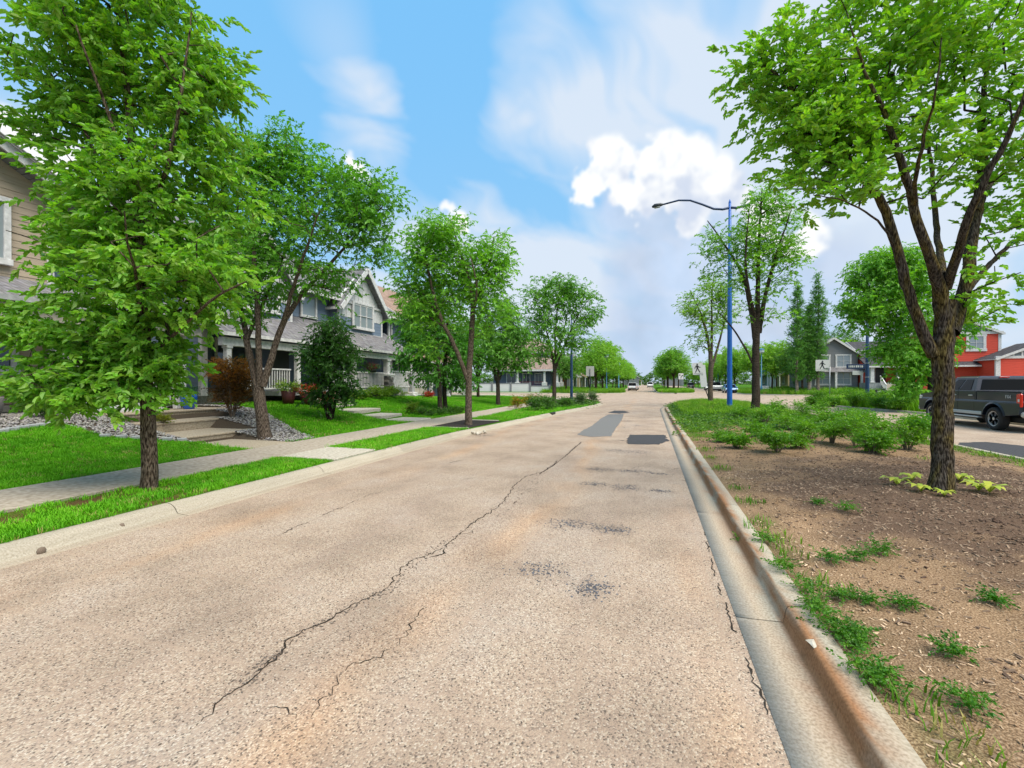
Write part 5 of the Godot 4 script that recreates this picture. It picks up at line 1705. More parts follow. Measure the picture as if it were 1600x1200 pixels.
func house_blue() -> void:
	var org := Vector3(-16.5, 0.8, -18.5)
	var h := thing("house", "blue sided house with a white gabled bay, shingled porch roof and white columns", "house", org)
	var x := -16.6
	wbox("foundation", Vector3(-26, 0.3, -12.55), Vector3(x - 0.06, 1.35, -25.2), M.concrete, h, org)
	wbox("wall", Vector3(-26, 1.35, -12.6), Vector3(x - 0.04, 6.6, -25.2), M.siding_blue, h, org)
	boards(Vector3(-22, 1.2, -12.58), Vector3(x + 0.55, 1.2, -12.58), 2.5, M.siding_blue, h, org, 0.17)
	wbox("wing_wall", Vector3(x - 0.02, 1.2, -12.6), Vector3(x + 0.6, 3.6, -12.75), M.siding_blue, h, org)
	wbox("corner_board", Vector3(x + 0.5, 1.2, -12.53), Vector3(x + 0.68, 3.7, -12.78), M.trim, h, org, 0.01)
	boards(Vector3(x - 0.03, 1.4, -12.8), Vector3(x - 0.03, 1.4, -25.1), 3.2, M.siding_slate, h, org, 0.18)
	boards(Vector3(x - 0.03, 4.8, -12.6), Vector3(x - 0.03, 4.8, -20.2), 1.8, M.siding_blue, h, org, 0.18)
	boards(Vector3(-24, 3.8, -12.58), Vector3(x, 3.8, -12.58), 2.8, M.siding_blue, h, org, 0.18)
	wbox("corner_board", Vector3(x - 0.1, 4.6, -25.06), Vector3(x + 0.03, 6.6, -25.24), M.trim, h, org, 0.01)
	gable_roof(-26, x + 0.1, 12.3, 25.4, 6.6, 9.6, "z", M.roof_grey, h, org, 0.5)
	# porch
	roof(Vector3(-14.5, 3.55, -12.1), Vector3(-14.5, 3.55, -25.4), Vector3(x, 4.95, -25.4), Vector3(x, 4.95, -12.1), M.roof_grey, h, org)
	bar("gutter", Vector3(-14.45, 3.47, -12.1), Vector3(-14.45, 3.47, -25.4), 0.11, 0.13, M.trim, h, org)
	wbox("beam", Vector3(-14.85, 3.05, -12.3), Vector3(-14.62, 3.36, -25.2), M.trim, h, org, 0.01)
	bar("rake_board", Vector3(-14.5, 3.44, -25.43), Vector3(x, 4.84, -25.43), 0.05, 0.2, M.trim, h, org)
	wbox("porch_floor", Vector3(x, 1.15, -15.0), Vector3(-14.5, 1.36, -25.0), M.trim_grey, h, org, 0.01)
	for s in [12.6, 16.0, 19.9, 23.0]:
		var stone: bool = s > 22.0
		column(Vector3(-14.75, 1.36 + (0.75 if stone else 0.0), -s), 1.7 - (0.75 if stone else 0.0), 0.3 if stone else 0.2, h, org, M.trim)
		if stone:
			cbox("stone_cap", Vector3(0.7, 0.14, 0.7), Vector3(-14.75, 2.16, -s) - org, M.trim, h, 0.03)
			for row in 7:
				for q in 3:
					cbox("stone", Vector3(0.56, 0.15, 0.2), Vector3(-14.75 + rng.randf_range(-0.03, 0.03), 1.02 + row * 0.155, -s - 0.19 + q * 0.19 + (0.05 if row % 2 else -0.03)) - org, [M.stone_a, M.stone_b, M.stone_a][(row + q) % 3], h, 0.02)
	railing(Vector3(-14.75, 1.36, -20.1), Vector3(-14.75, 1.36, -22.7), h, org, M.trim)
	railing(Vector3(-14.75, 1.36, -17.9), Vector3(-14.75, 1.36, -19.8), h, org, M.trim)
	railing(Vector3(-14.75, 1.36, -13.0), Vector3(-14.75, 1.36, -15.6), h, org, M.trim)
	window(Vector3(x, 2.65, -14.3), 1.3, 1.5, Vector3(1, 0, 0), h, org, 2, 1, "glass", "trim_beige")
	window(Vector3(x, 2.65, -21.0), 1.9, 1.5, Vector3(1, 0, 0), h, org, 3, 2, "glass_pale", "trim")
	wbox("door", Vector3(x, 1.4, -16.4), Vector3(x + 0.07, 3.5, -17.4), M.door_dark, h, org)
	bar("trim_post", Vector3(x + 0.1, 1.4, -18.0), Vector3(x + 0.1, 3.5, -18.0), 0.16, 0.16, M.trim, h, org)
	# upper bays with white board-and-batten gables
	for b in [[20.4, 24.4], [13.4, 17.0]]:
		var s0: float = b[0]
		var s1: float = b[1]
		var bx := x + 0.55
		var c := (s0 + s1) * 0.5
		wbox("bay_wall", Vector3(x - 1.0, 4.35, -s0), Vector3(bx, 6.15, -s1), M.siding_blue, h, org)
		boards(Vector3(bx, 4.4, -s0), Vector3(bx, 4.4, -s1), 0.95, M.siding_blue, h, org, 0.18)
		wbox("white_panel", Vector3(bx - 0.05, 5.35, -s0 - 0.02), Vector3(bx + 0.03, 6.3, -s1 + 0.02), M.panel_white, h, org)
		wbox("belt_board", Vector3(bx - 0.02, 4.38, -s0 + 0.02), Vector3(bx + 0.07, 4.56, -s1 - 0.02), M.trim, h, org, 0.01)
		gable_wall(Vector3(bx + 0.03, 6.3, -s0), Vector3(bx + 0.03, 6.3, -s1), 2.0, M.panel_white, h, org)
		var q := s0 + 0.2
		while q < s1 - 0.1:
			var top := 6.3 + 2.0 * (1.0 - absf(q - c) / (c - s0)) - 0.1
			wbox("batten", Vector3(bx + 0.03, 5.37, -q), Vector3(bx + 0.055, top, -(q + 0.045)), M.trim, h, org)
			q += 0.36
		for s in [s0, s1]:
			wbox("corner_board", Vector3(bx - 0.08, 4.4, -s - 0.07), Vector3(bx + 0.05, 6.2, -s + 0.07), M.trim, h, org, 0.01)
		gable_roof(x - 3.0, bx + 0.1, s0, s1, 6.15, 8.35, "x", M.roof_grey, h, org, 0.32)
		window(Vector3(bx + 0.04, 5.55, -c), 1.75, 1.3, Vector3(1, 0, 0), h, org, 3, 2, "glass_pale", "trim", 0.13)
	window(Vector3(x, 5.7, -18.7), 0.9, 1.2, Vector3(1, 0, 0), h, org, 1, 1, "glass_pale", "trim")
	# concrete entry stairs
	for k in 5:
		wbox("stair", Vector3(-14.5 + k * 0.3 - 0.02, 0.45, -16.0), Vector3(-14.2 + k * 0.3, 1.3 - k * 0.15, -17.8), M.concrete_pale, h, org, 0.012)

func house_slate() -> void:
	var org := Vector3(-17.0, 0.6, -31.0)
	var h := thing("house", "dark slate blue house with brown roof, mostly hidden behind trees", "house", org)
	var x := -16.9
	wbox("wall", Vector3(-27, 0.3, -26.6), Vector3(x - 0.04, 6.5, -36.5), M.siding_slate, h, org)
	boards(Vector3(-20.5, 1.0, -26.58), Vector3(x, 1.0, -26.58), 5.5, M.siding_slate, h, org, 0.2)
	boards(Vector3(x - 0.03, 1.0, -26.6), Vector3(x - 0.03, 1.0, -36.5), 5.5, M.siding_slate, h, org, 0.2)
	wbox("corner_board", Vector3(x - 0.1, 1.0, -26.5), Vector3(x + 0.04, 6.4, -26.7), M.trim, h, org, 0.01)
	wbox("down_pipe", Vector3(x + 0.03, 1.0, -26.76), Vector3(x + 0.11, 6.1, -26.86), M.trim, h, org, 0.01)
	gable_roof(-27, x, 26.6, 36.5, 6.5, 9.9, "z", M.roof_brown, h, org, 0.5)
	# front gable
	wbox("bay_wall", Vector3(x - 1, 3.9, -28.8), Vector3(x + 0.5, 6.3, -33.2), M.siding_slate, h, org)
	gable_wall(Vector3(x + 0.5, 6.3, -28.8), Vector3(x + 0.5, 6.3, -33.2), 2.2, M.panel_white, h, org)
	gable_roof(x - 3.5, x + 0.55, 28.8, 33.2, 6.3, 8.6, "x", M.roof_brown, h, org, 0.35)
	window(Vector3(x + 0.5, 5.2, -31.0), 1.5, 1.3, Vector3(1, 0, 0), h, org, 2)
	window(Vector3(x, 2.3, -28.2), 1.1, 2.2, Vector3(1, 0, 0), h, org, 2, 1, "glass", "trim", 0.16)
	window(Vector3(x, 2.3, -33.6), 1.5, 1.5, Vector3(1, 0, 0), h, org, 2)
	wbox("door", Vector3(x, 1.0, -30.4), Vector3(x + 0.07, 3.1, -31.4), M.door_dark, h, org)
	roof(Vector3(x + 1.5, 3.3, -26.4), Vector3(x + 1.5, 3.3, -36.7), Vector3(x, 4.1, -36.7), Vector3(x, 4.1, -26.4), M.roof_brown, h, org)
	bar("gutter", Vector3(x + 1.55, 3.2, -26.4), Vector3(x + 1.55, 3.2, -36.7), 0.1, 0.13, M.trim, h, org)
	for s in [27.0, 30.0, 33.0, 36.2]:
		column(Vector3(x + 1.4, 0.6, -s), 2.6, 0.22, h, org, M.trim)

func hip(x0: float, x1: float, s0: float, s1: float, y0: float, y1: float, inset: float, m: Material, parent: Node3D, org: Vector3) -> void:
	var a := Vector3(x0, y0, -s0); var b := Vector3(x1, y0, -s0); var c := Vector3(x1, y0, -s1); var d := Vector3(x0, y0, -s1)
	var a2 := Vector3(x0 + inset, y1, -(s0 + inset)); var b2 := Vector3(x1 - inset, y1, -(s0 + inset)); var c2 := Vector3(x1 - inset, y1, -(s1 - inset)); var d2 := Vector3(x0 + inset, y1, -(s1 - inset))
	for q in [[a, b, b2, a2], [b, c, c2, b2], [c, d, d2, c2], [d, a, a2, d2]]:
		roof(q[0], q[1], q[2], q[3], m, parent, org, 0.12)
	for e in [[b, b2], [a, a2], [c, c2]]:
		bar("hip_cap", e[0] + Vector3(0, 0.04, 0), e[1] + Vector3(0, 0.04, 0), 0.14, 0.08, M.trim_beige, parent, org)
	wbox("eave_board", Vector3(x0 - 0.05, y0 - 0.32, -s0 + 0.06), Vector3(x1 + 0.05, y0 - 0.02, -s0 - 0.06), M.trim, parent, org)
	wbox("eave_board", Vector3(x1 - 0.06, y0 - 0.31, -s0 - 0.08), Vector3(x1 + 0.06, y0 - 0.02, -s1), M.trim, parent, org)

func house_corner() -> void:
	var org := Vector3(-18.0, 0.4, -78.0)
	var h := thing("house", "tan corner house with tiered hip roofs and white porch columns across the side street", "house", org)
	wbox("wall", Vector3(-27, 0.2, -76.5), Vector3(-16.5, 4.2, -86), M.siding_slate, h, org)
	wbox("upper_wall", Vector3(-26, 5.6, -77.5), Vector3(-16.9, 7.1, -85), M.siding_tan, h, org)
	boards(Vector3(-26, 5.6, -77.48), Vector3(-16.9, 5.6, -77.48), 1.5, M.siding_tan, h, org, 0.25)
	hip(-28, -14.6, 74.6, 87, 4.0, 6.2, 2.4, M.roof_taupe, h, org)
	hip(-26.6, -16.3, 77.0, 85.6, 7.2, 9.8, 3.6, M.roof_taupe, h, org)
	wbox("corner_board", Vector3(-17.15, 5.5, -77.42), Vector3(-16.85, 7.1, -77.7), M.trim, h, org)
	window(Vector3(-17.9, 6.3, -77.5), 0.8, 0.9, Vector3(0, 0, 1), h, org, 1)
	for a in [[-15.0, 75.0], [-17.2, 75.0], [-15.0, 78.5], [-22.0, 75.0]]:
		column(Vector3(a[0], 1.7, -a[1]), 2.0, 0.34, h, org, M.trim)
		cbox("pier", Vector3(0.8, 1.6, 0.8), Vector3(a[0], 1.0, -a[1]) - org, M.trim, h, 0.03)
	wbox("porch_floor", Vector3(-27, 0.7, -74.8), Vector3(-14.8, 0.95, -86), M.trim_grey, h, org)
	railing(Vector3(-17.4, 0.95, -75.0), Vector3(-21.6, 0.95, -75.0), h, org, M.siding_dark_red, 0.25)
	for q in [[-18.6, 1.2], [-20.8, 1.2], [-23.6, 1.6]]:
		window(Vector3(q[0], 2.5, -76.5), q[1], 1.6, Vector3(0, 0, 1), h, org, 2)
	wbox("door", Vector3(-16.45, 0.95, -79.5), Vector3(-16.38, 3.2, -80.6), M.siding_dark_red, h, org)

func house_red() -> void:
	var org := Vector3(36.0, 0.6, -72.0)
	var h := thing("house", "bright red house with white trim and grey battened gables behind the pickup", "house", org)
	var s := 71.0
	var f := Vector3(0, 0, 1)
	wbox("wall", Vector3(32.5, 0.2, -s), Vector3(41.6, 8.0, -s - 9), M.siding_red, h, org)
	boards(Vector3(32.5, 0.6, -s + 0.02), Vector3(41.6, 0.6, -s + 0.02), 7.3, M.siding_red, h, org, 0.24)
	wbox("corner_board", Vector3(41.4, 0.6, -s + 0.08), Vector3(41.7, 8.0, -s - 0.2), M.trim, h, org)
	gable_roof(32.5, 41.6, s, s + 9, 8.0, 10.2, "z", M.roof_dark, h, org, 0.3)
	gable_wall(Vector3(32.5, 8.0, -s + 0.05), Vector3(41.6, 8.0, -s + 0.05), 2.1, M.panel_grey, h, org)
	wbox("belt_board", Vector3(32.2, 7.8, -s + 0.16), Vector3(41.9, 8.12, -s - 0.05), M.trim, h, org)
	for k in 13:
		var x := 33.2 + k * 0.65
		var top := 8.0 + 2.1 * (1.0 - absf(x - 37.05) / 4.55) - 0.1
		if top > 8.2: wbox("batten", Vector3(x, 8.1, -s + 0.1), Vector3(x + 0.13, top, -s + 0.04), M.trim, h, org)
	window(Vector3(39.2, 6.75, -s), 1.4, 1.5, f, h, org, 2, 2, "glass_pale", "trim", 0.3)
	window(Vector3(35.0, 6.75, -s), 1.4, 1.5, f, h, org, 2, 2, "glass_pale", "trim", 0.3)
	# lower wing with its own gable
	var s2 := 67.5
	wbox("wing_wall", Vector3(39.3, 0.2, -s2), Vector3(47.5, 4.7, -s), M.siding_red, h, org)
	boards(Vector3(39.3, 0.6, -s2 + 0.02), Vector3(47.5, 0.6, -s2 + 0.02), 4.1, M.siding_red, h, org, 0.24)
	gable_roof(39.3, 47.5, s2, s, 4.7, 6.5, "z", M.roof_dark, h, org, 0.3)
	gable_wall(Vector3(39.3, 4.7, -s2 + 0.05), Vector3(47.5, 4.7, -s2 + 0.05), 1.75, M.panel_grey, h, org)
	wbox("belt_board", Vector3(39.1, 4.55, -s2 + 0.16), Vector3(47.7, 4.85, -s2 - 0.05), M.trim, h, org)
	wbox("corner_board", Vector3(39.1, 0.6, -s2 + 0.1), Vector3(39.55, 4.7, -s2 - 0.1), M.trim, h, org)
	for k in 10:
		var x := 39.9 + k * 0.78
		var top := 4.7 + 1.75 * (1.0 - absf(x - 43.4) / 4.1) - 0.1
		if top > 4.95: wbox("batten", Vector3(x, 4.8, -s2 + 0.1), Vector3(x + 0.16, top, -s2 + 0.04), M.trim, h, org)
	# porch wing with the black door
	wbox("porch_wall", Vector3(27.6, 0.2, -s - 1.6), Vector3(32.5, 6.0, -s - 9), M.siding_red, h, org)
	roof(Vector3(27.3, 3.9, -s + 1.0), Vector3(40.0, 3.9, -s + 1.0), Vector3(40.0, 5.2, -s - 1.6), Vector3(27.3, 5.2, -s - 1.6), M.roof_dark, h, org)
	bar("gutter", Vector3(27.3, 3.8, -s + 1.05), Vector3(39.2, 3.8, -s + 1.05), 0.1, 0.2, M.trim, h, org)
	gable_roof(27.6, 32.5, s + 1.6, s + 9, 6.0, 7.6, "x", M.roof_dark, h, org, 0.4)
	wbox("porch_floor", Vector3(27.4, 0.4, -s + 0.8), Vector3(32.5, 1.7, -s - 1.6), M.trim_grey, h, org)
	wbox("door", Vector3(29.3, 1.7, -s - 1.5), Vector3(30.4, 3.8, -s - 1.62), M.door_dark, h, org)
	wbox("door_trim", Vector3(29.0, 1.7, -s - 1.52), Vector3(29.25, 3.9, -s - 1.62), M.trim, h, org)
	for x in [28.0, 30.9, 32.2]: column(Vector3(x, 1.7, -s + 0.6), 2.1, 0.4, h, org, M.trim)
	window(Vector3(28.5, 5.4, -s - 1.6), 1.2, 1.0, f, h, org, 2, 1, "glass_pale", "trim", 0.25)
	for k in 5:
		wbox("stair", Vector3(29.0, 0.2, -s + 0.8 + k * 0.3), Vector3(30.6, 1.55 - k * 0.28, -s + 1.12 + k * 0.3), M.concrete_pale, h, org)
	for x in [28.9, 30.7]:
		bar("hand_rail", Vector3(x, 2.6, -s + 0.7), Vector3(x, 1.4, -s + 2.3), 0.12, 0.12, M.trim, h, org)
		for k in 7: box("baluster", Vector3(0.07, 1.0, 0.07), Vector3(x, 2.05 - k * 0.18, -s + 0.8 + k * 0.24) - org, M.trim, h)

func house_grey() -> void:
	var org := Vector3(24.5, 0.5, -74.0)
	var h := thing("house", "grey house with a white arched gable beside the red house", "house", org)
	var s := 73.0
	wbox("wall", Vector3(21.5, 0.2, -s), Vector3(27.4, 5.8, -s - 9), M.siding_grey, h, org)
	boards(Vector3(21.5, 0.6, -s + 0.02), Vector3(27.4, 0.6, -s + 0.02), 5.2, M.siding_grey, h, org, 0.26, 2.0)
	gable_roof(21.5, 27.4, s, s + 9, 5.8, 8.0, "z", M.roof_grey, h, org, 0.5)
	for y in [4.7, 2.3]:
		for x in [23.2, 25.7]:
			window(Vector3(x, y, -s), 1.5, 1.5, Vector3(0, 0, 1), h, org, 2, 2, "glass_pale", "trim", 0.2)
	roof(Vector3(21.0, 3.2, -s + 1.2), Vector3(28.0, 3.2, -s + 1.2), Vector3(28.0, 3.9, -s), Vector3(21.0, 3.9, -s), M.roof_grey, h, org)
	for x in [21.4, 24.5, 27.5]: column(Vector3(x, 0.5, -s + 1.0), 2.6, 0.25, h, org, M.trim)

# ---------------------------------------------------------------- fences, steps, pots
func planter(called: String, label: String, where: Vector3, prof: Array, m: Material, group := "") -> Node3D:
	var t := thing(called, label, "flower pot", where, 0.0, group)
	put(lathe_mesh(prof, 24), "pot", m, t)
	return t

func leaves_on(t: Node3D, c: Vector3, r: Vector3, n: int, lo: Color, hi: Color, size: float, called := "foliage", mesh: Mesh = null) -> void:
	var xf := []
	var cols := PackedColorArray()
	for k in n:
		var d := Vector3(rng.randfn(), rng.randfn(), rng.randfn()).normalized() * pow(rng.randf(), 0.38)
		var p := c + d * r
		var yaw := atan2(-d.z, d.x) + rng.randf_range(-1.0, 1.0)
		xf.append(Transform3D(Basis.from_euler(Vector3(rng.randf_range(-0.6, 0.6), yaw, rng.randf_range(-0.4, 0.9))) * (size * rng.randf_range(0.7, 1.3)), p))
		cols.append(lo.lerp(hi, clampf(rng.randf() * 0.8 + 0.5 * noise.get_noise_3d(p.x * 6.0, p.y * 6.0, p.z * 6.0 + t.position.x), 0, 1)))
	many(called, mesh if mesh else sprig_bush, M.leaf_small, xf, cols, t)

func stone_scatter(t: Node3D, ok: Callable, x0: float, x1: float, s0: float, s1: float, n: int) -> void:
	var st := st0()
	var sp := SphereMesh.new()
	sp.radius = 0.5; sp.height = 1.0; sp.radial_segments = 7; sp.rings = 4
	var xf := []
	var cols := PackedColorArray()
	for k in n:
		var x := rng.randf_range(x0, x1)
		var s := rng.randf_range(s0, s1)
		if not ok.call(x, s): continue
		var r := rng.randf_range(0.022, 0.055)
		var b := Basis.from_euler(Vector3(rng.randf_range(-0.4, 0.4), rng.randf() * TAU, rng.randf_range(-0.4, 0.4))).scaled_local(Vector3(r * 1.3, r * 0.7, r))
		xf.append(Transform3D(b, Vector3(x, gh(x, s) + 0.012, -s)))
		var g := rng.randf_range(0.10, 0.42)
		cols.append(Color(g, g * rng.randf_range(0.9, 0.98), g * rng.randf_range(0.78, 0.95)))
	many("stones", sp, M.plain_vertex, xf, cols, t)

func in_stone_bed(x: float, s: float) -> bool:
	# along the beige house and round the steps, with a curved edge to the lawn
	if x < -16.0: return false
	if s < 11.9 and x < -12.9 - 0.45 * sin(clampf((s - 5.6) / 3.0, 0, 1) * PI) and s < 7.2: return true
	if s >= 7.0 and s < 8.6: return x < -11.9 + (s - 7.0) * 1.2
	if s >= 8.6 and s < 12.6: return x < -9.1 - maxf(0.0, s - 10.6) * 2.0
	return false

func garden_things() -> void:
	# stepped entry slabs between the beige and blue houses
	var steps := thing("entry_steps", "broad concrete slab steps climbing from the sidewalk past the blue pot", "steps", Vector3(-8.95, 0.13, -8.9))
	var org := steps.position
	var st := [[-8.93, -11.1, 0.152, 8.25, 9.55], [-11.1, -12.7, 0.34, 8.3, 10.4], [-12.7, -13.9, 0.60, 8.55, 11.2], [-13.9, -15.4, 0.84, 8.5, 11.9]]
	for a in st:
		wbox("slab", Vector3(a[0], a[2] - 0.3, -a[3]), Vector3(a[1] - 0.02, a[2], -a[4]), M.step_concrete, steps, org, 0.02)
		if a[2] > 0.2:
			wbox("lip", Vector3(a[0] + 0.03, a[2] - 0.055, -a[3] + 0.03), Vector3(a[0] - 0.3, a[2] + 0.004, -a[4] - 0.03), M.step_concrete, steps, org, 0.015)
	var s2 := thing("entry_steps", "concrete slab steps leading to the blue house's main door", "steps", Vector3(-9.5, 0.2, -16.9))
	org = s2.position
	for a in [[-8.93, -10.4, 0.20, 15.9, 17.3], [-10.4, -11.6, 0.36, 15.8, 17.4], [-11.6, -13.1, 0.56, 15.7, 17.6]]:
		wbox("slab", Vector3(a[0], a[2] - 0.3, -a[3]), Vector3(a[1] - 0.02, a[2], -a[4]), M.concrete_pale, s2, org, 0.02)
	# stones
	var bed := thing("stone_bed", "bed of grey river stones along the lawn and round the steps", "stones", Vector3(-13, 0.5, -8), 0.0, "", "stuff")
	bed.position = Vector3.ZERO
	var off := func(x, s): return in_stone_bed(x, s) and not (x < -8.9 and x > -15.4 and s > 8.3 and s < (9.6 if x > -11.1 else (10.4 if x > -12.7 else 11.2)))
	stone_scatter(bed, off, -16.0, -9.0, 1.5, 12.6, 34000)
	# curved brick edging of the lawn
	var edge := thing("lawn_edging", "curved row of grey edging bricks between lawn and stones", "edging", G(-12.3, 7.2))
	org = edge.position
	for k in 34:
		var s := 2.2 + k * 0.2
		var x := -12.85 - 0.45 * sin(clampf((s - 5.6) / 3.0, 0, 1) * PI) if s < 7.0 else -11.85 + (s - 7.0) * 1.0
		if s > 8.2: break
		cbox("brick", Vector3(0.11, 0.09, 0.19), Vector3(x + 0.05, gh(x, s) + 0.02, -s) - org, M.trim_grey, edge, 0.012, Vector3(0, 0.0 if s < 7.0 else -0.8, 0))
	# pots
	var spot := Vector3(-14.4, 0.84, -10.9)
	var p := planter("planter", "glossy cobalt blue urn with a small green plant on the entry slab", spot, [[0.0, 0.0], [0.13, 0.0], [0.15, 0.02], [0.20, 0.16], [0.235, 0.32], [0.235, 0.42], [0.205, 0.5], [0.195, 0.52], [0.215, 0.54], [0.2, 0.545], [0.17, 0.5], [0.0, 0.48]], M.glaze_blue)
	leaves_on(p, Vector3(0, 0.62, 0), Vector3(0.2, 0.12, 0.2), 60, Color(0.02, 0.09, 0.03), Color(0.06, 0.22, 0.06), 0.8)
	spot = G(-13.75, 5.75)
	p = planter("planter", "wide grey stone bowl among the river stones below the beige house", spot, [[0.0, 0.0], [0.16, 0.0], [0.2, 0.03], [0.33, 0.3], [0.36, 0.36], [0.34, 0.37], [0.3, 0.3], [0.0, 0.28]], M.pot_grey)
	planter("planter", "smaller grey stone pot standing behind the wide stone bowl", G(-14.6, 6.3), [[0.0, 0.0], [0.2, 0.0], [0.26, 0.2], [0.3, 0.48], [0.28, 0.5], [0.24, 0.42], [0.0, 0.4]], M.pot_grey)
	for a in [[-13.6, 15.3, 0.30, Color(0.65, 0.05, 0.02), "brown pot overflowing with red and yellow flowers by the concrete stairs", M.pot_dark_red, 0.5], [-12.7, 15.45, 0.2, Color(0.70, 0.14, 0.08), "small black pot of coral flowers at the foot of the stairs", M.pot_black, 0.3], [-14.0, 14.7, 0.28, Color(0.3, 0.42, 0.06), "brown pot of upright leaves beside the red flowers", M.pot_dark_red, 0.55]]:
		var w: float = a[2]
		spot = G(a[0], a[1])
		spot.y = maxf(spot.y, 0.58)
		p = planter("planter", a[4], spot, [[0.0, 0.0], [w * 0.7, 0.0], [w, a[6]], [w * 0.9, a[6] + 0.01], [0.0, a[6] - 0.05]], a[5])
		leaves_on(p, Vector3(0, a[6] + 0.12, 0), Vector3(w * 1.2, 0.2, w * 1.2), 90, Color(0.04, 0.14, 0.02), Color(0.12, 0.3, 0.04), 0.9)
		leaves_on(p, Vector3(0, a[6] + 0.17, 0), Vector3(w * 1.5, 0.24, w * 1.5), 170, a[3], (a[3] as Color) * 1.2, 1.0, "flowers")
	var hb := thing("hanging_basket", "dark red flowers in a basket hanging from the blue house's porch", "flower basket", Vector3(-14.7, 2.55, -21.4))
	put(lathe_mesh([[0.0, -0.2], [0.16, -0.14], [0.24, 0.0], [0.22, 0.01], [0.0, 0.0]], 16), "basket", M.pot_dark_red, hb)
	put(tube_mesh([Vector3.ZERO, Vector3(0, 0.5, 0)], [0.008, 0.008], 5), "hanger", M.metal_dark, hb)
	leaves_on(hb, Vector3(0, 0.02, 0), Vector3(0.42, 0.16, 0.42), 90, Color(0.04, 0.14, 0.02), Color(0.1, 0.26, 0.04), 0.8)
	leaves_on(hb, Vector3(0, 0.06, 0), Vector3(0.34, 0.2, 0.34), 110, Color(0.22, 0.008, 0.01), Color(0.42, 0.015, 0.02), 0.6, "flowers")
	p = planter("planter", "dark square box of white flowers on the porch railing", Vector3(-14.72, 2.28, -21.5), [[0.0, 0.0], [0.2, 0.0], [0.24, 0.2], [0.0, 0.18]], M.pot_black)
	leaves_on(p, Vector3(0, 0.3, 0), Vector3(0.45, 0.2, 0.4), 90, Color(0.05, 0.14, 0.04), Color(0.30, 0.34, 0.28), 0.8)
	# lattice fence before the slate house
	var f0 := G(-15.3, 24.3)
	var fence := thing("lattice_fence", "white lattice fence with a grey post and beige panels by the slate house", "fence", f0)
	var fy := f0.y
	for i in 2:
		var s0 := 24.3 + i * 2.5
		var s1 := s0 + 2.2
		var fx := -15.3
		wbox("post", Vector3(fx - 0.1, fy - 0.1, -s0 + 0.1), Vector3(fx + 0.1, fy + 1.75 - i * 0.1, -s0 - 0.1), M.trim, fence, f0, 0.02)
		wbox("top_rail", Vector3(fx - 0.05, fy + 1.52, -s0 - 0.1), Vector3(fx + 0.05, fy + 1.6, -s1), M.trim, fence, f0)
		wbox("middle_rail", Vector3(fx - 0.05, fy + 0.55, -s0 - 0.1), Vector3(fx + 0.05, fy + 0.62, -s1), M.trim, fence, f0)
		wbox("bottom_rail", Vector3(fx - 0.05, fy, -s0 - 0.1), Vector3(fx + 0.05, fy + 0.07, -s1), M.trim, fence, f0)
		for k in 2: wbox("panel", Vector3(fx - 0.02, fy + 0.09, -s0 - 0.12 - k * 1.05), Vector3(fx + 0.02, fy + 0.53, -s0 - 1.1 - k * 1.05), M.trim_beige, fence, f0)
		for k in 20:
			for sg in [-1.0, 1.0]:
				var c := s0 + 0.1 + k * 0.105
				var a := Vector3(fx + 0.012 * sg, fy + 0.62, -clampf(c - 0.45 * sg, s0 + 0.1, s1))
				var b := Vector3(fx + 0.012 * sg, fy + 1.52, -clampf(c + 0.45 * sg, s0 + 0.1, s1))
				bar("lattice_slat", a, b, 0.012, 0.04, M.trim, fence, f0)
	wbox("post", Vector3(-15.5, fy - 0.1, -26.6), Vector3(-15.1, fy + 1.5, -26.9), M.trim_grey, fence, f0, 0.03)
	wbox("post_base", Vector3(-15.65, fy - 0.1, -26.45), Vector3(-14.95, fy + 0.22, -27.05), M.trim, fence, f0, 0.03)
	bar("fallen_board", Vector3(-14.9, fy + 0.1, -26.3), Vector3(-14.2, fy + 0.02, -25.4), 0.12, 0.04, M.trim, fence, f0)
	# white panel fence across the side street
	var p0 := G(-15.0, 69.0)
	var wf := thing("panel_fence", "low fence of white panels between grey posts across the side street", "fence", p0)
	for k in 6:
		var x := -15.0 - k * 3.2
		wbox("post", Vector3(x - 0.14, p0.y - 0.2, -68.85), Vector3(x + 0.14, p0.y + (1.5 if k else 1.15), -69.15), M.siding_grey, wf, p0, 0.02)
		var top := 1.0 if k == 0 else 1.4
		wbox("panel", Vector3(x - 0.16, p0.y, -68.96), Vector3(x - 3.04, p0.y + top - 0.14, -69.04), M.panel_white, wf, p0)
		wbox("cap_rail", Vector3(x - 0.15, p0.y + top - 0.13, -68.92), Vector3(x - 3.05, p0.y + top, -69.08), M.siding_grey, wf, p0, 0.01)
	# chair on the porch behind the lattice
	var chair := thing("garden_chair", "orange wooden garden chair behind the lattice fence", "chair", Vector3(-16.1, 1.05, -28.4))
	for k in 5: cbox("back_slat", Vector3(0.03, 0.75, 0.09), Vector3(-0.25, 0.75, -0.24 + k * 0.12), M.wood_orange, chair, 0.006, Vector3(0, 0, 0.2))
	for k in 4: cbox("seat_slat", Vector3(0.11, 0.03, 0.55), Vector3(-0.12 + k * 0.13, 0.4, 0), M.wood_orange, chair, 0.006)
	for a in [[-0.2, -0.26], [-0.2, 0.26], [0.32, -0.26], [0.32, 0.26]]: cbox("leg", Vector3(0.05, 0.62, 0.05), Vector3(a[0], 0.31, a[1]), M.wood_orange, chair, 0.006)
	for z in [-0.3, 0.3]: cbox("arm_rest", Vector3(0.62, 0.03, 0.1), Vector3(0.05, 0.64, z), M.wood_orange, chair, 0.006)

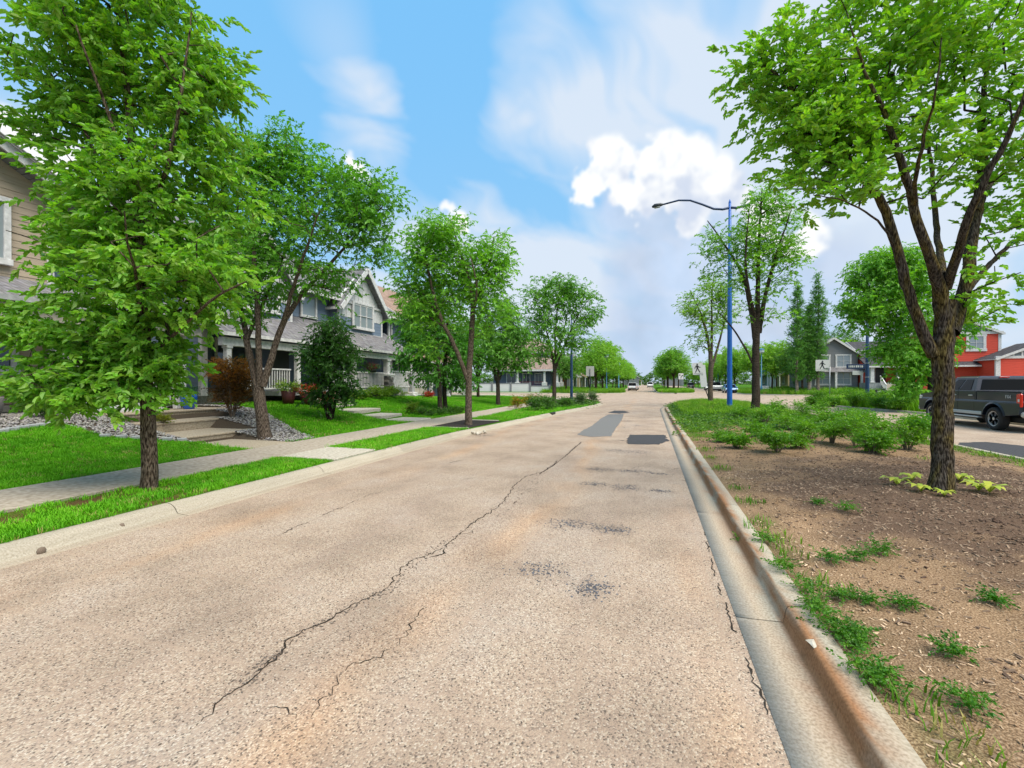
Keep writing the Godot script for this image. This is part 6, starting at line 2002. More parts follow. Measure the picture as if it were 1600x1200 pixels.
# ---------------------------------------------------------------- street furniture
func tall_lamp(label: String, foot: Vector3, high: float, m: Material, arm: float, arms: Array, r := 0.145) -> Node3D:
	var t := thing("street_lamp", label, "street lamp", foot)
	put(tube_mesh([Vector3(0, -0.2, 0), Vector3(0, 0.1, 0), Vector3(0, high * 0.5, 0), Vector3(0, high, 0)], [r, r, r * 0.82, r * 0.5], 16), "pole", m, t)
	cbox("base_plate", Vector3(r * 3.0, 0.05, r * 3.0), Vector3(0, 0.03, 0), M.metal_steel, t, 0.01)
	cbox("hand_hole_cover", Vector3(0.1, 0.22, 0.02), Vector3(0.0, 0.6, r * 0.99), m, t, 0.005)
	put(lathe_mesh([[r * 0.5, 0.0], [r * 0.5, 0.06], [0.02, 0.22], [0.0, 0.24]], 12), "finial", m, t, Vector3(0, high, 0))
	for sg in arms:
		var st := st0()
		var pts := []
		for p in [[0.0, -0.25], [0.35, -0.3], [0.8, -0.22], [1.4, 0.12], [2.0, 0.42], [2.6, 0.5], [arm, 0.36]]:
			pts.append(Vector3(p[0] * sg * arm / 3.4 if p[0] < arm else p[0] * sg, high + p[1], 0))
		tube(st, pts, [0.075, 0.072, 0.068, 0.064, 0.06, 0.056, 0.05], 8)
		var a := put(done(st), "arm", M.pole_navy, t)
		var head := put(tube_mesh([Vector3(0, 0, 0), Vector3(0.15 * sg, 0.0, 0), Vector3(0.5 * sg, -0.04, 0), Vector3(0.66 * sg, -0.08, 0)], [0.04, 0.10, 0.13, 0.05], 10), "lamp_head", M.metal_dark, t, Vector3(arm * sg, high + 0.36, 0))
		put(tube_mesh([Vector3(0.2 * sg, -0.1, 0), Vector3(0.52 * sg, -0.13, 0)], [0.07, 0.08], 8), "lens", M.lens_grey, head)
	return t

func globe_lamp(label: String, foot: Vector3, high: float, m: Material) -> Node3D:
	var t := thing("street_lamp", label, "street lamp", foot)
	put(tube_mesh([Vector3(0, -0.2, 0), Vector3(0, 0.9, 0), Vector3(0, 0.95, 0), Vector3(0, high, 0)], [0.16, 0.15, 0.09, 0.06], 12), "pole", m, t)
	put(lathe_mesh([[0.06, 0.0], [0.16, 0.04], [0.34, 0.12], [0.40, 0.3], [0.34, 0.5], [0.2, 0.6], [0.0, 0.62]], 14), "globe", M.globe, t, Vector3(0, high, 0))
	put(lathe_mesh([[0.46, 0.0], [0.44, 0.05], [0.2, 0.16], [0.05, 0.22], [0.0, 0.3]], 14), "cap", m, t, Vector3(0, high + 0.56, 0))
	put(tube_mesh([Vector3(0, 0, 0), Vector3(0.5, 0.05, 0)], [0.03, 0.03], 6), "banner_arm", m, t, Vector3(0, high * 0.55, 0))
	return t

func figure(st: SurfaceTool, k: float, o: Vector3) -> void:     # a walking figure, k = its height
	var polys := []
	var head := PackedVector2Array()
	for i in 12: head.append(Vector2(0.03 + 0.085 * cos(TAU * i / 12), 0.90 + 0.09 * sin(TAU * i / 12)))
	polys.append(head)
	polys.append(PackedVector2Array([Vector2(-0.10, 0.80), Vector2(0.10, 0.80), Vector2(0.13, 0.62), Vector2(0.09, 0.44), Vector2(-0.08, 0.44), Vector2(-0.10, 0.62)]))
	polys.append(PackedVector2Array([Vector2(-0.10, 0.79), Vector2(-0.26, 0.60), Vector2(-0.30, 0.44), Vector2(-0.24, 0.43), Vector2(-0.19, 0.57), Vector2(-0.08, 0.68)]))
	polys.append(PackedVector2Array([Vector2(0.09, 0.79), Vector2(0.22, 0.62), Vector2(0.36, 0.58), Vector2(0.35, 0.51), Vector2(0.18, 0.54), Vector2(0.09, 0.66)]))
	polys.append(PackedVector2Array([Vector2(-0.08, 0.46), Vector2(0.04, 0.46), Vector2(-0.06, 0.24), Vector2(-0.20, 0.02), Vector2(-0.30, 0.02), Vector2(-0.16, 0.26)]))
	polys.append(PackedVector2Array([Vector2(-0.02, 0.46), Vector2(0.10, 0.46), Vector2(0.18, 0.26), Vector2(0.27, 0.06), Vector2(0.26, 0.0), Vector2(0.18, 0.0), Vector2(0.07, 0.24)]))
	for p in polys:
		prism(st, p, o, Vector3(k, 0, 0), Vector3(0, k, 0), Vector3(0, 0, 0.004))

func sign_panel(t: Node3D, c: Vector3, w: float, h: float, m: Material, turn := 0.0, roll := 0.0) -> MeshInstance3D:
	var r := minf(w, h) * 0.07
	var pts := PackedVector2Array()
	for q in [[1, 1, 0.0], [-1, 1, 0.5], [-1, -1, 1.0], [1, -1, 1.5]]:
		for i in 4:
			var a: float = PI * q[2] + PI * 0.5 * i / 3.0
			pts.append(Vector2(q[0] * (w * 0.5 - r) + r * cos(a), q[1] * (h * 0.5 - r) + r * sin(a)))
	var o := put(prism_mesh(pts, Vector3(0, 0, -0.004), Vector3.RIGHT, Vector3.UP, Vector3(0, 0, 0.008)), "sign_panel", m, t, c)
	o.rotation = Vector3(0, turn, roll)
	return o

func post(t: Node3D, a: Vector3, b: Vector3, r: float, m: Material) -> void:
	put(tube_mesh([a, b], [r, r], 8), "post", m, t)

func build_furniture() -> void:
	# bright blue lamp of the near median
	var foot := hit(1140, 637)
	var z := depth_of(foot)
	var high := (at(1140, 318, z) - foot).y
	tall_lamp("tall bright blue double-armed street lamp standing in the near median", foot, high, M.pole_blue, 3.6, [-1.0, 1.0])
	var f2 := G(-6.4, 38.2)
	tall_lamp("dark blue lamp pole among the corner plants, its top lost in the round tree", f2, 7.0, M.pole_navy, 2.6, [], 0.13)
	var f3 := G(15.0, 38.4)
	var l3 := tall_lamp("navy lamp pole on the verge carrying a street name plate", f3, 7.2, M.pole_navy, 2.6, [], 0.135)
	var plate := cbox("name_plate", Vector3(1.15, 0.34, 0.03), Vector3(-0.72, 2.75, 0.05), M.sign_navy, l3, 0.006)
	for k in 8: cbox("lettering", Vector3(0.085 if k % 3 else 0.05, 0.15, 0.004), Vector3(-0.42 + k * 0.115, 0.0, 0.018), M.sign_white, plate, 0.001)
	cbox("second_plate", Vector3(0.9, 0.3, 0.03), Vector3(-0.6, 2.28, 0.02), M.sign_back, l3, 0.006, Vector3(0, 0.5, 0))
	for y in [2.95, 1.95]: put(lathe_mesh([[0.142, 0.0], [0.145, 0.01], [0.145, 0.04], [0.142, 0.05]], 16), "clamp", M.metal_steel, l3, Vector3(0, y, 0))
	globe_lamp("teal globe lamp beyond the crossing near the parked white cars", G(-7.0, 77.5), 5.7, M.pole_teal)
	globe_lamp("teal globe lamp beyond the crossing beside the white bench", G(16.2, 76.0), 6.0, M.pole_teal)
	for a in [[-7.2, 112], [15.8, 118]]:
		globe_lamp("teal globe lamp farther along the street, half hidden by the tree row", G(a[0], a[1]), 5.7, M.pole_teal).set_meta("group", "far globe lamps")
	# leaning crosswalk sign at the median tip
	var p := hit(1112, 631)
	var t := thing("crosswalk_sign", "leaning crosswalk sign with a walking figure and a long blank white board below", "sign", p)
	z = depth_of(p)
	var top := at(1090, 576, z) - p
	post(t, Vector3(0, -0.2, 0), top + Vector3(0.12, -0.3, -0.02), 0.03, M.metal_dark)
	var lean := 0.10
	var pan := sign_panel(t, top + Vector3(0, 0.0, 0.09), 0.70, 0.80, M.sign_white, 0.2, lean)
	var st := st0(true)
	figure(st, 0.62, Vector3(-0.03, -0.27, 0.005))
	put(done(st), "walking_figure", M.sign_black, pan)
	cbox("rule", Vector3(0.6, 0.02, 0.004), Vector3(0, -0.33, 0.006), M.sign_black, pan, 0.001)
	sign_panel(t, top + Vector3(0.34, -0.5, 0.0), 0.42, 1.5, M.sign_white, 0.2, lean)
	cbox("bracket", Vector3(0.5, 0.06, 0.03), top + Vector3(0.1, -0.42, 0.0), M.metal_steel, t, 0.005)
	# crosswalk sign on the verge
	p = G(12.9, 39.6)
	t = thing("crosswalk_sign", "square crosswalk sign with a walking figure above the overgrown verge", "sign", p)
	z = depth_of(p)
	var c := at(1285, 571, z) - p
	pan = sign_panel(t, c, 0.98, 0.86, M.sign_white, 0.2)
	st = st0(true)
	figure(st, 0.66, Vector3(-0.02, -0.28, 0.005))
	put(done(st), "walking_figure", M.sign_black, pan)
	cbox("rule", Vector3(0.9, 0.02, 0.004), Vector3(0, -0.34, 0.006), M.sign_black, pan, 0.001)
	post(t, Vector3(c.x + 0.48, -0.2, c.z - 0.04), Vector3(c.x + 0.50, c.y - 0.1, c.z - 0.04), 0.035, M.metal_steel)
	cbox("bracket", Vector3(0.5, 0.07, 0.03), c + Vector3(0.28, -0.2, -0.03), M.metal_steel, t, 0.005)
	# back of a sign on the left corner
	p = G(-4.9, 38.6)
	t = thing("road_sign", "plain grey back of a rectangular sign on the planted corner", "sign", p)
	z = depth_of(p)
	c = at(922, 580, z) - p
	sign_panel(t, c, 0.68, 0.86, M.sign_back, 0.15)
	post(t, Vector3(c.x, -0.2, c.z + 0.04), Vector3(c.x, c.y + 0.22, c.z + 0.04), 0.028, M.metal_dark)
	# keep-right sign on the far median
	p = G(4.9, 75.5)
	t = thing("road_sign", "small white sign with a bent black arrow on the far median", "sign", p)
	z = depth_of(p)
	c = at(1064, 588, z) - p
	pan = sign_panel(t, c, 0.75, 0.95, M.sign_white, 0.2)
	st = st0(true)
	prism(st, PackedVector2Array([Vector2(-0.06, -0.36), Vector2(0.04, -0.36), Vector2(0.06, -0.12), Vector2(0.22, 0.06), Vector2(0.15, 0.14), Vector2(-0.04, -0.08)]), Vector3(0, 0, 0.005), Vector3.RIGHT, Vector3.UP, Vector3(0, 0, 0.004))
	prism(st, PackedVector2Array([Vector2(0.08, 0.20), Vector2(0.30, 0.22), Vector2(0.28, 0.0)]), Vector3(0, 0, 0.005), Vector3.RIGHT, Vector3.UP, Vector3(0, 0, 0.004))
	prism(st, PackedVector2Array([Vector2(-0.26, 0.30), Vector2(-0.08, 0.30), Vector2(-0.10, 0.08), Vector2(-0.24, 0.08)]), Vector3(0, 0, 0.005), Vector3.RIGHT, Vector3.UP, Vector3(0, 0, 0.004))
	put(done(st), "arrow", M.sign_black, pan)
	post(t, Vector3(c.x, -0.2, c.z - 0.04), Vector3(c.x, c.y + 0.3, c.z - 0.04), 0.03, M.metal_dark)
	# black yard sign
	p = hit(1376, 628)
	t = thing("yard_sign", "small tilted black yard sign with a pale stripe in the tall grass", "sign", p)
	pan = cbox("board", Vector3(0.82, 0.34, 0.02), Vector3(0, 0.85, 0), M.sign_black, t, 0.005, Vector3(0, 0.3, 0.12))
	cbox("pale_stripe", Vector3(0.6, 0.07, 0.004), Vector3(0, -0.02, 0.012), M.sign_back, pan, 0.001)
	for x in [-0.25, 0.25]: post(t, Vector3(x, -0.1, 0), Vector3(x, 0.75, 0), 0.008, M.metal_dark)
	# white bench-like block beside the globe lamp
	p = G(17.2, 79.0)
	t = thing("bench", "white concrete bench beside the teal globe lamp across the crossing", "bench", p)
	cbox("seat", Vector3(1.5, 0.18, 0.5), Vector3(0, 0.62, 0), M.sign_white, t, 0.03)
	for x in [-0.55, 0.55]: cbox("leg", Vector3(0.22, 0.55, 0.42), Vector3(x, 0.27, 0), M.sign_white, t, 0.03)
	cbox("back", Vector3(1.4, 0.3, 0.1), Vector3(0, 0.9, -0.2), M.sign_white, t, 0.03)
	# litter at the kerbs
	for a in [[186, 829, 0.065], [64, 868, 0.045]]:
		var q := hit(a[0], a[1])
		var r := thing("stone", "brown stone lying in the gutter by the boulevard", "stone", q + Vector3(0, 0.015, 0), rng.randf() * TAU, "stones in the left gutter")
		var s2 := st0()
		lathe(s2, [[0.0, -0.02], [a[2] * 0.6, -0.01], [a[2] * 0.75, 0.02], [a[2] * 0.5, 0.05], [0.0, 0.06]], 9)
		put(done(s2), "body", M.stone_c, r).scale = Vector3(1.2, 1.0, 0.7)
	var lump := thing("broken_kerb", "crumbled chunks of broken concrete at the kerb by the mulch square", "rubble", G(-5.5, 13.9))
	for k in 9:
		var cc := cbox("chunk", Vector3(rng.randf_range(0.08, 0.22), rng.randf_range(0.05, 0.1), rng.randf_range(0.08, 0.2)), Vector3(rng.randf_range(-0.25, 0.25), 0.04 - lump.position.y, rng.randf_range(-0.3, 0.3)), M.concrete_pale, lump, 0.02, Vector3(rng.randf(), rng.randf() * 3.0, rng.randf()))
		cc.position.y = maxf(cc.position.y, 0.02 - lump.position.y + 0.02)
	var basin := thing("catch_basin", "dark storm drain opening in the kerb before the planted corner", "drain", Vector3(-4.78, 0.0, -22.95), -0.1)
	cbox("opening", Vector3(0.08, 0.10, 0.62), Vector3(-0.03, 0.075, 0), M.sign_black, basin, 0.01)
	cbox("frame", Vector3(0.1, 0.03, 0.75), Vector3(-0.04, 0.145, 0), M.metal_dark, basin, 0.005)
	var chip := thing("concrete_scar", "white plaster-like scar on the near median kerb", "kerb scar", Vector3(0.935, 0.132, -3.1))
	var q0 := [0.7, 1.3, 0.8, 1.1, 0.6, 1.25, 0.9]
	var cs := st0(true)
	for k in 7:
		var a := TAU * k / 7
		tri(cs, Vector3(0, 0.014, 0), Vector3(0.03 * cos(a) * q0[k], 0.004, -0.05 * sin(a) * q0[k]), Vector3(0.03 * cos(a + TAU / 7) * q0[(k + 1) % 7], 0.004, -0.05 * sin(a + TAU / 7) * q0[(k + 1) % 7]))
	put(done(cs), "lump", M.concrete_pale, chip)

# ---------------------------------------------------------------- vehicles
func wheel(t: Node3D, c: Vector3, r: float, w: float, sg: float, spokes := 6, rim_m := "chrome") -> void:
	# axis along x; sg = outward side
	var ax := Vector3(sg, 0, 0)
	var tyre := put(lathe_mesh([[r * 0.62, -w * 0.5], [r * 0.9, -w * 0.5], [r * 0.985, -w * 0.40], [r, -w * 0.2], [r, w * 0.2], [r * 0.985, w * 0.40], [r * 0.9, w * 0.5], [r * 0.66, w * 0.48], [r * 0.64, w * 0.3]], 32, ax), "wheel", M.tyre, t, c)
	var st := st0()
	lathe(st, [[0.0, w * 0.08], [r * 0.6, w * 0.08], [r * 0.645, w * 0.42], [r * 0.60, w * 0.44], [r * 0.58, w * 0.2]], 32, Vector3.ZERO, ax)
	lathe(st, [[r * 0.58, w * 0.14], [0.0, w * 0.15]], 24, Vector3.ZERO, ax)
	put(done(st), "rim_dish", M.plastic_black, tyre)
	var s2 := st0(true)
	for k in spokes:
		var a := TAU * k / spokes
		var d := Vector3(0, cos(a), sin(a))
		var e := Vector3(0, -sin(a), cos(a))
		var x0 := ax * w * 0.16
		var x1 := ax * w * 0.40
		var p := [d * r * 0.10 - e * r * 0.09, d * r * 0.10 + e * r * 0.09, d * r * 0.60 + e * r * 0.13, d * r * 0.60 - e * r * 0.13]
		quad(s2, p[0] + x1, p[1] + x1, p[2] + x1, p[3] + x1)
		quad(s2, p[3] + x1, p[2] + x1, p[1] + x1, p[0] + x1)
		for i in 4: quad(s2, p[i] + x0, p[(i + 1) % 4] + x0, p[(i + 1) % 4] + x1, p[i] + x1)
	lathe(s2, [[0.0, w * 0.44], [r * 0.13, w * 0.43], [r * 0.15, w * 0.3]].map(func(q): return q), 12, Vector3.ZERO, ax)
	for k in 1: lathe(s2, [[r * 0.655, w * 0.36], [r * 0.65, w * 0.45], [r * 0.59, w * 0.43], [r * 0.57, w * 0.3]], 32, Vector3.ZERO, ax)
	put(done(s2), "rim", M[rim_m], tyre)

func arch(cx: float, cy: float, r: float, y0: float) -> Array:   # wheel opening from back to front, points [f, y]
	var out := []
	var a0 := PI - asin(clampf((y0 - cy) / r, -1, 1))
	var a1 := asin(clampf((y0 - cy) / r, -1, 1))
	for i in 13:
		var a := lerpf(a0, a1, i / 12.0)
		out.append(Vector2(cx + r * cos(a), cy + r * sin(a)))
	return out

func pane(called: String, q: Array, m: Material, parent: Node3D, thick := 0.012) -> MeshInstance3D:
	return put(slab_mesh(q[0], q[1], q[2], q[3], thick), called, m, parent)

func build_truck() -> void:
	var t := thing("pickup_truck", "dark navy crew cab pickup parked at the right kerb", "pickup truck", Vector3(12.78, 0.0, -20.45))
	# outline points are (forward, up); forward is -z
	var low := PackedVector2Array([Vector2(-1.18, 0.62), Vector2(-0.55, 0.55)])
	low.append_array(PackedVector2Array(arch(0, 0.43, 0.52, 0.53)))
	low.append_array(PackedVector2Array([Vector2(0.6, 0.5), Vector2(3.05, 0.5)]))
	low.append_array(PackedVector2Array(arch(3.69, 0.43, 0.52, 0.53)))
	low.append_array(PackedVector2Array([Vector2(4.3, 0.5), Vector2(4.55, 0.48), Vector2(4.62, 0.6), Vector2(4.63, 1.0), Vector2(-1.2, 1.0)]))
	put(prism_mesh(low, Vector3(-0.985, 0, 0), Vector3(0, 0, -1), Vector3.UP, Vector3(1.97, 0, 0)), "body", M.paint_navy, t)
	var up := PackedVector2Array([Vector2(0.94, 1.003), Vector2(4.6, 1.003), Vector2(4.6, 1.10), Vector2(4.52, 1.20), Vector2(4.0, 1.27), Vector2(3.15, 1.33), Vector2(3.05, 1.37), Vector2(0.94, 1.38)])
	var st := st0(true)
	prism(st, up, Vector3(-0.955, 0, 0), Vector3(0, 0, -1), Vector3.UP, Vector3(1.91, 0, 0))
	put(done(st), "shoulder", M.paint_navy, t)
	# a rounded crease where shoulder and side meet
	for x in [-1.0, 1.0]:
		put(prism_mesh(PackedVector2Array([Vector2(0.95, 0.985), Vector2(0.987, 0.985), Vector2(0.975, 1.03), Vector2(0.953, 1.06)]), Vector3(0, 0, 1.15), Vector3(x, 0, 0), Vector3.UP, Vector3(0, 0, -5.6)), "side_crease", M.paint_navy, t)
		put(prism_mesh(PackedVector2Array([Vector2(0.93, 0.50), Vector2(0.992, 0.52), Vector2(0.992, 0.62), Vector2(0.97, 0.66)]), Vector3(0, 0, -0.6), Vector3(x, 0, 0), Vector3.UP, Vector3(0, 0, -2.48)), "rocker_trim", M.paint_silver, t)
		cbox("running_board", Vector3(0.16, 0.06, 2.35), Vector3(0.98 * x, 0.42, -1.85), M.chrome, t, 0.02)
	# cab
	var yb := 1.37
	var yr := 1.90
	var cab := st0(true)
	var B := [Vector3(-0.94, yb, -0.98), Vector3(0.94, yb, -0.98), Vector3(0.94, yb, -3.25), Vector3(-0.94, yb, -3.25)]
	var R := [Vector3(-0.76, yr, -1.16), Vector3(0.76, yr, -1.16), Vector3(0.74, yr, -2.45), Vector3(-0.74, yr, -2.45)]
	for i in 4: quad(cab, B[i], B[(i + 1) % 4], R[(i + 1) % 4], R[i])
	var top := [Vector3(-0.66, yr + 0.055, -1.25), Vector3(0.66, yr + 0.055, -1.25), Vector3(0.64, yr + 0.055, -2.36), Vector3(-0.64, yr + 0.055, -2.36)]
	for i in 4: quad(cab, R[i], R[(i + 1) % 4], top[(i + 1) % 4], top[i])
	quad(cab, top[0], top[1], top[2], top[3])
	put(done(cab), "cab", M.paint_navy, t)
	# glass: points on the cab's planes, pushed out a little
	var on := func(a: Vector3, b: Vector3, c: Vector3, d: Vector3, u: float, v: float) -> Vector3: return a.lerp(b, u).lerp(d.lerp(c, u), v)
	var put_glass := func(called: String, f: Array, u0: float, u1: float, v0: float, v1: float, sl: float) -> void:
		var n: Vector3 = ((f[1] as Vector3) - f[0]).cross((f[3] as Vector3) - f[0]).normalized() * 0.012
		var q := [on.call(f[0], f[1], f[2], f[3], u0, v0) + n, on.call(f[0], f[1], f[2], f[3], u1, v0) + n, on.call(f[0], f[1], f[2], f[3], u1 - sl, v1) + n, on.call(f[0], f[1], f[2], f[3], u0 + sl, v1) + n]
		pane(called, q, M.car_glass, t)
	put_glass.call("rear_window", [B[0], B[1], R[1], R[0]], 0.07, 0.93, 0.12, 0.86, 0.015)
	put_glass.call("windscreen", [B[2], B[3], R[3], R[2]], 0.05, 0.95, 0.06, 0.93, 0.01)
	put_glass.call("side_window", [B[3], B[0], R[0], R[3]], 0.20, 0.53, 0.08, 0.86, 0.01)
	put_glass.call("side_window", [B[3], B[0], R[0], R[3]], 0.565, 0.87, 0.08, 0.86, 0.015)
	put_glass.call("side_window", [B[1], B[2], R[2], R[1]], 0.13, 0.45, 0.08, 0.86, 0.01)
	put_glass.call("side_window", [B[1], B[2], R[2], R[1]], 0.48, 0.8, 0.08, 0.86, 0.01)
	cbox("brake_light", Vector3(0.3, 0.04, 0.03), Vector3(0, yr + 0.01, -1.13), M.tail_red, t, 0.008)
	for x in [-1.0, 1.0]:
		cbox("roof_edge", Vector3(0.025, 0.02, 1.2), Vector3(0.755 * x, yr + 0.012, -1.8), M.chrome, t, 0.006)
	# doors: shut lines and handles
	for x in [-1.0, 1.0]:
		for f in [1.0, 1.95, 3.0]:
			cbox("door_gap", Vector3(0.004, 0.78, 0.012), Vector3(0.958 * x, 1.0 + 0.16, -f), M.plastic_black, t, 0.001)
			cbox("door_gap", Vector3(0.004, 0.42, 0.012), Vector3(0.9865 * x, 0.77, -f), M.plastic_black, t, 0.001)
		for f in [1.22, 2.18]:
			cbox("door_handle", Vector3(0.04, 0.045, 0.22), Vector3(0.972 * x, 1.22, -f), M.chrome, t, 0.012)
		put(tube_mesh([Vector3(0.94 * x, 1.40, -3.0), Vector3(1.06 * x, 1.44, -3.02)], [0.035, 0.03], 8), "mirror_arm", M.plastic_black, t)
		cbox("mirror", Vector3(0.2, 0.24, 0.12), Vector3(1.12 * x, 1.5, -3.05), M.paint_navy, t, 0.04)
		# flared arches
		for f in [0.0, 3.69]:
			var a := st0(true)
			var pts: Array = arch(f, 0.43, 0.525, 0.53)
			for i in pts.size() - 1:
				var p0: Vector2 = pts[i]
				var p1: Vector2 = pts[i + 1]
				var o0 := Vector2(f, 0.43) + (p0 - Vector2(f, 0.43)) * 1.13
				var o1 := Vector2(f, 0.43) + (p1 - Vector2(f, 0.43)) * 1.13
				var v := func(p: Vector2, off: float) -> Vector3: return Vector3((0.985 + off) * x, p.y, -p.x)
				if x < 0:
					quad(a, v.call(p1, 0.028), v.call(p0, 0.028), v.call(o0, 0.0), v.call(o1, 0.0))
					quad(a, v.call(p0, 0.028), v.call(p1, 0.028), v.call(p1, -0.2), v.call(p0, -0.2))
				else:
					quad(a, v.call(p0, 0.028), v.call(p1, 0.028), v.call(o1, 0.0), v.call(o0, 0.0))
					quad(a, v.call(p1, 0.028), v.call(p0, 0.028), v.call(p0, -0.2), v.call(p1, -0.2))
			put(done(a), "arch_flare", M.paint_navy, t)
			wheel(t, Vector3(0.86 * x, 0.412, -f), 0.412, 0.28, x)
		cbox("tail_light", Vector3(0.09, 0.46, 0.2), Vector3(0.935 * x, 1.1, 1.13), M.tail_red, t, 0.03)
		cbox("reverse_lens", Vector3(0.06, 0.12, 0.1), Vector3(0.952 * x, 1.1, 1.15), M.head_lamp, t, 0.015)
		cbox("head_lamp", Vector3(0.12, 0.32, 0.26), Vector3(0.915 * x, 1.0, -4.52), M.head_lamp, t, 0.04)
		cbox("fender_vent", Vector3(0.012, 0.18, 0.05), Vector3(0.988 * x, 0.95, -3.05), M.chrome, t, 0.004)
	# bed, tailgate, bumpers, floor
	for x in [-1.0, 1.0]:
		cbox("bed_wall", Vector3(0.085, 0.38, 2.11), Vector3(0.912 * x, 1.194, 0.14), M.paint_navy, t, 0.02)
		cbox("bed_rail_cap", Vector3(0.10, 0.02, 2.1), Vector3(0.91 * x, 1.394, 0.14), M.plastic_black, t, 0.006)
	cbox("bed_floor", Vector3(1.74, 0.02, 2.08), Vector3(0, 1.014, 0.14), M.plastic_black, t, 0.004)
	cbox("tailgate", Vector3(1.72, 0.66, 0.06), Vector3(0, 1.07, 1.205), M.paint_navy, t, 0.02)
	cbox("rear_bumper", Vector3(1.9, 0.2, 0.2), Vector3(0, 0.62, 1.25), M.chrome, t, 0.05)
	cbox("front_bumper", Vector3(1.92, 0.26, 0.2), Vector3(0, 0.6, -4.66), M.chrome, t, 0.06)
	cbox("grille", Vector3(1.5, 0.36, 0.06), Vector3(0, 1.0, -4.63), M.plastic_black, t, 0.02)
	cbox("underbody", Vector3(1.3, 0.22, 5.2), Vector3(0, 0.42, -1.7), M.plastic_black, t, 0.05)
	put(tube_mesh([Vector3(0.86, 0.412, 0), Vector3(-0.86, 0.412, 0)], [0.08, 0.08], 10), "rear_axle", M.plastic_black, t)
	put(tube_mesh([Vector3(0.5, 0.36, 1.3), Vector3(0.45, 0.36, 0.3)], [0.04, 0.04], 8), "exhaust", M.metal_steel, t)
	var tm := TextMesh.new()
	tm.text = "FX4"
	tm.font_size = 16
	tm.pixel_size = 0.0095
	tm.depth = 0.004
	var lt := put(tm, "decal", M.paint_silver, t, Vector3(-0.964, 1.22, 0.66))
	lt.rotation = Vector3(0, -PI * 0.5, 0)

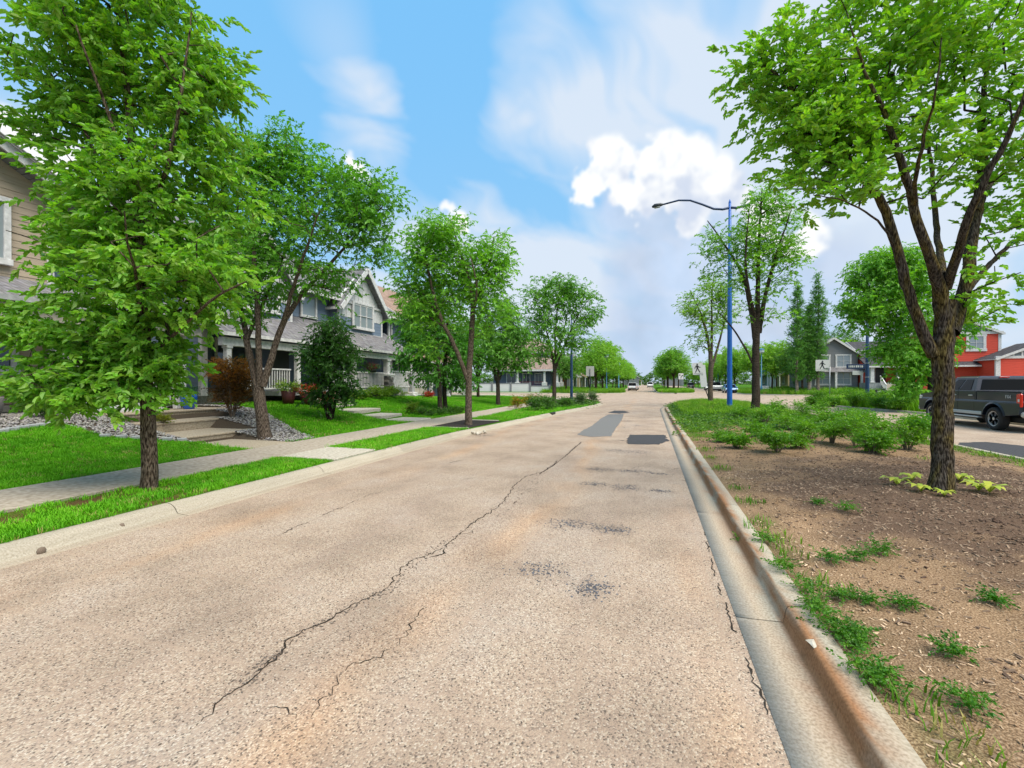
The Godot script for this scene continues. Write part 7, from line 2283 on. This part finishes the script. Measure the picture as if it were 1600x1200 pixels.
func car(label: String, where: Vector3, turn: float, paint: String, kind: String) -> void:
	var t := thing("parked_car" if kind != "pickup" else "pickup_truck", label, "car" if kind != "pickup" else "pickup truck", where, turn)
	var tall: float = {"suv": 1.72, "sedan": 1.46, "pickup": 1.9}[kind]
	var belt: float = {"suv": 1.02, "sedan": 0.92, "pickup": 1.2}[kind]
	var hood: float = {"suv": 0.98, "sedan": 0.80, "pickup": 1.15}[kind]
	var r: float = {"suv": 0.36, "sedan": 0.33, "pickup": 0.4}[kind]
	var ln := 2.35 if kind != "pickup" else 2.9
	var hw := 0.92 if kind != "pickup" else 1.0
	var wb := 1.38 if kind != "pickup" else 1.85
	var low := PackedVector2Array([Vector2(-ln, 0.4), Vector2(-wb - r * 1.3, 0.3)])
	low.append_array(PackedVector2Array(arch(-wb, r, r * 1.18, 0.32)))
	low.append_array(PackedVector2Array(arch(wb, r, r * 1.18, 0.32)))
	low.append_array(PackedVector2Array([Vector2(ln, 0.34), Vector2(ln + 0.03, hood - 0.22), Vector2(ln - 0.12, hood), Vector2(0.95, belt), Vector2(-ln + 0.1, belt + 0.02), Vector2(-ln - 0.02, belt - 0.3)]))
	put(prism_mesh(low, Vector3(-hw, 0, 0), Vector3(0, 0, -1), Vector3.UP, Vector3(hw * 2.0, 0, 0)), "body", M[paint], t)
	var f0: float = {"suv": -2.2, "sedan": -1.75, "pickup": -0.3}[kind]
	var f1: float = {"suv": -2.0, "sedan": -1.0, "pickup": -0.15}[kind]
	var B := [Vector3(-hw * 0.95, belt - 0.02, -f0), Vector3(hw * 0.95, belt - 0.02, -f0), Vector3(hw * 0.95, belt - 0.02, -1.05), Vector3(-hw * 0.95, belt - 0.02, -1.05)]
	var R := [Vector3(-hw * 0.76, tall - 0.06, -f1), Vector3(hw * 0.76, tall - 0.06, -f1), Vector3(hw * 0.76, tall - 0.06, -0.35), Vector3(-hw * 0.76, tall - 0.06, -0.35)]
	var g := st0(true)
	for i in 4: quad(g, B[i], B[(i + 1) % 4], R[(i + 1) % 4], R[i])
	put(done(g), "glasshouse", M.car_glass, t)
	cbox("roof", Vector3(hw * 1.56, 0.07, absf(-0.35 + f1) + 0.06 + 0.0), Vector3(0, tall - 0.035, (-f1 - 0.35) * 0.5), M[paint], t, 0.03)
	for x in [-1.0, 1.0]:
		bar("pillar", Vector3(hw * 0.95 * x, belt, -0.98), Vector3(hw * 0.77 * x, tall - 0.06, -0.33), 0.06, 0.07, M[paint], t, Vector3.ZERO)
		bar("pillar", Vector3(hw * 0.95 * x, belt, -f0 - 0.03), Vector3(hw * 0.77 * x, tall - 0.06, -f1 - 0.03), 0.06, 0.12, M[paint], t, Vector3.ZERO)
		bar("pillar", Vector3(hw * 0.955 * x, belt, 0.2), Vector3(hw * 0.77 * x, tall - 0.06, 0.2), 0.05, 0.08, M.plastic_black, t, Vector3.ZERO)
		for f in [-wb, wb]: wheel(t, Vector3((hw - 0.12) * x, r, -f), r, 0.22, x, 5)
		cbox("tail_light", Vector3(0.14, 0.28, 0.1), Vector3(hw * 0.85 * x, belt - 0.22, ln - 0.02), M.tail_red, t, 0.03)
		cbox("head_lamp", Vector3(0.34, 0.14, 0.1), Vector3(hw * 0.72 * x, hood - 0.16, -ln + 0.0), M.head_lamp, t, 0.03)
		cbox("mirror", Vector3(0.16, 0.12, 0.1), Vector3((hw + 0.06) * x, belt + 0.08, -0.85), M[paint], t, 0.03)
	cbox("rear_bumper", Vector3(hw * 1.9, 0.18, 0.12), Vector3(0, 0.46, ln + 0.0), M.plastic_black, t, 0.03)
	cbox("front_bumper", Vector3(hw * 1.9, 0.18, 0.12), Vector3(0, 0.44, -ln - 0.02), M.plastic_black, t, 0.03)
	cbox("plate", Vector3(0.32, 0.16, 0.02), Vector3(0, 0.7, ln + 0.05), M.sign_white, t, 0.005)
	cbox("underbody", Vector3(hw * 1.4, 0.16, ln * 1.7), Vector3(0, 0.3, 0), M.plastic_black, t, 0.03)

func build_vehicles() -> void:
	build_truck()
	car("white sport utility car parked first along the left kerb beyond the crossing", Vector3(-3.5, 0, -100), 0.0, "paint_white", "suv")
	car("grey car parked behind the white sport utility car on the left", Vector3(-3.5, 0, -108), 0.0, "paint_silver", "sedan")
	car("second white car parked up the left kerb past the grey one", Vector3(-3.5, 0, -117), 0.0, "paint_white", "sedan")
	car("white pickup driving far up the left roadway", Vector3(0.2, 0, -165), PI, "paint_white", "pickup")
	car("pale blue car parked at the right kerb, half behind the blue lamp", Vector3(12.9, 0, -83), PI, "paint_sky", "sedan")
	car("silver pickup facing the crossing at the far right kerb", Vector3(12.9, 0, -100), PI, "paint_silver", "pickup")
	car("white car parked behind the silver pickup", Vector3(12.9, 0, -110), PI, "paint_white", "sedan")
	car("black car far up the right roadway", Vector3(11.8, 0, -146), 0.0, "paint_black", "suv")

# ---------------------------------------------------------------- small plants
func shrub(called: String, label: String, where: Vector3, r: Vector3, n: int, lo: Color, hi: Color, size: float, group := "", twigs := 7, category := "shrub", mesh: Mesh = null) -> Node3D:
	var t := thing(called, label, category, where, 0.0, group)
	if twigs > 0:
		var st := st0()
		for k in twigs:
			var a := TAU * k / twigs + rng.randf()
			var d := Vector3(cos(a) * r.x * 0.6, r.y * 1.3, sin(a) * r.z * 0.6)
			tube(st, [Vector3(cos(a), 0, sin(a)) * 0.03 - Vector3(0, 0.05, 0), d * 0.45 + Vector3(rng.randf_range(-0.05, 0.05), 0, 0), d], [0.012 + 0.006 * r.y, 0.009, 0.004], 4, false)
		var m := put(done(st), "stems", M.stone_c, t)
	# uneven outline: several lobes
	var xf := []
	var cols := PackedColorArray()
	var lobes := []
	for k in 7: lobes.append([Vector3(rng.randf_range(-0.6, 0.6) * r.x, r.y * rng.randf_range(0.6, 1.5), rng.randf_range(-0.6, 0.6) * r.z), rng.randf_range(0.4, 0.62)])
	for k in n:
		var b: Array = lobes[k % 7]
		var d := Vector3(rng.randfn(), rng.randfn(), rng.randfn()).normalized() * pow(rng.randf(), 0.4)
		var p: Vector3 = b[0] + d * r * float(b[1])
		p.y = maxf(p.y, 0.03)
		xf.append(Transform3D(Basis.from_euler(Vector3(rng.randf_range(-0.5, 0.5), rng.randf() * TAU, rng.randf_range(-0.2, 0.9))) * (size * rng.randf_range(0.7, 1.3)), p))
		cols.append(lo.lerp(hi, clampf(0.5 + 0.9 * noise.get_noise_3d(p.x * 5.0, p.y * 5.0, p.z * 5.0 + where.x) + rng.randf_range(-0.3, 0.3), 0, 1)))
	many("foliage", mesh if mesh else sprig_bush, M.leaf_small, xf, cols, t)
	return t

func blade_mesh(n: int, spread: float, high: float, wide: float, bend: float, seed_: int) -> ArrayMesh:
	var r := RandomNumberGenerator.new()
	r.seed = seed_
	var st := st0(true)
	for i in n:
		var o := Vector3(r.randf_range(-spread, spread), 0, r.randf_range(-spread, spread))
		var a := r.randf() * TAU
		var d := Vector3(cos(a), 0, sin(a))
		var e := Vector3(-d.z, 0, d.x)
		var h := high * r.randf_range(0.6, 1.15)
		var m := o + Vector3(0, h * 0.55, 0) + d * h * bend * 0.3
		var t := o + Vector3(0, h, 0) + d * h * bend
		var w := wide * r.randf_range(0.7, 1.2)
		quad(st, o - e * w * 0.5, o + e * w * 0.5, m + e * w * 0.42, m - e * w * 0.42)
		tri(st, m - e * w * 0.42, m + e * w * 0.42, t)
	return done(st)

func scatter(called: String, label: String, category: String, mesh: Mesh, x0: float, x1: float, s0: float, s1: float, n: int, ok: Callable, lo: Color, hi: Color, k0: float, k1: float, m: Material, lay := 0.0) -> void:
	var t := thing(called, label, category, Vector3.ZERO, 0.0, "", "stuff")
	var xf := []
	var cols := PackedColorArray()
	for i in n:
		var x := rng.randf_range(x0, x1)
		var s := rng.randf_range(s0, s1)
		var q: float = ok.call(x, s)
		if q <= 0.0 or rng.randf() > q: continue
		var b := Basis.from_euler(Vector3(rng.randf_range(-lay, lay), rng.randf() * TAU, rng.randf_range(-lay, lay))) * rng.randf_range(k0, k1)
		xf.append(Transform3D(b, Vector3(x, gh(x, s) - 0.004, -s)))
		var v := clampf(0.5 + 0.8 * noise.get_noise_2d(x * 3.0, s * 3.0) + rng.randf_range(-0.35, 0.35), 0, 1)
		var cc := lo.lerp(hi, v)
		if m == M.grass_blade and rng.randf() < 0.05: cc = Color(0.42, 0.36, 0.12)
		cols.append(cc)
	many("growth", mesh, m, xf, cols, t)

func on_lawn(x: float, s: float) -> float:
	if x > pl(LEFT_A, s) - 0.02: return 0.0
	if x < -7.41 and x > -8.95: return 0.0
	if x > -7.5 and s > 7.5 and s < 9.05: return 0.0
	if x > -7.5 and s > 14.1 and s < 17.5: return 0.0
	if in_stone_bed(x, s) or x < -15.6: return 0.0
	if x < -8.9 and s > 8.2 and s < 9.6 and x > -11.2: return 0.0
	if x < -8.9 and x > -13.2 and s > 15.7 and s < 17.5: return 0.0
	if s > 42.5: return 0.0
	return 1.0 - 0.97 * bare(x, s)

func build_plants() -> void:
	var blades := blade_mesh(16, 0.075, 0.055, 0.007, 0.6, 3)
	var blades_mid := blade_mesh(16, 0.16, 0.07, 0.012, 0.6, 4)
	var tall_blades := blade_mesh(14, 0.12, 0.42, 0.016, 0.5, 5)
	var glo := Color(0.085, 0.32, 0.008)
	var ghi := Color(0.18, 0.50, 0.014)
	scatter("boulevard_grass", "short mown grass on the boulevard strip next to the kerb", "grass", blades, -7.5, -5.9, -0.5, 14.3, 9500, on_lawn, glo, ghi, 0.8, 1.25, M.grass_blade)
	scatter("lawn_grass", "short mown grass of the front lawn before the beige house", "grass", blades, -14.0, -8.9, 1.0, 8.6, 13000, on_lawn, glo, ghi, 0.8, 1.2, M.grass_blade)
	scatter("lawn_grass", "mown grass of the lawns before the blue and slate houses", "grass", blades_mid, -15.6, -3.8, 8.0, 42.5, 26000, on_lawn, glo, ghi, 0.8, 1.25, M.grass_blade)
	print("  median ", Time.get_ticks_msec())
	# median litter, chips and weeds
	var chip := BoxMesh.new()
	chip.size = Vector3(0.034, 0.006, 0.010)
	scatter("bark_chips", "brown bark chips and dry litter on the near median", "bark chips", chip, 1.15, 7.2, 1.2, 14.0, 34000, func(x, s): return 0.25 + 0.75 * mulched(x, s), Color(0.09, 0.055, 0.038), Color(0.34, 0.24, 0.16), 0.5, 1.5, M.plain_vertex, 0.5)
	scatter("dry_litter", "pale dry litter on the bare part of the near median", "litter", chip, 1.12, 5.5, 1.2, 9.0, 15000, func(x, s): return 1.0 - mulched(x, s), Color(0.28, 0.17, 0.09), Color(0.68, 0.50, 0.33), 0.35, 0.9, M.plain_vertex, 0.4)
	scatter("median_grass", "thin grass and weeds along the near median kerb", "weeds", blades, 1.10, 7.2, 2.0, 22.0, 9000, func(x, s): return green_on_median(x, s) * 0.55, Color(0.07, 0.21, 0.012), Color(0.20, 0.36, 0.03), 0.9, 1.7, M.grass_blade)
	scatter("median_groundcover", "low green and bluish ground cover toward the tip of the median", "ground cover", sprig_bush, 1.2, 7.2, 15.0, 42.0, 19000, func(x, s): return green_on_median(x, s) if gh(x, s) > 0.1 else 0.0, Color(0.06, 0.15, 0.05), Color(0.20, 0.40, 0.025), 0.9, 2.4, M.leaf_small, 0.5)
	scatter("median_long_grass", "longer bright grass before the tip of the median", "grass", tall_blades, 1.6, 7.0, 22.0, 41.0, 3500, func(x, s): return 1.0 if gh(x, s) > 0.1 else 0.0, Color(0.10, 0.28, 0.012), Color(0.24, 0.45, 0.02), 0.35, 0.75, M.grass_blade)
	scatter("verge_growth", "tall unmown grass and perennials on the right verge", "grass", tall_blades, 12.2, 24.0, 26.0, 46.5, 9000, func(x, s): return (0.35 + 1.6 * absf(noise.get_noise_2d(x * 2.2, s * 2.2))) if x > pl(RIGHT_A, s) + 0.1 else 0.0, Color(0.13, 0.36, 0.014), Color(0.30, 0.55, 0.025), 0.7, 1.7, M.grass_blade)
	scatter("far_grass", "rough grass on the far median", "grass", tall_blades, 1.4, 7.0, 73.3, 100.0, 3000, func(x, s): return 1.0 if gh(x, s) > 0.1 else 0.0, Color(0.10, 0.27, 0.012), Color(0.22, 0.44, 0.02), 0.8, 1.6, M.grass_blade)
	scatter("corner_growth", "unmown growth on the far left corner", "grass", tall_blades, -16.0, -3.8, 66.5, 84.0, 4500, func(x, s): return 1.0 if gh(x, s) > 0.1 else 0.0, Color(0.09, 0.25, 0.012), Color(0.20, 0.40, 0.02), 0.8, 1.8, M.grass_blade)
	scatter("far_verge_growth", "unmown growth on the far right corner", "grass", tall_blades, 13.2, 30.0, 66.5, 90.0, 6000, func(x, s): return 1.0 if gh(x, s) > 0.1 else 0.0, Color(0.09, 0.25, 0.012), Color(0.21, 0.42, 0.02), 0.8, 1.8, M.grass_blade)
	scatter("corner_perennials", "mixed green and silvery perennials on the near left corner", "perennials", sprig_bush, -9.0, -3.7, 27.0, 44.0, 5000, func(x, s): return clampf((s - 27.0) / 5.0, 0, 1) if x < pl(LEFT_A, s) - 0.15 and not (x < -7.4 and x > -8.95) else 0.0, Color(0.05, 0.14, 0.03), Color(0.20, 0.32, 0.08), 1.6, 3.4, M.leaf_small, 0.6)
	# weed clumps in a line behind the near kerb
	var i := 0
	for a in [[1163, 850, 0.10], [1195, 870, 0.12], [1230, 905, 0.12], [1255, 930, 0.14], [1275, 955, 0.11], [1290, 975, 0.12], [1310, 990, 0.12], [1335, 1000, 0.09], [1343, 1018, 0.09], [1362, 1060, 0.13], [1380, 1075, 0.09], [1318, 940, 0.08], [1345, 875, 0.12], [1375, 868, 0.14], [1300, 880, 0.08], [1510, 1112, 0.10], [1495, 1030, 0.07], [1415, 950, 0.07], [1358, 945, 0.05], [1555, 945, 0.05], [1320, 800, 0.14], [1280, 790, 0.1]]:
		var g := hit(a[0], a[1])
		shrub("weed", "small green weed sprouting in the bare litter near the rusty kerb", g, Vector3(a[2] * 0.85, a[2] * 0.4, a[2] * 0.85), 45, Color(0.06, 0.22, 0.012), Color(0.20, 0.42, 0.03), 0.42, "weeds in the median litter", 0, "weed")
		i += 1
	# hosta-like plants round the lichen tree
	var broad := blade_mesh(9, 0.05, 0.2, 0.055, 1.0, 9)
	for a in [[1402, 758, 0.9], [1425, 752, 0.8], [1440, 768, 0.8], [1476, 775, 0.6], [1500, 752, 0.8], [1530, 768, 0.9], [1547, 770, 0.9], [1518, 756, 0.6]]:
		var g := hit(a[0], a[1])
		var t := thing("hosta", "yellow-green broad-leaved plant at the foot of the lichen-covered tree", "plant", g, rng.randf() * TAU, "broad-leaved plants round the lichen tree")
		var n := 0
		for k in 9:
			var ang := TAU * k / 9 + rng.randf_range(-0.2, 0.2)
			var d := Vector3(cos(ang), 0, sin(ang))
			var e := Vector3(-d.z, 0, d.x)
			var l: float = 0.15 * a[2] * rng.randf_range(0.7, 1.2)
			var st := st0()
			var p0 := Vector3.ZERO
			var p1 := d * l * 0.45 + Vector3(0, l * 0.62, 0)
			var p2 := d * l * 0.95 + Vector3(0, l * 0.75, 0)
			var p3 := d * l * 1.35 + Vector3(0, l * 0.45, 0)
			quad(st, p0 - e * 0.006, p0 + e * 0.006, p1 + e * l * 0.22, p1 - e * l * 0.22)
			quad(st, p1 - e * l * 0.22, p1 + e * l * 0.22, p2 + e * l * 0.24, p2 - e * l * 0.24)
			tri(st, p2 - e * l * 0.24, p2 + e * l * 0.24, p3)
			put(done(st), "leaf", M.hosta_a if k % 2 else M.hosta_b, t)
	# median shrubs
	var blob_l := Color(0.10, 0.30, 0.016)
	var blob_h := Color(0.26, 0.50, 0.03)
	var list := [[1215, 706, 0.40, 0.26, "low spreading green shrub on bare dark stems in the median"], [1340, 700, 0.55, 0.42, "full bright green shrub in the middle of the median planting"], [1418, 702, 0.5, 0.40, "open leggy shrub with black stems beside the lichen tree"], [1440, 690, 0.4, 0.42, "leafy shrub pressed against the lichen tree trunk"], [1385, 692, 0.45, 0.35, "green shrub between the full shrub and the leggy one"], [1300, 692, 0.35, 0.3, "small shrub at the edge of the bark chips"], [1365, 708, 0.32, 0.22, "grey-green low shrub at the front of the planting"]]
	for a in list:
		var g := hit(a[0], a[1])
		shrub("median_shrub", a[4], g, Vector3(a[2], a[3], a[2]), 300, blob_l, blob_h, 1.0, "", 8)
	for a in [[1265, 684, 0.35, 0.24], [1235, 672, 0.4, 0.28], [1290, 668, 0.5, 0.3], [1320, 660, 0.5, 0.34], [1255, 652, 0.5, 0.4], [1215, 655, 0.5, 0.4], [1195, 662, 0.45, 0.36], [1160, 652, 0.4, 0.26], [1345, 668, 0.5, 0.34], [1285, 650, 0.5, 0.4], [1150, 700, 0.2, 0.14], [1180, 682, 0.3, 0.2], [1130, 690, 0.2, 0.14], [1245, 700, 0.25, 0.16]]:
		var g := hit(a[0], a[1])
		shrub("median_shrub", "low green shrub in the loose planting toward the far end of the near median", g, Vector3(a[2], a[3], a[2]), 200, blob_l, blob_h, 1.1, "low shrubs toward the median tip", 6)
	# verge bushes
	for a in [[1280, 632, 0.8, 0.5], [1320, 628, 1.0, 0.6], [1350, 634, 0.8, 0.5], [1390, 634, 0.9, 0.6], [1420, 636, 0.8, 0.6], [1300, 610, 1.0, 1.0], [1330, 608, 0.7, 1.6], [1268, 634, 0.5, 0.35], [1300, 636, 0.6, 0.35], [1335, 638, 0.6, 0.4], [1370, 640, 0.6, 0.35], [1405, 642, 0.6, 0.35], [1410, 620, 0.9, 0.9], [1430, 612, 1.0, 1.2]]:
		var g := hit(a[0], a[1])
		shrub("verge_shrub", "bushy green perennial in the overgrown verge before the red house", g, Vector3(a[2], a[3], a[2]), 260, Color(0.09, 0.26, 0.014), Color(0.24, 0.46, 0.03), 1.8, "bushes in the right verge", 5)
	# left yard
	var g := hit(363, 652)
	shrub("barberry_bush", "tall bush with rusty orange top and dark bare stems beside the blue house", g, Vector3(0.66, 0.9, 0.66), 1300, Color(0.09, 0.05, 0.018), Color(0.30, 0.13, 0.025), 1.05, "", 26)
	leaves_on(get_node("barberry_bush"), Vector3(0, 1.45, 0), Vector3(0.62, 0.42, 0.62), 700, Color(0.34, 0.13, 0.02), Color(0.60, 0.22, 0.03), 1.0, "new_growth")
	g = hit(516, 657)
	var small := {"name": "ornamental_tree", "label": "small dense dark green tree on the lawn before the concrete stairs", "base": g, "sides": 8, "sprig": sprig_mid, "tone": Vector3(0.07, 0.055, 0.045)}
	var zz := depth_of(g)
	small.stems = px_stems([[[516, 657, 0, 0.09], [516, 630, 0, 0.07], [515, 580, 0, 0.045], [516, 520, 0, 0.02]], [[518, 655, 0.1, 0.06], [530, 600, 0.1, 0.04], [542, 550, 0.1, 0.015]], [[513, 655, 0, 0.06], [500, 600, 0, 0.04], [488, 550, 0, 0.015]]], zz)
	small.blobs = px_blobs([[517, 515, 32, 24, 0, 1.0], [500, 550, 28, 30, 0, 1.1], [535, 550, 26, 32, 0, 1.1], [517, 590, 44, 32, 0, 1.6], [500, 620, 22, 16, 0, 0.4], [540, 615, 18, 20, 0, 0.4]], zz, 0.95)
	small.tips = 230; small.per = 8; small.clump = 0.3; small.leaf = 0.85
	small.dark = Color(0.025, 0.095, 0.014); small.light = Color(0.07, 0.20, 0.026)
	tree(small)
	g = hit(254, 668)
	shrub("low_bush", "small yellow-green bush in the stones beside the slab steps", g, Vector3(0.24, 0.15, 0.24), 200, Color(0.20, 0.18, 0.012), Color(0.34, 0.38, 0.03), 0.7, "", 5)
	g = hit(75, 652)
	shrub("low_bush", "low dark evergreen bush in the stones under the near boulevard tree", g, Vector3(0.6, 0.18, 0.5), 240, Color(0.025, 0.08, 0.014), Color(0.06, 0.16, 0.022), 0.9, "", 5)
	for a in [[-14.0, 19.4, 0.45, 0.28, "rounded light green bush under the porch railing"], [-14.0, 21.0, 0.6, 0.36, "wide yellow-green bush below the porch railing's end"], [-14.0, 22.6, 0.6, 0.36, "bright bush in front of the stone column base"]]:
		g = G(a[0], a[1])
		shrub("foundation_bush", a[4], g, Vector3(a[2], a[3], a[2]), 260, Color(0.14, 0.28, 0.014), Color(0.32, 0.48, 0.04), 1.3, "", 4)
	g = hit(642, 647)
	shrub("low_bush", "small golden grass-like bush on the lawn by the double-trunked tree", g, Vector3(0.3, 0.28, 0.3), 160, Color(0.16, 0.28, 0.03), Color(0.36, 0.46, 0.06), 1.1, "", 4)
	for a in [[660, 648], [672, 650], [690, 650], [705, 648], [715, 646]]:
		g = hit(a[0], a[1])
		shrub("low_bush", "low green plant in the row at the foot of the double-trunked tree", g, Vector3(0.32, 0.16, 0.3), 90, Color(0.05, 0.14, 0.02), Color(0.12, 0.27, 0.03), 1.2, "row of low lawn plants", 3)
	g = hit(672, 622)
	shrub("flower_clump", "clump of bright red flowers beside the lattice fence", g, Vector3(0.5, 0.22, 0.4), 160, Color(0.5, 0.03, 0.02), Color(0.65, 0.07, 0.05), 1.2, "", 0, "flowers")
	for a in [[806, 640, Color(0.55, 0.30, 0.02), "yellow flowers at the end of the sidewalk"], [824, 638, Color(0.60, 0.38, 0.03), "taller yellow flowers beside the sidewalk bend"], [842, 636, Color(0.40, 0.16, 0.03), "rusty orange flower spike beside the sidewalk bend"]]:
		g = hit(a[0], a[1])
		shrub("flower_clump", a[3], g, Vector3(0.3, 0.4, 0.3), 110, Color(0.09, 0.2, 0.02), a[2], 1.4, "", 4, "flowers")
	for a in [[838, 642, 0.45, 0.42, "leafy white-flecked bush at the planted corner"], [855, 640, 0.45, 0.4, "dense bush beside the round corner tree"], [905, 632, 0.5, 0.45, "silvery lavender-like clump at the corner kerb"], [925, 628, 0.4, 0.45, "white-flowered clump at the tip of the planted corner"], [885, 636, 0.5, 0.3, "rusty green clump between tree and kerb"]]:
		g = hit(a[0], a[1])
		var pale: bool = a[0] > 900
		shrub("corner_bush", a[4], g, Vector3(a[2], a[3], a[2]), 200, Color(0.06, 0.17, 0.03), Color(0.36, 0.42, 0.30) if pale else Color(0.16, 0.32, 0.05), 1.6, "", 4)
	for a in [[22.0, 78.0, 1.4, 1.2, "round light green bush between the poplars and the bench"], [24.5, 80.0, 1.2, 0.9, "dark evergreen bush beside the round light one"]]:
		shrub("garden_bush", a[4], G(a[0], a[1]), Vector3(a[2], a[3], a[2]), 300, Color(0.05, 0.17, 0.015), Color(0.17, 0.36, 0.03), 2.6, "", 4)
